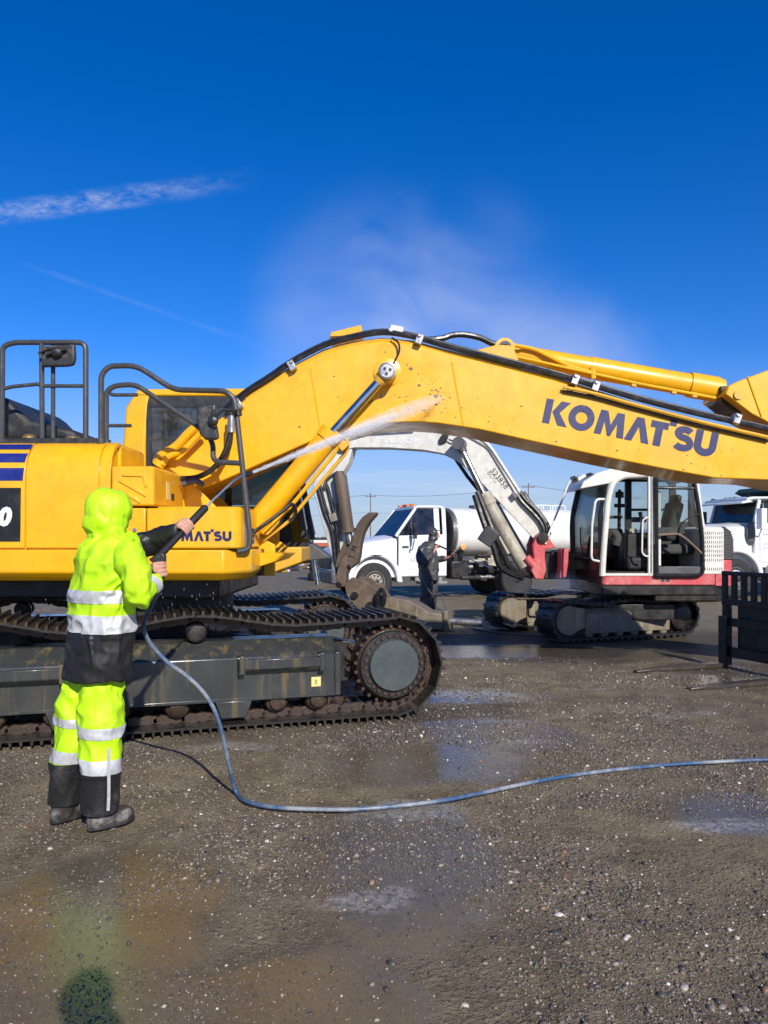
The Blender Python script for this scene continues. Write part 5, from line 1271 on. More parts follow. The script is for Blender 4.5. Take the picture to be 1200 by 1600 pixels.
# cab: lower body, pillars, roof, glass
low_p = [(-0.70,0.62),(-0.70,1.70),(-2.12,1.74),(-2.12,0.62)]
mb = MB(); mb.prism(low_p, -1.02, 1.02); cab_w = part('cab_body', mb, M['truck_white'], WT, bevel=0.035, seg=3)
mb = MB()
rf = lambda x, z, hw: [Vector((x,-hw,z)), Vector((x,-hw+0.06,z+0.05)), Vector((x,0,z+0.08)), Vector((x,hw-0.06,z+0.05)), Vector((x,hw,z)), Vector((x,hw-0.08,z-0.05)), Vector((x,0,z-0.02)), Vector((x,-hw+0.08,z-0.05))]
mb.loft([rf(-1.22,2.42,0.84), rf(-1.34,2.46,0.88), rf(-2.0,2.46,0.90), rf(-2.12,2.42,0.88)]); part('cab_roof', mb, M['truck_white'], cab_w, bevel=0.01)
def pillars(s_):
    for a, b_, w2 in (((-0.62,0.99,1.68), (-1.24,0.86,2.43), 0.08), ((-1.84,0.99,1.70), (-1.84,0.88,2.43), 0.16), ((-2.06,0.98,1.70), (-2.06,0.88,2.43), 0.12)):
        mb = MB(); mb.bar((a[0], s_*a[1], a[2]), (b_[0], s_*b_[1], b_[2]), 0.06, w2, up=(0,0,1) if False else (1,0,0)); part('pillar', mb, M['truck_white'], cab_w, bevel=0.015)
    mb = MB(); mb.loft([[(-0.72,s_*0.985,1.72),(-1.78,s_*0.985,1.72),(-1.78,s_*0.975,1.72),(-0.72,s_*0.975,1.72)],[(-1.26,s_*0.875,2.40),(-1.78,s_*0.875,2.40),(-1.78,s_*0.865,2.40),(-1.26,s_*0.865,2.40)]]); part('side_window', mb, M['glass_truck'], cab_w)
    mb = MB(); mb.bar((-1.06,s_*0.985,1.72),(-1.10,s_*0.905,2.22),0.03,0.035, up=(1,0,0)); part('window_divider', mb, M['charcoal'], cab_w)
    mb = MB(); mb.prism([(-0.86,0.80),(-0.80,1.69),(-1.86,1.70),(-1.86,0.80)], s_*1.015, s_*1.032); d = part('door', mb, M['truck_white'], cab_w, bevel=0.012)
    mb = MB(); mb.box(-1.74,-1.56,min(s_*1.03,s_*1.055),max(s_*1.03,s_*1.055),1.49,1.53); part('door_handle', mb, M['charcoal'], d)
    mb = MB(); mb.prism([(-1.00,1.58),(-1.05,1.63),(-1.16,1.62),(-1.18,1.45),(-1.10,1.40),(-1.02,1.46)], s_*1.033, s_*1.05)
    mb = MB(); mb.tube([(-1.0,s_*1.03,1.30),(-1.02,s_*1.22,1.34),(-1.05,s_*1.30,1.62),(-1.0,s_*1.05,1.68)], 0.016, 6, fillet=0.05); mb.box(-1.09,-1.03,min(s_*1.20,s_*1.40),max(s_*1.20,s_*1.40),1.62,2.04); part('mirror', mb, M['charcoal'], cab_w, bevel=0.02)
mir(pillars)
mb = MB(); mb.loft([[(-0.60,-0.94,1.70),(-0.60,0.94,1.70),(-0.62,0.94,1.70),(-0.62,-0.94,1.70)],[(-1.20,-0.82,2.41),(-1.20,0.82,2.41),(-1.22,0.82,2.41),(-1.22,-0.82,2.41)]]); part('windscreen', mb, M['glass_truck'], cab_w)
mb = MB(); mb.box(-2.12,-2.08,-0.86,0.86,1.72,2.42); mb.box(-1.1,-0.75,-0.85,0.85,1.5,1.76); part('cab_interior', mb, M['interior'], cab_w)
mb = MB(); mb.tube([Vector((-1.02,0.45+0.18*math.cos(2*math.pi*i/20),1.80+0.18*math.sin(2*math.pi*i/20))) for i in range(20)], 0.014, 6, closed=True); part('steering_wheel', mb, M['charcoal'], cab_w)
for y_ in (-0.5,-0.12,0,0.12,0.5):
    mb = MB(); mb.box(-1.34,-1.22,y_-0.05,y_+0.05,2.51,2.565); part('roof_marker', mb, M['amber'], cab_w, bevel=0.015)
font_text('door_number', '622', (-1.02,1.0335,1.02), (-1,0,0), (0,0,1), 0.10, M['mark_grey'], cab_w, shear=0.2)
mb = MB(); mb.box(-0.98,-0.80,1.032,1.036,1.37,1.43); part('door_badge', mb, M['mark_dark'], cab_w)
mb = MB(); mb.box(-2.10,-1.30,0.75,1.10,0.42,0.50); mb.box(-2.0,-1.2,0.55,0.95,0.5,0.62); part('cab_step', mb, M['steel'], WT, bevel=0.01)
# chassis, tank, plumbing
def railb(s_):
    mb = MB(); mb.box(-6.8,0.9,s_*0.38-0.04,s_*0.38+0.04,0.66,0.92); part('chassis_rail', mb, M['dark'], WT)
mir(railb)
def tsec(x, f, zc=1.80, ry=1.10, rz=0.68): return [Vector((x, ry*f*math.copysign(abs(math.cos(a))**0.85, math.cos(a)), zc + rz*f*math.copysign(abs(math.sin(a))**0.85, math.sin(a)))) for a in [2*math.pi*i/40 for i in range(40)]]
mb = MB(); mb.loft([tsec(-2.42,0.92), tsec(-2.40,0.985), tsec(-2.40,1.0), tsec(-4.2,1.0), tsec(-6.5,1.0), tsec(-6.60,0.96), tsec(-6.72,0.82), tsec(-6.80,0.5), tsec(-6.82,0.05)]); tk = part('tank', mb, M['tank_white'], WT)
mb = MB(); mb.loft([tsec(-2.26,0.30), tsec(-2.27,0.85), tsec(-2.30,0.98), tsec(-2.43,1.005)]); part('tank_front_head', mb, M['grey_metal'], tk)
for x_ in (-2.6,-3.9,-5.6):
    mb = MB(); mb.prism([(-0.8,0.92),(0.8,0.92),(0.95,1.3),(-0.95,1.3)], x_-0.06, x_+0.06, 'x'); part('tank_saddle', mb, M['dark'], tk)
for x_, h_ in ((-5.3,0.16), (-5.8,0.16)):
    mb = MB(); mb.tube([(x_,0.45,2.42),(x_,0.45,2.42+h_),(x_-0.42,0.45,2.42+h_),(x_-0.42,0.45,2.42)], 0.018, 8, fillet=0.05); mb.tube([(x_,-0.1,2.44),(x_,-0.1,2.44+h_),(x_-0.42,-0.1,2.44+h_),(x_-0.42,-0.1,2.44)], 0.018, 8, fillet=0.05)
    part('hatch_rail', mb, M['truck_white'], tk)
mb = MB(); mb.lathe([(0.26,2.42),(0.26,2.52),(0.22,2.54),(0.02,2.55)], (-5.0,0,0), (0,0,1), 20); part('tank_hatch', mb, M['truck_white'], tk)
mb = MB(); mb.box(-3.5,-3.2,0.1,0.45,2.44,2.56); part('tank_vent', mb, M['grey_metal'], tk, bevel=0.02)
mb = MB(); mb.tube([(-6.45,0.98,1.35),(-6.45,1.10,1.9),(-6.6,0.9,2.2)], 0.016, 6, fillet=0.1); part('tank_pipe', mb, M['charcoal'], tk)
for x_ in (-2.62, -6.4):
    mb = MB(); mb.lathe([(0.085,0.0),(0.08,0.05),(0.05,0.06),(0.01,0.06)], (x_,0.97,1.40), (0,1,0), 16); part('side_marker', mb, M['orange_lens'], tk)
random.seed(3)
for k in range(16):      # pumps, valves and pipes below the tank
    mb = MB(); x_ = -2.25 - 2.0*random.random(); z_ = 0.55 + 0.55*random.random(); y_ = 0.55 + 0.5*random.random()
    c_ = random.random()
    if c_ < 0.4: mb.obox((x_,y_,z_), (0.12+0.2*random.random(), 0.15+0.15*random.random(), 0.10+0.18*random.random())); mt = random.choice(['dark','grey_metal','cream_dirty'])
    elif c_ < 0.75: mb.cyl((x_-0.3,y_,z_), (x_+0.3,y_,z_), 0.035+0.04*random.random(), n=12); mt = random.choice(['steel','dark','cream_dirty'])
    else: mb.tube([(x_,y_,z_-0.25),(x_,y_,z_+0.1),(x_+0.3,y_,z_+0.12)], 0.03, 8, fillet=0.08); mt = random.choice(['steel','dark','grey_metal'])
    part('pump_fitting', mb, M[mt], WT, bevel=0.01)
mb = MB(); mb.obox((-2.55,0.72,0.78),(0.55,0.5,0.5)); part('fuel_tank', mb, M['dark'], WT, bevel=0.05)
mb = MB(); mb.prism([(-3.3,1.02),(-3.62,1.05),(-3.7,0.86),(-3.35,0.9)], 0.7, 1.12); part('mud_guard', mb, M['cream_dirty'], WT, bevel=0.01)
wheel(WT, 0.0, 1.10, 0.50, 0.28, M['wheel_grey']); wheel(WT, 0.0, -1.10, 0.50, 0.28, M['wheel_grey'], side=-1)
wheel(WT, -4.25, 1.16, 0.50, 0.26, M['alu'], dual=True); wheel(WT, -4.25, -1.16, 0.50, 0.26, M['alu'], side=-1, dual=True)
mb = MB(); mb.cyl((0,-1,0.5),(0,1,0.5),0.06); mb.cyl((-4.25,-1,0.5),(-4.25,1,0.5),0.09); mb.ball((-4.25,0,0.5),(0.25,0.2,0.22)); part('axles', mb, M['dark'], WT)
# ---- white dump truck ------------------------------------------------
ph2 = R(10)
f2 = Vector((-math.cos(ph2), -math.sin(ph2), 0)); l2 = Vector((math.sin(ph2), -math.cos(ph2), 0))
corner = Vector((X(1178,20.3), 20.3, 0))            # near foot of the windscreen
DT0 = corner + f2*0.95 - l2*1.0
DT = thing('dump_truck', 'white dump truck with lettered door and dark rolled tarp over its box', 'truck', DT0, math.pi + ph2)
mb = MB(); mb.loft([fsec(1.75,1.72,0.66,0.75,0.2), fsec(1.68,1.82,0.72,0.72,0.2), fsec(0.9,1.88,0.80,0.72,0.2), fsec(-0.3,1.95,0.88,0.72,0.2), fsec(-0.95,1.99,0.92,0.72,0.2)]); part('hood', mb, M['truck_white'], DT, bevel=0.02)
mb = MB(); mb.box(1.74,1.79,-0.58,0.58,0.85,1.62); part('grille', mb, M['steel'], DT)
mb = MB(); mb.box(1.6,1.95,-1.15,1.15,0.45,0.75); part('front_bumper', mb, M['steel'], DT, bevel=0.05)
WX = -0.35
def fender2(s_):
    ar2 = [(WX+0.66*math.cos(R(a)), 0.55 + 0.66*math.sin(R(a))) for a in range(-5, 186, 12)]
    outer = [(WX+1.25,0.62),(WX+1.25,1.15),(WX+0.80,1.32)] + [(WX+0.80*math.cos(R(a)), 0.55+0.82*math.sin(R(a))) for a in range(70, 178, 12)] + [(WX-0.80,0.50)] + ar2[::-1]
    mb = MB(); mb.prism(outer, s_*0.78, s_*1.16); part('fender', mb, M['truck_white'], DT, bevel=0.05, seg=3)
    mb = MB(); mb.box(WX+0.22,WX+0.34,min(s_*0.90,s_*0.94),max(s_*0.90,s_*0.94),1.36,1.48); part('side_marker', mb, M['amber'], DT, bevel=0.02)
    mb = MB(); mb.box(WX-0.6,WX+0.6,min(s_*0.35,s_*0.80),max(s_*0.35,s_*0.80),0.55,1.2); part('wheel_well', mb, M['dark'], DT)
mir(fender2)
mb = MB(); mb.box(-2.75,-0.98,-1.0,1.0,0.80,2.0); c2 = part('cab_body', mb, M['truck_white'], DT, bevel=0.04, seg=3)
mb = MB(); mb.loft([rf(-0.78,2.60,0.98), rf(-0.98,2.64,1.0), rf(-2.6,2.66,1.0), rf(-2.75,2.62,0.98)]); part('cab_roof', mb, M['truck_white'], c2, bevel=0.01)
mb = MB(); mb.prism([(-0.80,2.60),(-0.60,2.54),(-0.62,2.50),(-0.96,2.55)], -0.98, 0.98); part('sun_visor', mb, M['truck_white'], c2, bevel=0.01)
def pill2(s_):
    for a, b_, w2 in (((-0.98,0.98,1.98),(-1.14,0.95,2.60),0.09), ((-2.35,0.98,1.98),(-2.35,0.95,2.60),0.55)):
        mb = MB(); mb.bar((a[0],s_*a[1],a[2]),(b_[0],s_*b_[1],b_[2]),0.07,w2,up=(1,0,0)); part('pillar', mb, M['truck_white'], c2, bevel=0.015)
    mb = MB(); mb.prism([(-1.22,1.92),(-1.26,2.54),(-2.05,2.54),(-2.05,1.92)], s_*0.985, s_*0.975); part('side_window', mb, M['glass_truck'], c2)
    mb = MB(); mb.prism([(-1.12,0.95),(-1.12,1.96),(-2.15,1.96),(-2.15,0.95)], s_*0.998, s_*1.02); d = part('door', mb, M['truck_white'], c2, bevel=0.02)
    mb = MB(); mb.tube([(-1.08,s_*1.0,1.62),(-1.0,s_*1.22,1.78),(-0.98,s_*1.34,1.95)], 0.02, 6); mb.box(-1.02,-0.86,min(s_*1.22,s_*1.44),max(s_*1.22,s_*1.44),1.82,2.36); part('mirror', mb, M['grey_metal'] if s_ < 0 else M['truck_white'], c2, bevel=0.04, seg=3)
    mb = MB(); mb.ball((-0.9,s_*0.96,1.72),(0.16,0.05,0.32),12,8); part('air_cleaner', mb, M['grey_metal'], c2)
mir(pill2)
mb = MB(); mb.loft([[(-0.99,-0.93,2.0),(-0.99,0.93,2.0),(-1.01,0.93,2.0),(-1.01,-0.93,2.0)],[(-1.14,-0.92,2.58),(-1.14,0.92,2.58),(-1.16,0.92,2.58),(-1.16,-0.92,2.58)]]); part('windscreen', mb, M['glass_truck'], c2)
mb = MB(); mb.box(-2.74,-2.70,-0.95,-0.35,2.0,2.6); mb.box(-2.74,-2.70,0.35,0.95,2.0,2.6); mb.box(-1.5,-1.05,-0.9,0.9,1.9,2.06); mb.box(-2.3,-1.9,0.25,0.75,2.0,2.45); part('cab_interior', mb, M['interior'], c2)
for y_ in (-0.8,-0.2,0,0.2,0.8):
    mb = MB(); mb.ball((-0.95,y_,2.69),(0.07,0.06,0.035),10,6); part('roof_marker', mb, M['dark'], c2)
font_text('door_lettering', 'LEGACY', (-1.20,1.0215,1.80), (-1,0,0), (0,0,1), 0.10, M['mark_red'], c2)
font_text('door_lettering', 'Commercial', (-1.20,1.0215,1.66), (-1,0,0), (0,0,1), 0.075, M['mark_dark'], c2)
font_text('door_lettering', 'US DOT 1671', (-1.20,1.0215,1.40), (-1,0,0), (0,0,1), 0.06, M['mark_grey'], c2)
font_text('door_lettering', 'GVW 66000', (-1.20,1.0215,1.30), (-1,0,0), (0,0,1), 0.06, M['mark_grey'], c2)
mb = MB(); mb.cyl((-2.95,-0.55,0.9),(-2.95,-0.55,3.05),0.06,n=14); part('exhaust_stack', mb, M['steel'], DT)
mb = MB(); mb.box(-7.6,-3.1,-1.15,1.15,1.15,2.55); part('dump_box', mb, M['truck_white'], DT, bevel=0.03)
mb = MB(); mb.prism([(-1.85,2.90),(-2.0,3.02),(-3.3,3.02),(-3.3,2.78),(-2.2,2.76)], -1.15, 1.15); part('tarp_shield', mb, M['tarp'], DT, bevel=0.02)
mb = MB(); mb.box(-3.3,-3.1,-1.15,1.15,2.5,2.95); part('box_bulkhead', mb, M['truck_white'], DT)
def rail2(s_):
    mb = MB(); mb.box(-7.4,1.5,s_*0.40-0.05,s_*0.40+0.05,0.68,0.98); part('chassis_rail', mb, M['dark'], DT)
    mb = MB(); mb.box(-2.6,-1.3,min(s_*0.6,s_*1.05),max(s_*0.6,s_*1.05),0.42,0.9); part('fuel_tank', mb, M['steel'], DT, bevel=0.1, seg=3)
mir(rail2)
wheel(DT, WX, 1.13, 0.53, 0.30, M['alu']); wheel(DT, WX, -1.13, 0.53, 0.30, M['alu'], side=-1)
for x_ in (-5.0, -6.3):
    wheel(DT, x_, 1.18, 0.52, 0.26, M['wheel_grey'], dual=True); wheel(DT, x_, -1.18, 0.52, 0.26, M['wheel_grey'], side=-1, dual=True)
mb = MB(); mb.cyl((WX,-1,0.53),(WX,1,0.53),0.07); mb.cyl((-5,-1,0.52),(-5,1,0.52),0.1); mb.cyl((-6.3,-1,0.52),(-6.3,1,0.52),0.1); part('axles', mb, M['dark'], DT)

# ================================================================== PALLET FORK CARRIAGE
FA = R(18.2)
F = thing('pallet_forks', 'black pallet fork carriage with barred backrest and two forks on the ground', 'fork attachment', (4.17, 9.44, 0), FA)
y0, y1 = -1.60, 0.0
for z0, z1, nm in ((1.115,1.165,'backrest_rail'), (0.755,0.83,'backrest_rail'), (0.50,0.60,'carriage_bar'), (0.13,0.25,'carriage_bar')):
    mb = MB(); mb.box(-0.03, 0.03, y0, y1, z0, z1); part(nm, mb, M['charcoal'], F, bevel=0.006)
n_ = 11
for k in range(n_):
    yy = y1-0.03 - (y1-y0-0.06)*k/(n_-1); mb = MB(); mb.box(-0.02, 0.02, yy-0.036, yy+0.036, 0.82, 1.13); part('backrest_bar', mb, M['charcoal'], F, bevel=0.004)
for yy in (y1-0.05, -0.8, y0+0.05):
    mb = MB(); mb.box(-0.025, 0.05, yy-0.045, yy+0.045, 0.02, 0.80); part('carriage_upright', mb, M['charcoal'], F, bevel=0.006)
mb = MB(); mb.box(0.03, 0.06, -1.4, -0.2, 0.20, 0.78); part('coupler_plate', mb, M['charcoal'], F, bevel=0.01)
for yy, L_ in ((-0.06, 1.32), (-1.12, 1.45)):
    mb = MB()
    mb.loft([[(-0.03,yy-0.06,0),(-0.03,yy+0.06,0),(-0.03,yy+0.06,0.055),(-0.03,yy-0.06,0.055)], [(-L_*0.75,yy-0.06,0),(-L_*0.75,yy+0.06,0),(-L_*0.75,yy+0.06,0.042),(-L_*0.75,yy-0.06,0.042)], [(-L_,yy-0.035,0),(-L_,yy+0.035,0),(-L_,yy+0.035,0.02),(-L_,yy-0.035,0.02)]])
    fk = part('fork', mb, M['fork_steel'], F, bevel=0.006)
    mb = MB(); mb.box(-0.075, -0.03, yy-0.065, yy+0.065, 0.0, 0.62); part('fork_shank', mb, M['charcoal'], fk, bevel=0.008)

# ================================================================== FAR YARD
tag(part('shipping_container', MB().box(-5.6,-3.3,47,49.4,0.02,1.35), surf('orange_steel', (0.42,0.10,0.03), 0.6, dirt=(0.3,0.2,0.12), dirt_amt=0.4), None, bevel=0.03), 'low orange red steel bin in the far yard behind the excavators', 'bin')
wb = thing('flat_trailer', 'white flat trailer parked in the yard beyond the orange bin', 'trailer', (-6.0, 55, 0))
part('deck', MB().box(-8.0,-3.0,54,56.4,0.75,1.5), M['truck_white'], wb, bevel=0.03)
for x_ in (-7.2,-6.2,-4.0):
    mb = MB(); mb.lathe([(0.2,0),(0.45,0.02),(0.45,0.28),(0.2,0.3)], (x_,53.9,0.45), (0,1,0), 20); part('wheel', mb, M['tyre'], wb)
random.seed(21)
jcol = [M['cream_dirty'], M['brown_steel'], M['grey_metal'], M['truck_white'], M['red'], M['dark']]
for k in range(3):
    mb = MB()
    for i in range(70):
        a = random.uniform(0, 6.28); r_ = random.random()**0.7
        cx, cy = (-7.2, -5.6, -4.4)[k], (40, 38, 41)[k]
        c_ = Vector((cx + 1.3*r_*math.cos(a), cy + 1.2*r_*math.sin(a), 0.04 + 0.55*(1-r_)*random.random()))
        mb.obox(c_, (random.uniform(0.1,0.9), random.uniform(0.08,0.3), random.uniform(0.04,0.16)), Matrix.Rotation(random.uniform(0,3.1),3,'Z') @ Matrix.Rotation(random.uniform(-0.4,0.4),3,'Y'), random.randrange(6))
    o = part('scrap_pile', mb, jcol, None, kind='stuff'); o['label'] = 'heap of mixed scrap boards and metal in the far yard'; o['category'] = 'scrap'
for k in range(4):
    mb = MB(); mb.lathe([(0.28,0.0),(0.36,-0.02),(0.5,0.02),(0.53,0.08),(0.53,0.22),(0.5,0.28),(0.36,0.32),(0.28,0.30),(0.26,0.15)], (-2.35+0.05*(k%2), 29.0, 0.02+0.315*k), (0,0,1), 28)
    tag(part('tyre', mb, M['tyre'], None), ('worn black tyre at the bottom of the far stack', 'second worn black tyre up the far stack', 'third worn black tyre up the far stack', 'worn black tyre on top of the far stack')[k], 'tyre', 'stacked tyres')
# power line
def pole(x, y, h, lab):
    o = thing('utility_pole', lab, 'utility pole', (x, y, 0), 0, 'poles of the power line')
    mb = MB(); mb.tube([(x,y,-0.2),(x,y,h)], [0.15,0.09], 10); part('pole_shaft', mb, M['brown_steel'], o)
    mb = MB(); mb.box(x-1.2,x+1.2,y-0.07,y+0.07,h-0.9,h-0.74); part('crossarm', mb, M['brown_steel'], o)
    for dx in (-1.1,0,1.1):
        mb = MB(); mb.cyl((x+dx,y,h-0.74),(x+dx,y,h-0.5),0.06,n=8); part('insulator', mb, M['grey_metal'], o)
pole(28.2, 150, 12.6, 'wooden utility pole showing behind the cream water tank'); pole(-2.9, 165, 11.6, 'wooden utility pole rising behind the cab of the water truck'); pole(93, 190, 11.0, 'wooden utility pole behind the white and red cab'); pole(-60, 172, 11.5, 'wooden utility pole hidden behind the yellow excavator')
pp = [(-60,172,11.5),(-2.9,165,11.6),(28.2,150,12.6),(93,190,11.0)]
for si, ((xa,ya_,ha),(xb,yb,hb)) in enumerate(zip(pp, pp[1:])):
    for dz, dy in ((-0.5,-0.3),(-0.5,0.3),(-4.2,0)):
        pts_ = [Vector((xa+(xb-xa)*s_/12, ya_+(yb-ya_)*s_/12+dy, ha+(hb-ha)*s_/12+dz-1.6*4*(s_/12)*(1-s_/12)*0.6)) for s_ in range(13)]
        mb = MB(); mb.tube(pts_, 0.016, 5)
        tag(part('power_line', mb, M['dark'], None), ('thin overhead wire running behind the yellow excavator to the pole by the truck cab', 'thin overhead wire above the water truck between its two poles', 'thin overhead wire running from the tank pole past the white and red cab')[si], 'wire', 'overhead wires')
random.seed(5)
mb = MB()
for k in range(420):
    x_ = random.uniform(-420, 420); y_ = random.uniform(480, 620); h_ = random.uniform(1.2, 4.2)*(1.25 if math.sin(x_*0.03) > 0 else 0.6)
    mb.ball((x_, y_, h_*0.45), (random.uniform(3,9), random.uniform(3,7), h_), 8, 6)
mb.v = [(a, b_, max(-0.3, c_ + 0.5*noise.noise(Vector((a*0.5, b_*0.5, c_))))) for a, b_, c_ in mb.v]
o = part('far_treeline', mb, M['grass_far'], None, smooth=60, kind='stuff'); o['label'] = 'low dark band of trees along the horizon'; o['category'] = 'trees'
# ================================================================== PEOPLE
M['hivis'] = surf('fluorescent_yellow_cloth', (0.52, 0.86, 0.006), 0.62, dirt=(0.30,0.46,0.02), dirt_amt=0.30, dscale=4, var=0.07, fleck=0.15, bump=0.6, bscale=19)
M['cloth_black'] = surf('black_nylon_cloth', (0.013, 0.012, 0.012), 0.5, dirt=(0.05,0.045,0.04), dirt_amt=0.3, dscale=6, bump=0.25, bscale=20)
M['gaiter'] = surf('muddy_black_gaiter', (0.018, 0.018, 0.019), 0.5, dirt=(0.13,0.12,0.11), dirt_amt=0.32, dscale=5, bump=0.3, bscale=18, fleck=0.3)
M['reflective'] = surf('silver_reflective_tape', (0.60, 0.60, 0.60), 0.42, metal=0.15, dirt=(0.32,0.31,0.29), dirt_amt=0.25, dscale=8, bump=0.2, bscale=18)
M['skin'] = surf('skin', (0.55, 0.28, 0.20), 0.55, var=0.10, dscale=14, bump=0.1, bscale=120)
M['boot'] = surf('muddy_rubber_boot', (0.040, 0.034, 0.029), 0.5, dirt=(0.30,0.28,0.25), dirt_amt=0.5, dscale=9, bump=0.2, bscale=30)
M['rainsuit'] = surf('dark_grey_rain_suit', (0.060, 0.060, 0.062), 0.42, dirt=(0.14,0.135,0.12), dirt_amt=0.4, dscale=4, bump=0.4, bscale=10)
M['foam'] = surf('black_foam_grip', (0.014, 0.014, 0.014), 0.6, bump=0.3, bscale=70)
M['lance_steel'] = surf('lance_steel', (0.55, 0.54, 0.52), 0.3, metal=0.9)
M['hair'] = surf('dark_hair', (0.03, 0.02, 0.015), 0.6)
def fold_fn(amp, seed, ax_=(1,1,1), fr=9.0, fine=0.4):
    s_ = Vector((seed*13.1, seed*7.7, seed*3.3))
    def f(co):
        p = Vector((co.x*ax_[0], co.y*ax_[1], co.z*ax_[2]))
        w1 = noise.noise_vector(p*2.2 + s_)
        a = 1 - abs(noise.noise(p*fr*0.55 + w1*1.1 + s_))*2.3
        b_ = 1 - abs(noise.noise(p*fr*1.25 + w1*0.8 - s_))*2.3
        return amp*(0.75*a + fine*b_ - 0.45)
    return f
def limb(mb, pts, rad, n=16):
    pts = [Vector(p) for p in pts]; k = len(pts)
    sp_ = spline(pts, 5); rr = []
    for i in range(k-1):
        for j in range(5): rr.append(rad[i] + (rad[i+1]-rad[i])*j/5)
    rr.append(rad[-1])
    mb.tube(sp_, rr, n)
    mb.ball(sp_[0], rr[0]*0.99, 12, 8); mb.ball(sp_[-1], rr[-1]*0.97, 12, 8)
def ring_band(pts, rad, t0, t1, name, mat_, par, off=0.009, n=24, oval=None):
    """a short sleeve-like band round a limb between parameters t0 and t1 (0..1 along its length)"""
    sp_ = spline([Vector(p) for p in pts], 8); N_ = len(sp_)-1
    rr = [rad[min(i//8, len(rad)-2)] + (rad[min(i//8+1, len(rad)-1)]-rad[min(i//8, len(rad)-2)])*((i % 8)/8.0) for i in range(N_)] + [rad[-1]]
    def at_(t_):
        f = t_*N_; i = min(N_-1, int(f)); return sp_[i].lerp(sp_[i+1], f-i), rr[i]+(rr[i+1]-rr[i])*(f-i)
    ps, rs = [], []
    for k in range(5):
        p, r_ = at_(t0+(t1-t0)*k/4); ps.append(p); rs.append(r_+off)
    mb = MB(); mb.tube(ps, rs, n, caps=False)
    inner = [max(0.005, r_-0.012) for r_ in rs]; mb.tube(ps, inner, n, caps=False)
    return part(name, mb, mat_, par, smooth=60, recalc=False)
def hand(mb, c, d, p, wrist, r=0.022, sgn=1, size=1.0):
    """five-fingered hand closed round a bar through c with direction d; p points from the bar to the palm"""
    c, d, p, wrist = Vector(c), Vector(d).normalized(), Vector(p), Vector(wrist)
    p = (p - d*p.dot(d)).normalized(); q_ = d.cross(p)*sgn
    R0 = r + 0.010*size
    def onr(a, off, rr=R0): return c + d*off + (p*math.cos(R(a)) + q_*math.sin(R(a)))*rr
    palm = c + p*(r+0.018*size)
    Mx = Matrix((d, p, q_)).transposed()
    mb.ball(palm, (0.042*size, 0.017*size, 0.038*size), 14, 10, Mx)
    mb.ball(palm + q_*0.022*size, (0.040*size, 0.013*size, 0.022*size), 12, 8, Mx)
    base = palm - q_*0.03*size
    mb.tube([palm, base.lerp(wrist, 0.3), wrist], [0.026*size, 0.027*size, 0.026*size], 14)
    for i, (off, ln) in enumerate(((0.033,0.92),(0.011,1.0),(-0.011,0.96),(-0.031,0.80))):
        off *= size
        pts = [onr(28, off, R0*1.25), onr(62, off*1.03, R0*1.22), onr(100, off*1.04), onr(100+52*ln, off*1.02), onr(100+95*ln, off)]
        mb.tube(pts, [0.0105*size, 0.0102*size, 0.0095*size, 0.0085*size, 0.0070*size], 10); mb.ball(pts[-1], 0.0072*size, 8, 6); mb.ball(pts[1], 0.0112*size, 8, 6)
    tp = [palm - q_*0.012*size + d*0.030*size, onr(-35, 0.052*size, R0*1.35), onr(-75, 0.055*size, R0*1.15), onr(-112, 0.050*size, R0)]
    mb.tube(tp, [0.014*size, 0.0125*size, 0.011*size, 0.0085*size], 10); mb.ball(tp[-1], 0.0088*size, 8, 6)
def head_skin(mb, c, face, s=1.0):
    c = Vector(c); f = Vector(face).normalized(); l_ = Vector((-f.y, f.x, 0)).normalized(); z = Vector((0,0,1))
    Mx = Matrix((l_, f, z)).transposed()
    mb.ball(c, (0.073*s, 0.092*s, 0.105*s), 18, 12, Mx); mb.ball(c + f*0.03*s - z*0.06*s, (0.055*s, 0.062*s, 0.055*s), 14, 10, Mx)
    mb.tube([c + f*0.088*s + z*0.015*s, c + f*0.112*s - z*0.025*s], [0.010*s, 0.016*s], 8); mb.ball(c + f*0.112*s - z*0.026*s, 0.016*s, 8, 6)
    mb.ball(c + f*0.086*s - z*0.060*s, (0.026*s, 0.012*s, 0.010*s), 10, 6, Mx)
    for sd in (-1, 1):
        mb.ball(c + l_*0.074*s*sd - z*0.01*s, (0.010*s, 0.022*s, 0.032*s), 8, 6, Mx); mb.ball(c + f*0.078*s + l_*0.032*s*sd + z*0.03*s, (0.022*s, 0.012*s, 0.008*s), 8, 6, Mx)
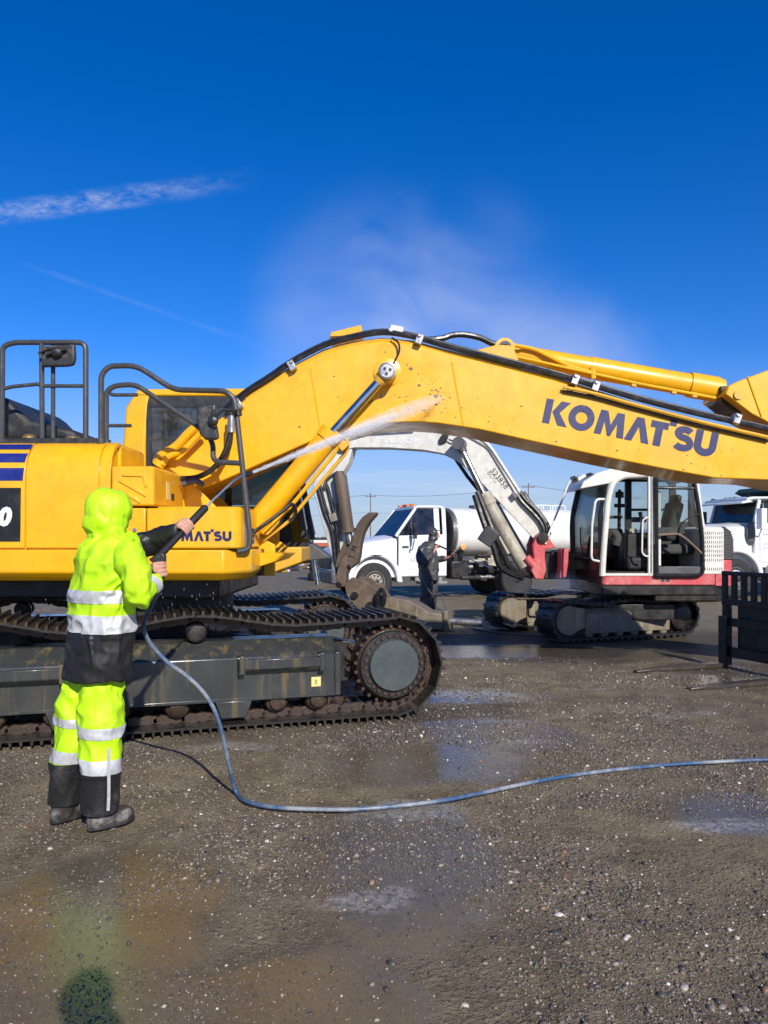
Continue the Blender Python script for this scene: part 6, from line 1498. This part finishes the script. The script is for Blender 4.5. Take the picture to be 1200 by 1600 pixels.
def boot(name, ankle, heel, toe, par, mat_, top=0.24, w=0.052):
    ankle, heel, toe = Vector(ankle), Vector(heel), Vector(toe); d = (toe-heel).normalized(); L_ = (toe-heel).length; sd = Vector((-d.y, d.x, 0))
    z = Vector((0,0,1)); Mx = Matrix((d, sd, z)).transposed()
    mb = MB()
    mb.ball(heel + d*0.055 + z*0.05, (0.060, w*0.95, 0.062), 14, 10, Mx); mb.ball(heel + d*L_*0.45 + z*0.05, (0.11, w*0.92, 0.055), 14, 10, Mx)
    mb.ball(heel + d*(L_-0.085) + z*0.042, (0.085, w*1.08, 0.05), 14, 10, Mx); mb.ball(heel + d*L_*0.36 + z*0.085, (0.08, w*0.85, 0.06), 12, 8, Mx)
    mb.tube([heel + d*0.075 + z*0.04, ankle + z*0.02, Vector((ankle.x, ankle.y, top))], [0.058, 0.06, 0.068], 16)
    fm = fused(mb, 0.008, 4, fold=fold_fn(0.0035, hash(name) % 5 + 1.5, fr=14))
    fm.v = [(a, b_, max(0.004, c_)) for a, b_, c_ in fm.v]
    bo_ = part(name, fm, mat_, par, smooth=70)
    so = MB(); n = 20; ring = []
    for i in range(n):
        a = 2*math.pi*i/n; e = math.cos(a); ring.append(heel + d*(L_/2 + e*(L_/2+0.004)) + sd*math.sin(a)*w*(1.06 if e > 0.2 else 0.92 if e > -0.6 else 1.0)*1.06)
    so.loft([[p_ + z*0.0 for p_ in ring], [p_ + z*0.026 for p_ in ring]]); part('sole', so, M['blackplastic'], bo_, bevel=0.006)
    return bo_
def torso_rings(rows, lat, n=28, p=2.3):
    lat = Vector(lat).normalized(); fr_ = Vector((-lat.y, lat.x, 0))
    return [ellipse(c, a, b_, n, lat, fr_, p) for c, a, b_ in rows]

# ---- worker in hi-vis -------------------------------------------------
ND = 4.15
lat = Vector((0.72, -0.69, 0)); fac = Vector((0.69, 0.72, 0))
H = thing('person', 'person in fluorescent yellow hooded rain suit with silver bands, aiming a lance', 'person', (X(140,ND), 4.15, 0))
def NP_(px, py, D=ND): return P(px, py, D)
rows_all = [(1056,149.5,49.5),(1040,150.5,50),(1020,152,51),(1005,154,51.5),(990,156,52),(972,157,52),(955,158,51.5),(937,159,51.5),(920,160,52),(890,163,52.5),(872,165.5,52.5),(858,167.5,48),(846,169,38),(836,170,27),(826,171,22)]
def row(y, c, hw):
    k = hw*ND/FPX/0.1775
    z = Z(y, ND)
    b_ = 0.145*k if y > 870 else 0.145*k
    return (Vector((X(c,ND), ND+0.02, z)), 0.213*k, b_)
r_sl = [NP_(201,868,4.03), NP_(209,893,3.98), NP_(216,918,3.96), NP_(222,931,3.98), NP_(231,920,4.03), NP_(237,907,4.09)]
r_rad = [0.077, 0.075, 0.071, 0.064, 0.055, 0.047]
l_sl = [NP_(192,856,4.26), NP_(215,853,4.33), NP_(238,847,4.36), NP_(256,839,4.33), NP_(273,831,4.29)]
l_rad = [0.075, 0.068, 0.060, 0.050, 0.042]
# lance line first: the hands close on it
g0, g1 = P(252,866,4.13), P(322,792,4.42)
ld = (g1-g0).normalized()
hold_l = g0.lerp(g1, 0.52)
grip_c = P(251,889,4.125); grip_d = Vector((0.10, 0.02, -1)).normalized()
bm_ = MB()
head_skin(bm_, NP_(172,800,ND+0.03), fac)
bm_.tube([NP_(170,830,ND+0.02), NP_(171,812,ND+0.02)], [0.050,0.050], 14)
bm_.loft(torso_rings([(c, a*0.7, b_*0.7) for c, a, b_ in [row(*r_) for r_ in rows_all[:-3]]], lat))
bm_.ball(NP_(149,1040,4.17), (0.085,0.08,0.09))
leg_r = [NP_(159,1050,4.15), NP_(157.5,1100,4.125), NP_(158,1165,4.085), NP_(156,1220,4.10), NP_(155,1278,4.12)]
leg_l = [NP_(134,1050,4.21), NP_(120,1100,4.22), NP_(114,1160,4.21), NP_(106,1220,4.22), NP_(101,1268,4.24)]
limb(bm_, leg_r, [0.055,0.06,0.05,0.042,0.034]); limb(bm_, leg_l, [0.045,0.055,0.05,0.042,0.034])
limb(bm_, r_sl, [0.04,0.048,0.045,0.042,0.036,0.03]); limb(bm_, l_sl, [0.04,0.04,0.042,0.036,0.03])
hand(bm_, grip_c, grip_d, Vector((-0.85,-0.45,0)), r_sl[-1].lerp(grip_c, 0.25) + Vector((-0.01,-0.01,-0.01)), r=0.019, sgn=-1)
hand(bm_, hold_l, ld, Vector((-0.75,-0.1,0.55)), l_sl[-1] + Vector((0.012,0,0.006)), r=0.021, sgn=1)
part('body', fused(bm_, 0.0046, 3), M['skin'], H, smooth=80)
jm = MB()
jm.loft(torso_rings([(c_ - Vector((0,0,0.012 if k == 0 else 0)), a_*(1.03,1.03,1.02,1.01,1.0)[k] if k < 5 else a_, b_*(1.10,1.09,1.07,1.04,1.0)[k] if k < 5 else b_) for k, (c_, a_, b_) in enumerate([row(*r_) for r_ in rows_all])], lat, 40))
limb(jm, r_sl, r_rad)
lcut = l_sl[:2] + [l_sl[1].lerp(l_sl[2], 0.15)]
limb(jm, lcut, [0.085,0.078,0.07])
Hd = NP_(169,796,ND+0.03)
Mh = Matrix((lat, fac, Vector((0,0,1)))).transposed()
jm.ball(Hd, (0.110,0.128,0.118), 20, 14, Mh); jm.ball(Hd + Vector((-0.01,0,-0.07)), (0.112,0.125,0.09), 18, 12, Mh); jm.ball(Hd + Vector((-0.004,0,-0.125)), (0.098,0.11,0.07), 18, 12, Mh); jm.ball(Hd + fac*0.035 + Vector((0,0,0.0)), (0.102,0.10,0.110), 18, 12, Mh)
base_fold = fold_fn(0.025, 1.0, (1,1,0.9), 10.5)
# a few long drag folds from the lifted arm across the back
drag = [(NP_(200,872,4.0), NP_(125,935,4.1), 0.013), (NP_(208,890,4.0), NP_(140,965,4.05), 0.012), (NP_(196,905,4.0), NP_(170,985,4.0), 0.011), (NP_(150,835,4.05), NP_(118,880,4.1), 0.010), (NP_(205,930,3.95), NP_(150,925,4.0), 0.010), (NP_(140,985,4.0), NP_(150,1050,4.0), 0.010), (NP_(185,990,4.0), NP_(178,1050,4.0), 0.009), (NP_(150,785,4.0), NP_(165,820,4.0), 0.006)]
def drag_fold(co):
    s_ = 0.0
    for a_, b_, am_ in drag:
        u_ = b_-a_; t_ = max(0, min(1, (co-a_).dot(u_)/u_.length_squared)); p_ = a_+u_*t_
        d2 = (co.x-p_.x)**2 + (co.z-p_.z)**2
        if abs(co.y-p_.y) < 0.22: s_ += 1.7*am_*(math.exp(-d2/0.00013) - 0.55*math.exp(-d2/0.0010))*math.sin(math.pi*min(1, max(0.12, t_+0.1)))
    return s_
jf = fused(jm, 0.0068, 5, fold=lambda co: base_fold(co)*(0.5 if co.z > 1.60 else 0.55 if co.z < 1.03 else 1.0) + drag_fold(co) - (0.006*math.exp(-((co.z-1.585)/0.014)**2)))
UP, DN = Vector((0,0,1)), Vector((0,0,-1))
zy = lambda y, D=4.02: Vector((0, 0, Z(y, D)))
on_sleeve = lambda co: min((co - r_sl[0].lerp(r_sl[2], q_/8.0)).length for q_ in range(9)) < 0.115 and co.x > X(196, ND)
jacket = part('jacket', strip(jf, [(zy(989), UP)], None, 0.0), M['hivis'], H, smooth=80)
part('jacket_hem', strip(jf, [(zy(991), DN)], None, 0.002), M['cloth_black'], jacket, smooth=80, label='black lower band of the jacket')
torso_only = lambda co: not (co.x > X(203,ND) and co.y < 4.12) and co.x < X(218, ND)
for y0_, y1_ in ((923,943), (962,990)):
    part('reflective_band', strip(jf, [(zy(y1_), UP), (zy(y0_), DN)], torso_only if y0_ < 950 else None, 0.0035), M['reflective'], jacket, smooth=80)
def sleeve_band(fm, pts_, i, t0, t1, rmax, par):
    a_, b_ = Vector(pts_[i]), Vector(pts_[i+1]); u_ = (b_-a_).normalized(); p0, p1 = a_.lerp(b_, t0), a_.lerp(b_, t1); m_ = (p0+p1)/2
    part('reflective_band', strip(fm, [(p0, u_), (p1, -u_)], lambda co: (co-m_-u_*(co-m_).dot(u_)).length < rmax, 0.0035), M['reflective'], par, smooth=80)
sleeve_band(jf, r_sl, 1, 0.30, 1.05, 0.125, jacket); sleeve_band(jf, r_sl, 4, 0.10, 0.72, 0.085, jacket)
mb = MB(); limb(mb, [r_sl[-1].lerp(r_sl[-2], 0.3), r_sl[-1] + Vector((0.006,0.012,0.028))], [0.046, 0.040]); part('cuff', fused(mb, 0.006, 2, fold=fold_fn(0.005, 3.0, fr=18)), M['cloth_black'], jacket, smooth=80)
mb = MB(); limb(mb, l_sl[1:], [0.078,0.076,0.062,0.047]); part('undersleeve', fused(mb, 0.007, 3, fold=fold_fn(0.012, 4.0, fr=14)), M['cloth_black'], jacket, smooth=80, label='loose black sleeve of the outstretched arm')
# trousers
cut_r = [NP_(159,1050,4.145), NP_(157.5,1100,4.12), NP_(158,1165,4.08), NP_(157,1208,4.09), NP_(156,1240,4.105), NP_(155.5,1276,4.12)]
cut_l = [NP_(135,1050,4.21), NP_(120,1100,4.22), NP_(114,1160,4.21), NP_(107,1195,4.215), NP_(103,1230,4.225), NP_(101,1262,4.235)]
tm = MB(); limb(tm, cut_r, [0.108,0.116,0.104,0.095,0.092,0.088], 20); limb(tm, cut_l, [0.080,0.102,0.096,0.088,0.085,0.082], 20); tm.ball(NP_(149,1046,4.17), (0.095,0.09,0.09))
tfold = fold_fn(0.024, 5.0, (1,1,0.8), 10.0)
tf = fused(tm, 0.0068, 4, fold=lambda co: tfold(co)*(1.0 if co.z > 0.3 else 0.6))
def near_leg(co, A, O):
    d = lambda L_: min((co - L_[q_//8].lerp(L_[q_//8+1], (q_ % 8)/8.0)).length for q_ in range(8*(len(L_)-1)))
    return d(A) <= d(O)
tilt = lambda s_: Vector((0.06*s_, 0, s_))
nr = lambda co: near_leg(co, cut_r, cut_l)
nl = lambda co: near_leg(co, cut_l, cut_r)
tro = part('trousers', strip(tf, [(zy(1044), DN)], lambda co: co.z > (Z(1210, 3.99) if nr(co) else Z(1197, 4.13)) - 0.006, 0.0), M['hivis'], H, smooth=80)
for keep_, sD, y_, (b_list) in ((nr, 3.99, (1208, 1280), ((1138,1156),(1189,1211))), (nl, 4.13, (1195, 1264), ((1126,1140),(1177,1197)))):
    part('gaiter', strip(tf, [(zy(y_[0], sD), DN), (zy(y_[1], sD), UP)], keep_, 0.003), M['gaiter'], tro, smooth=80, label='muddy black lower trouser leg')
    for y0_, y1_ in b_list:
        part('reflective_band', strip(tf, [(zy(y1_, sD) + Vector((X(150,4.1),0,0)), tilt(1)), (zy(y0_, sD) + Vector((X(150,4.1),0,0)), tilt(-1))], keep_, 0.0045), M['reflective'], tro, smooth=80)
mb = MB(); mb.tube(spline([NP_(170,1170,3.975), NP_(170,1200,3.985), NP_(170,1240,4.01), NP_(169,1266,4.025)], 4), 0.009, 6); part('side_zip', mb, M['reflective'], tro)
h_r, t_r = G(137,1299), G(209,1279); h_l, t_l = G(80,1288), G(136,1268)
boot('boot', NP_(155,1272,4.13), h_r, t_r, H, M['boot'], 0.2); boot('boot', NP_(101,1262,4.24), h_l, t_l, H, M['boot'], 0.2)
# ---- pressure lance ---------------------------------------------------
Ln = thing('pressure_lance', 'black and steel pressure washer lance held by the fluorescent worker', 'lance', (g0.x, g0.y, 0))
mb = MB(); a_ = g0; mb.tube([a_ - ld*0.01, g0.lerp(g1,0.47)], 0.0185, 14); part('foam_grip', mb, M['foam'], Ln)
mb = MB(); mb.tube([g0.lerp(g1,0.55), g0.lerp(g1,0.58), g1 - ld*0.01, g1], [0.015,0.0225,0.0225,0.016], 14); part('foam_grip', mb, M['foam'], Ln)
mb = MB(); mb.tube([g0 - ld*0.03, g0.lerp(g1,0.6)], 0.011, 10); part('inner_tube', mb, M['lance_steel'], Ln)
mb = MB(); mb.tube([g1 - ld*0.02, P(330,784,4.44), P(364,752,4.56), P(374,745,4.60), P(386,741.5,4.66)], 0.0075, 10, fillet=0.03); part('wand', mb, M['lance_steel'], Ln)
tip = P(386,741.5,4.66); td = (P(690,620,7.45) - tip).normalized()
mb = MB(); mb.tube([tip - td*0.02, tip + td*0.005, tip + td*0.005, tip + td*0.045], [0.010,0.010,0.017,0.014], 12); part('nozzle', mb, M['blackplastic'], Ln)
mb = MB()
mb.prism([(X(a,4.1), Z(b_,4.1)) for a, b_ in [(231,874),(243,866),(252,862),(257,868),(257,880),(254,906),(248,908),(247,884),(238,880)]], 4.105, 4.145)
part('gun_body', mb, M['blackplastic'], Ln, bevel=0.008)
mb = MB(); mb.tube(spline([P(256,870,4.125), P(258,884,4.125), P(254,905,4.125), P(251,908,4.125)], 4), 0.006, 8); part('trigger_guard', mb, M['blackplastic'], Ln)
# blue hose from the gun to the ground and away
hp_ = [P(251,906,4.125), P(247,925,4.18), P(236,948,4.26), P(226,970,4.32), P(225,985,4.34), P(236,1007,4.39), P(262,1035,4.42), P(290,1055,4.46), P(318,1082,4.50), P(336,1112,4.53), P(348,1150,4.56), P(358,1197,4.61)]
hg = [G(a, b_) + Vector((0,0,0.014)) for a, b_ in ((369,1241),(384,1255),(420,1264),(480,1268),(560,1268),(640,1261),(700,1253),(760,1241),(830,1226),(900,1214),(980,1204),(1060,1197),(1130,1193),(1200,1190),(1300,1187),(1450,1190),(1700,1200),(2000,1222))]
mb = MB(); mb.tube(spline(hp_ + hg, 7), 0.0125, 12)
hm_, t, b, out = new_mat('worn_blue_hose')
tcn = t.n('ShaderNodeTexCoord')
c = t.mix(t.rng(t.noise(tcn.outputs['Object'], 3.1, 7, 0.7), 0.42, 0.66), (0.035,0.095,0.195), (0.33,0.34,0.35))
c = t.mix(t.rng(t.noise(tcn.outputs['Object'], 26, 4, 0.7), 0.45, 0.7, 0, 0.7), c, (0.16,0.17,0.18))
t.l(c, b.inputs['Base Color']); b.inputs['Roughness'].default_value = 0.4
tag(part('pressure_hose', mb, hm_, None, smooth=60), 'worn blue pressure hose hanging from the lance and snaking over the ground', 'hose')
# ---- worker in dark rain suit ------------------------------------------
FD = 16.3
B = thing('person', 'person in dark grey hooded rain suit washing the smaller excavator', 'person', (X(664,FD), FD, 0))
def FP(px, py, d=0.0): return P(px, py, FD + d)
latb = Vector((0.35, -0.94, 0)); facb = Vector((0.94, 0.35, 0))
def rowb(y, c, hw): k = hw*FD/FPX/0.165; return (Vector((X(c,FD), FD, Z(y,FD))), 0.215*k, 0.165*k)
rb = [rowb(*r_) for r_ in ((906,670,14.5),(895,670,14.5),(880,669,15),(868,667.5,14.5),(858,667,13),(851,669,10),(846,672,6.5))]
hb = P(679,834,FD)
ra_ = [FP(660,858,-0.2), FP(657,872,-0.3), FP(664,880,-0.32), FP(674,866,-0.28), FP(679,860,-0.25)]
la_ = [FP(668,860,0.2), FP(682,872,0.22), FP(694,873,0.15), FP(707,869,0.0)]
lr_ = [FP(667,900,-0.12), FP(666,925,-0.12), FP(664,955,-0.12)]; ll_ = [FP(674,900,0.12), FP(675,925,0.14), FP(672,953,0.16)]
wl0, wl1 = P(684,852,FD-0.2), P(774,891,FD-1.6)
wd = (wl1-wl0).normalized()
bm_ = MB(); head_skin(bm_, hb, Vector((0.9,0.25,-0.25))); bm_.tube([FP(672,850), FP(677,840)], [0.06,0.055], 12)
bm_.loft(torso_rings([(c_, a*0.8, b_*0.8) for c_, a, b_ in rb], latb))
for l_ in (lr_, ll_): limb(bm_, l_, [0.08,0.06,0.05])
limb(bm_, ra_, [0.05,0.045,0.042,0.034,0.03]); limb(bm_, la_, [0.05,0.045,0.036,0.03])
hc1, hc2 = wl0 + wd*0.02, wl0 + wd*0.52
hand(bm_, hc1, wd, Vector((-0.5,-0.5,-0.3)), ra_[-1], r=0.018, sgn=1); hand(bm_, hc2, wd, Vector((-0.3,0.4,-0.8)), la_[-1], r=0.018, sgn=1)
part('body', fused(bm_, 0.006, 3), M['skin'], B, smooth=80)
jm = MB(); jm.loft(torso_rings(rb, latb)); limb(jm, ra_[:-1], [0.10,0.092,0.085,0.062]); limb(jm, la_[:-1], [0.09,0.08,0.058])
Mb = Matrix((latb, facb, Vector((0,0,1)))).transposed()
jm.ball(hb - facb*0.035 + Vector((0,0,0.02)), (0.115,0.105,0.122), 18, 12, Mb); jm.ball(hb - facb*0.04 + Vector((0,0,-0.10)), (0.10,0.10,0.09), 16, 10, Mb)
jk = part('rain_jacket', fused(jm, 0.012, 4, fold=fold_fn(0.022, 8.0, fr=7)), M['rainsuit'], B, smooth=80)
mb = MB(); mb.lathe([(0.11,0.0),(0.118,0.02),(0.10,0.05)], hb + Vector((0,0,0.035)), (0.5,0.2,0.85), 20); mb.prism([(0,0),(0.1,0),(0.1,0.01),(0,0.01)], 0, 0.01); mb = MB(); mb.obox(hb + facb*0.10 + Vector((0,0,0.075)), (0.15,0.10,0.018), Mb); part('hood_peak', mb, M['rainsuit'], jk, bevel=0.008)
tm = MB(); limb(tm, lr_, [0.135,0.125,0.115], 18); limb(tm, ll_, [0.13,0.12,0.11], 18); tm.ball(FP(670,898), (0.17,0.17,0.14))
part('rain_trousers', fused(tm, 0.012, 4, fold=fold_fn(0.025, 9.0, (1,1,0.7), 7)), M['rainsuit'], B, smooth=80)
for p_ in (lr_[-1], ll_[-1]):
    hh = Vector((p_.x-0.07, p_.y-0.02, 0)); boot('boot', Vector((p_.x, p_.y, 0.1)), hh, hh + facb*0.29, B, M['boot'], 0.22)
L2 = thing('pressure_lance', 'thin dark pressure washer lance held by the worker in the grey rain suit', 'lance', (wl0.x, wl0.y, 0))
mb = MB(); mb.tube([wl0 - wd*0.08, wl0 + wd*0.75], 0.018, 10); part('grip_tube', mb, M['foam'], L2)
mb = MB(); mb.tube([wl0 + wd*0.7, wl1], 0.011, 8); part('wand', mb, M['lance_steel'], L2)
mb = MB(); mb.tube(spline([wl0 - wd*0.08, FP(672,872,-0.45), FP(661,884,-0.5), FP(662,905,-0.5), FP(676,930,-0.9), G(690,950)+Vector((0,0,0.3)), G(700,958)+Vector((0,0,0.03)), G(745,985)+Vector((0,0,0.02)), G(900,1000)+Vector((0,0,0.02))], 6), 0.014, 8)
tag(part('pressure_hose', mb, M['grey_metal'], None, smooth=60), 'pale grey pressure hose trailing from the worker in the grey rain suit', 'hose')
# ---- photographer, whose shadow falls into the picture -------------------
Q = thing('person', 'person in dark clothes behind the phone, seen only by a head shadow on the ground', 'person', (0.07, -0.25, 0))
qx, qy = 0.07, -0.25
bm_ = MB(); qh = Vector((qx, qy, 1.69)); head_skin(bm_, qh, (0.1,1,-0.05)); bm_.tube([(qx,qy-0.01,1.45),(qx,qy,1.58)], 0.06, 12)
qr = torso_rings([(Vector((qx,qy,z_)), a, b_) for z_, a, b_ in ((0.85,0.17,0.12),(1.0,0.17,0.12),(1.2,0.19,0.13),(1.38,0.21,0.13),(1.46,0.15,0.10),(1.5,0.08,0.08))], (1,0,0))
bm_.loft(qr)
ql = [[Vector((qx+s_*0.10,qy,0.9)), Vector((qx+s_*0.11,qy+0.02,0.48)), Vector((qx+s_*0.12,qy-0.02,0.09))] for s_ in (-1,1)]
qa = [[Vector((qx+s_*0.19,qy,1.40)), Vector((qx+s_*0.24,qy+0.12,1.18)), Vector((s_*0.085,-0.075,1.44))] for s_ in (-1,1)]
for l_ in ql: limb(bm_, l_, [0.085,0.06,0.045])
for l_ in qa: limb(bm_, l_, [0.05,0.042,0.03])
for s_, l_ in zip((-1,1), qa): hand(bm_, (s_*0.042,-0.035,1.50), (0,0,1), (s_*1.0,-0.5,0), l_[-1], r=0.010, sgn=s_)
part('body', fused(bm_, 0.006, 3), M['skin'], Q, smooth=80)
jm = MB(); jm.loft(torso_rings([(Vector((qx,qy,z_)), a+0.02, b_+0.02) for z_, a, b_ in ((0.80,0.18,0.13),(1.0,0.18,0.13),(1.2,0.19,0.13),(1.38,0.21,0.13),(1.46,0.16,0.11),(1.52,0.07,0.07))], (1,0,0)))
for l_ in qa: limb(jm, [l_[0], l_[1], l_[1].lerp(l_[2],0.85)], [0.075,0.06,0.042])
part('jacket', fused(jm, 0.011, 4, fold=fold_fn(0.012, 10.0)), M['cloth_black'], Q, smooth=80)
tm = MB()
for l_ in ql: limb(tm, l_, [0.11,0.085,0.075])
part('trousers', fused(tm, 0.011, 4, fold=fold_fn(0.01, 11.0)), M['rainsuit'], Q, smooth=80)
mb = MB(); mb.ball(qh + Vector((0,-0.015,0.05)), (0.088,0.105,0.085), 16, 10); part('knit_cap', fused(mb, 0.008, 2), M['cloth_black'], Q, smooth=80)
for l_ in ql:
    hh = Vector((l_[-1].x, l_[-1].y-0.07, 0)); boot('boot', l_[-1], hh, hh + Vector((0,0.28,0)), Q, M['boot'], 0.2)
mb = MB(); mb.box(-0.0375,0.0375,-0.040,-0.032,1.425,1.572); tag(part('phone', mb, M['blackplastic'], None, bevel=0.004), 'black phone held up by the person behind the camera', 'phone')

# ================================================================== SPRAY AND STEAM
def vol_mat(name, dens, scale, lo, hi, aniso=0.3, col=(1.0,1.0,1.0), axis=None):
    m = bpy.data.materials.new(name); m.use_nodes = True; m.node_tree.nodes.clear(); t = NT(m)
    out = t.n('ShaderNodeOutputMaterial'); v = t.n('ShaderNodeVolumePrincipled')
    v.inputs['Color'].default_value = (*col, 1); v.inputs['Anisotropy'].default_value = aniso
    tcn = t.n('ShaderNodeTexCoord')
    f = t.rng(t.noise(tcn.outputs['Object'], scale, 5, 0.6, dist=0.6), lo, hi)
    ge = t.n('ShaderNodeVectorMath', operation='MULTIPLY_ADD'); t.l(tcn.outputs['Generated'], ge.inputs[0])
    ge.inputs[1].default_value = (2,2,2); ge.inputs[2].default_value = (-1,-1,-1)
    ln = t.n('ShaderNodeVectorMath', operation='LENGTH'); t.l(ge.outputs[0], ln.inputs[0])
    if axis is None: f = t.mth('MULTIPLY', f, t.rng(ln.outputs['Value'], 1.0, 0.05))
    t.l(t.mth('MULTIPLY', f, dens), v.inputs['Density'])
    t.l(v.outputs[0], out.inputs['Volume'])
    return m
jet_end = P(692,619,7.44); J = jet_end - tip; n = 14
# core and veil of the water jet
mb = MB(); s0 = tip + td*0.05
mb.tube([s0 + (jet_end-s0)*t_ for t_ in (0,0.15,0.3,0.5,0.7,0.85,1.0)], [0.009,0.026,0.044,0.062,0.072,0.066,0.03], 18)
jo = part('water_jet', mb, vol_mat('jet_of_water', 4.2, 7.0, 0.32, 0.72, -0.3, axis=1), None, smooth=0); jo['kind'] = 'stuff'; jo['label'] = 'white jet of water blown from the lance onto the boom'; jo['category'] = 'water'
mb = MB(); mb.tube([s0 + (jet_end-s0)*t_ for t_ in (0,0.15,0.3,0.5,0.66)], [0.008,0.019,0.030,0.042,0.030], 14)
jo = part('water_jet', mb, vol_mat('jet_core', 11.0, 9.0, 0.25, 0.7, -0.3, axis=1), None, smooth=0); jo['kind'] = 'stuff'; jo['label'] = 'dense bright core of the water jet near the nozzle'; jo['category'] = 'water'
# droplets torn along the jet
dm, t, b, out = new_mat('water_droplets')
b.inputs['Base Color'].default_value = (0.9,0.92,0.94,1); b.inputs['Roughness'].default_value = 0.35
tr_ = t.n('ShaderNodeBsdfTransparent'); mx = t.n('ShaderNodeMixShader'); mx.inputs[0].default_value = 0.42
t.l(tr_.outputs[0], mx.inputs[1]); t.l(b.outputs[0], mx.inputs[2]); t.l(mx.outputs[0], out.inputs[0])
mb = MB(); random.seed(77)
e1 = td.orthogonal().normalized(); e2 = td.cross(e1); JL = (jet_end-s0).length
for k in range(7500):
    t_ = random.random()**1.35; r_ = (0.006 + 0.070*t_)*min(1.6, abs(random.gauss(0, 0.55))); a_ = random.uniform(0, 6.283)
    c_ = s0 + td*(t_*JL) + (e1*math.cos(a_)+e2*math.sin(a_))*r_ + Vector((0,0,-0.02*t_*t_))
    l_ = random.uniform(0.006, 0.030)*(1.3-t_); w2 = random.uniform(0.0008, 0.0022)
    dv = (td + (e1*math.cos(a_)+e2*math.sin(a_))*r_/(0.3+t_*JL)).normalized()
    mb.add([c_-dv*l_, c_+e1*w2, c_+e2*w2, c_-(e1+e2)*w2*0.7, c_+dv*l_], [(0,2,1),(0,3,2),(0,1,3),(4,1,2),(4,2,3),(4,3,1)])
jo = part('water_droplets', mb, dm, None, smooth=0, recalc=False); jo['kind'] = 'stuff'; jo['label'] = 'fine water droplets flying along the jet from the lance'; jo['category'] = 'water'
def puff(name, c, r_, mat_, lab):
    mb = MB(); mb.ball(c, r_, 20, 12); o = part(name, mb, mat_, None, smooth=0); o['kind'] = 'stuff'; o['label'] = lab; o['category'] = 'steam'
    return o
puff('steam_cloud', Vector((0.35, 9.2, 4.1)), (2.3, 1.0, 2.1), vol_mat('thin_steam', 0.95, 0.62, 0.34, 0.80, -0.35, (1.0,1.0,1.0)), 'thin veil of steam rising behind the boom of the yellow excavator')
puff('steam_cloud', Vector((2.2, 9.4, 3.5)), (2.3, 0.95, 1.35), vol_mat('low_steam', 0.85, 0.8, 0.34, 0.80, -0.35, (1.0,1.0,1.0)), 'low patch of steam behind the arm cylinder of the yellow excavator')
mb = MB(); random.seed(31)      # drips from the washed machine
for k in range(80):
    x_ = random.choice((random.uniform(-2.15,-1.2), random.uniform(-2.15,-1.2), random.uniform(-3.2,-1.2))); y_ = random.uniform(6.36, 6.5); z_ = random.uniform(0.45, 1.2)
    if z_ < 0.9 and y_ > 6.42 and random.random() < 0.5: y_ = 6.36
    l_ = random.uniform(0.004, 0.014); w2 = random.uniform(0.0006, 0.0013)
    mb.add([(x_,y_,z_-l_),(x_+w2,y_,z_),(x_,y_+w2,z_),(x_-w2,y_-w2,z_),(x_,y_,z_+l_*1.5)], [(0,2,1),(0,3,2),(0,1,3),(4,1,2),(4,2,3),(4,3,1)])
jo = part('water_drips', mb, dm, None, smooth=0, recalc=False); jo['kind'] = 'stuff'; jo['label'] = 'water drops falling from the skirt of the yellow excavator'; jo['category'] = 'water'
puff('spray_mist', P(684,618,7.30), (0.42, 0.12, 0.26), vol_mat('splash_mist', 0.7, 5.0, 0.36, 0.70, -0.3), 'faint splash mist where the water jet strikes the boom')
puff('spray_mist', P(880,915,11.3), (0.42, 0.25, 0.24), vol_mat('mist', 3.2, 4.0, 0.36, 0.66, -0.3), 'small puff of mist by the red swing post')

bpy.data.scenes.remove(WORK)
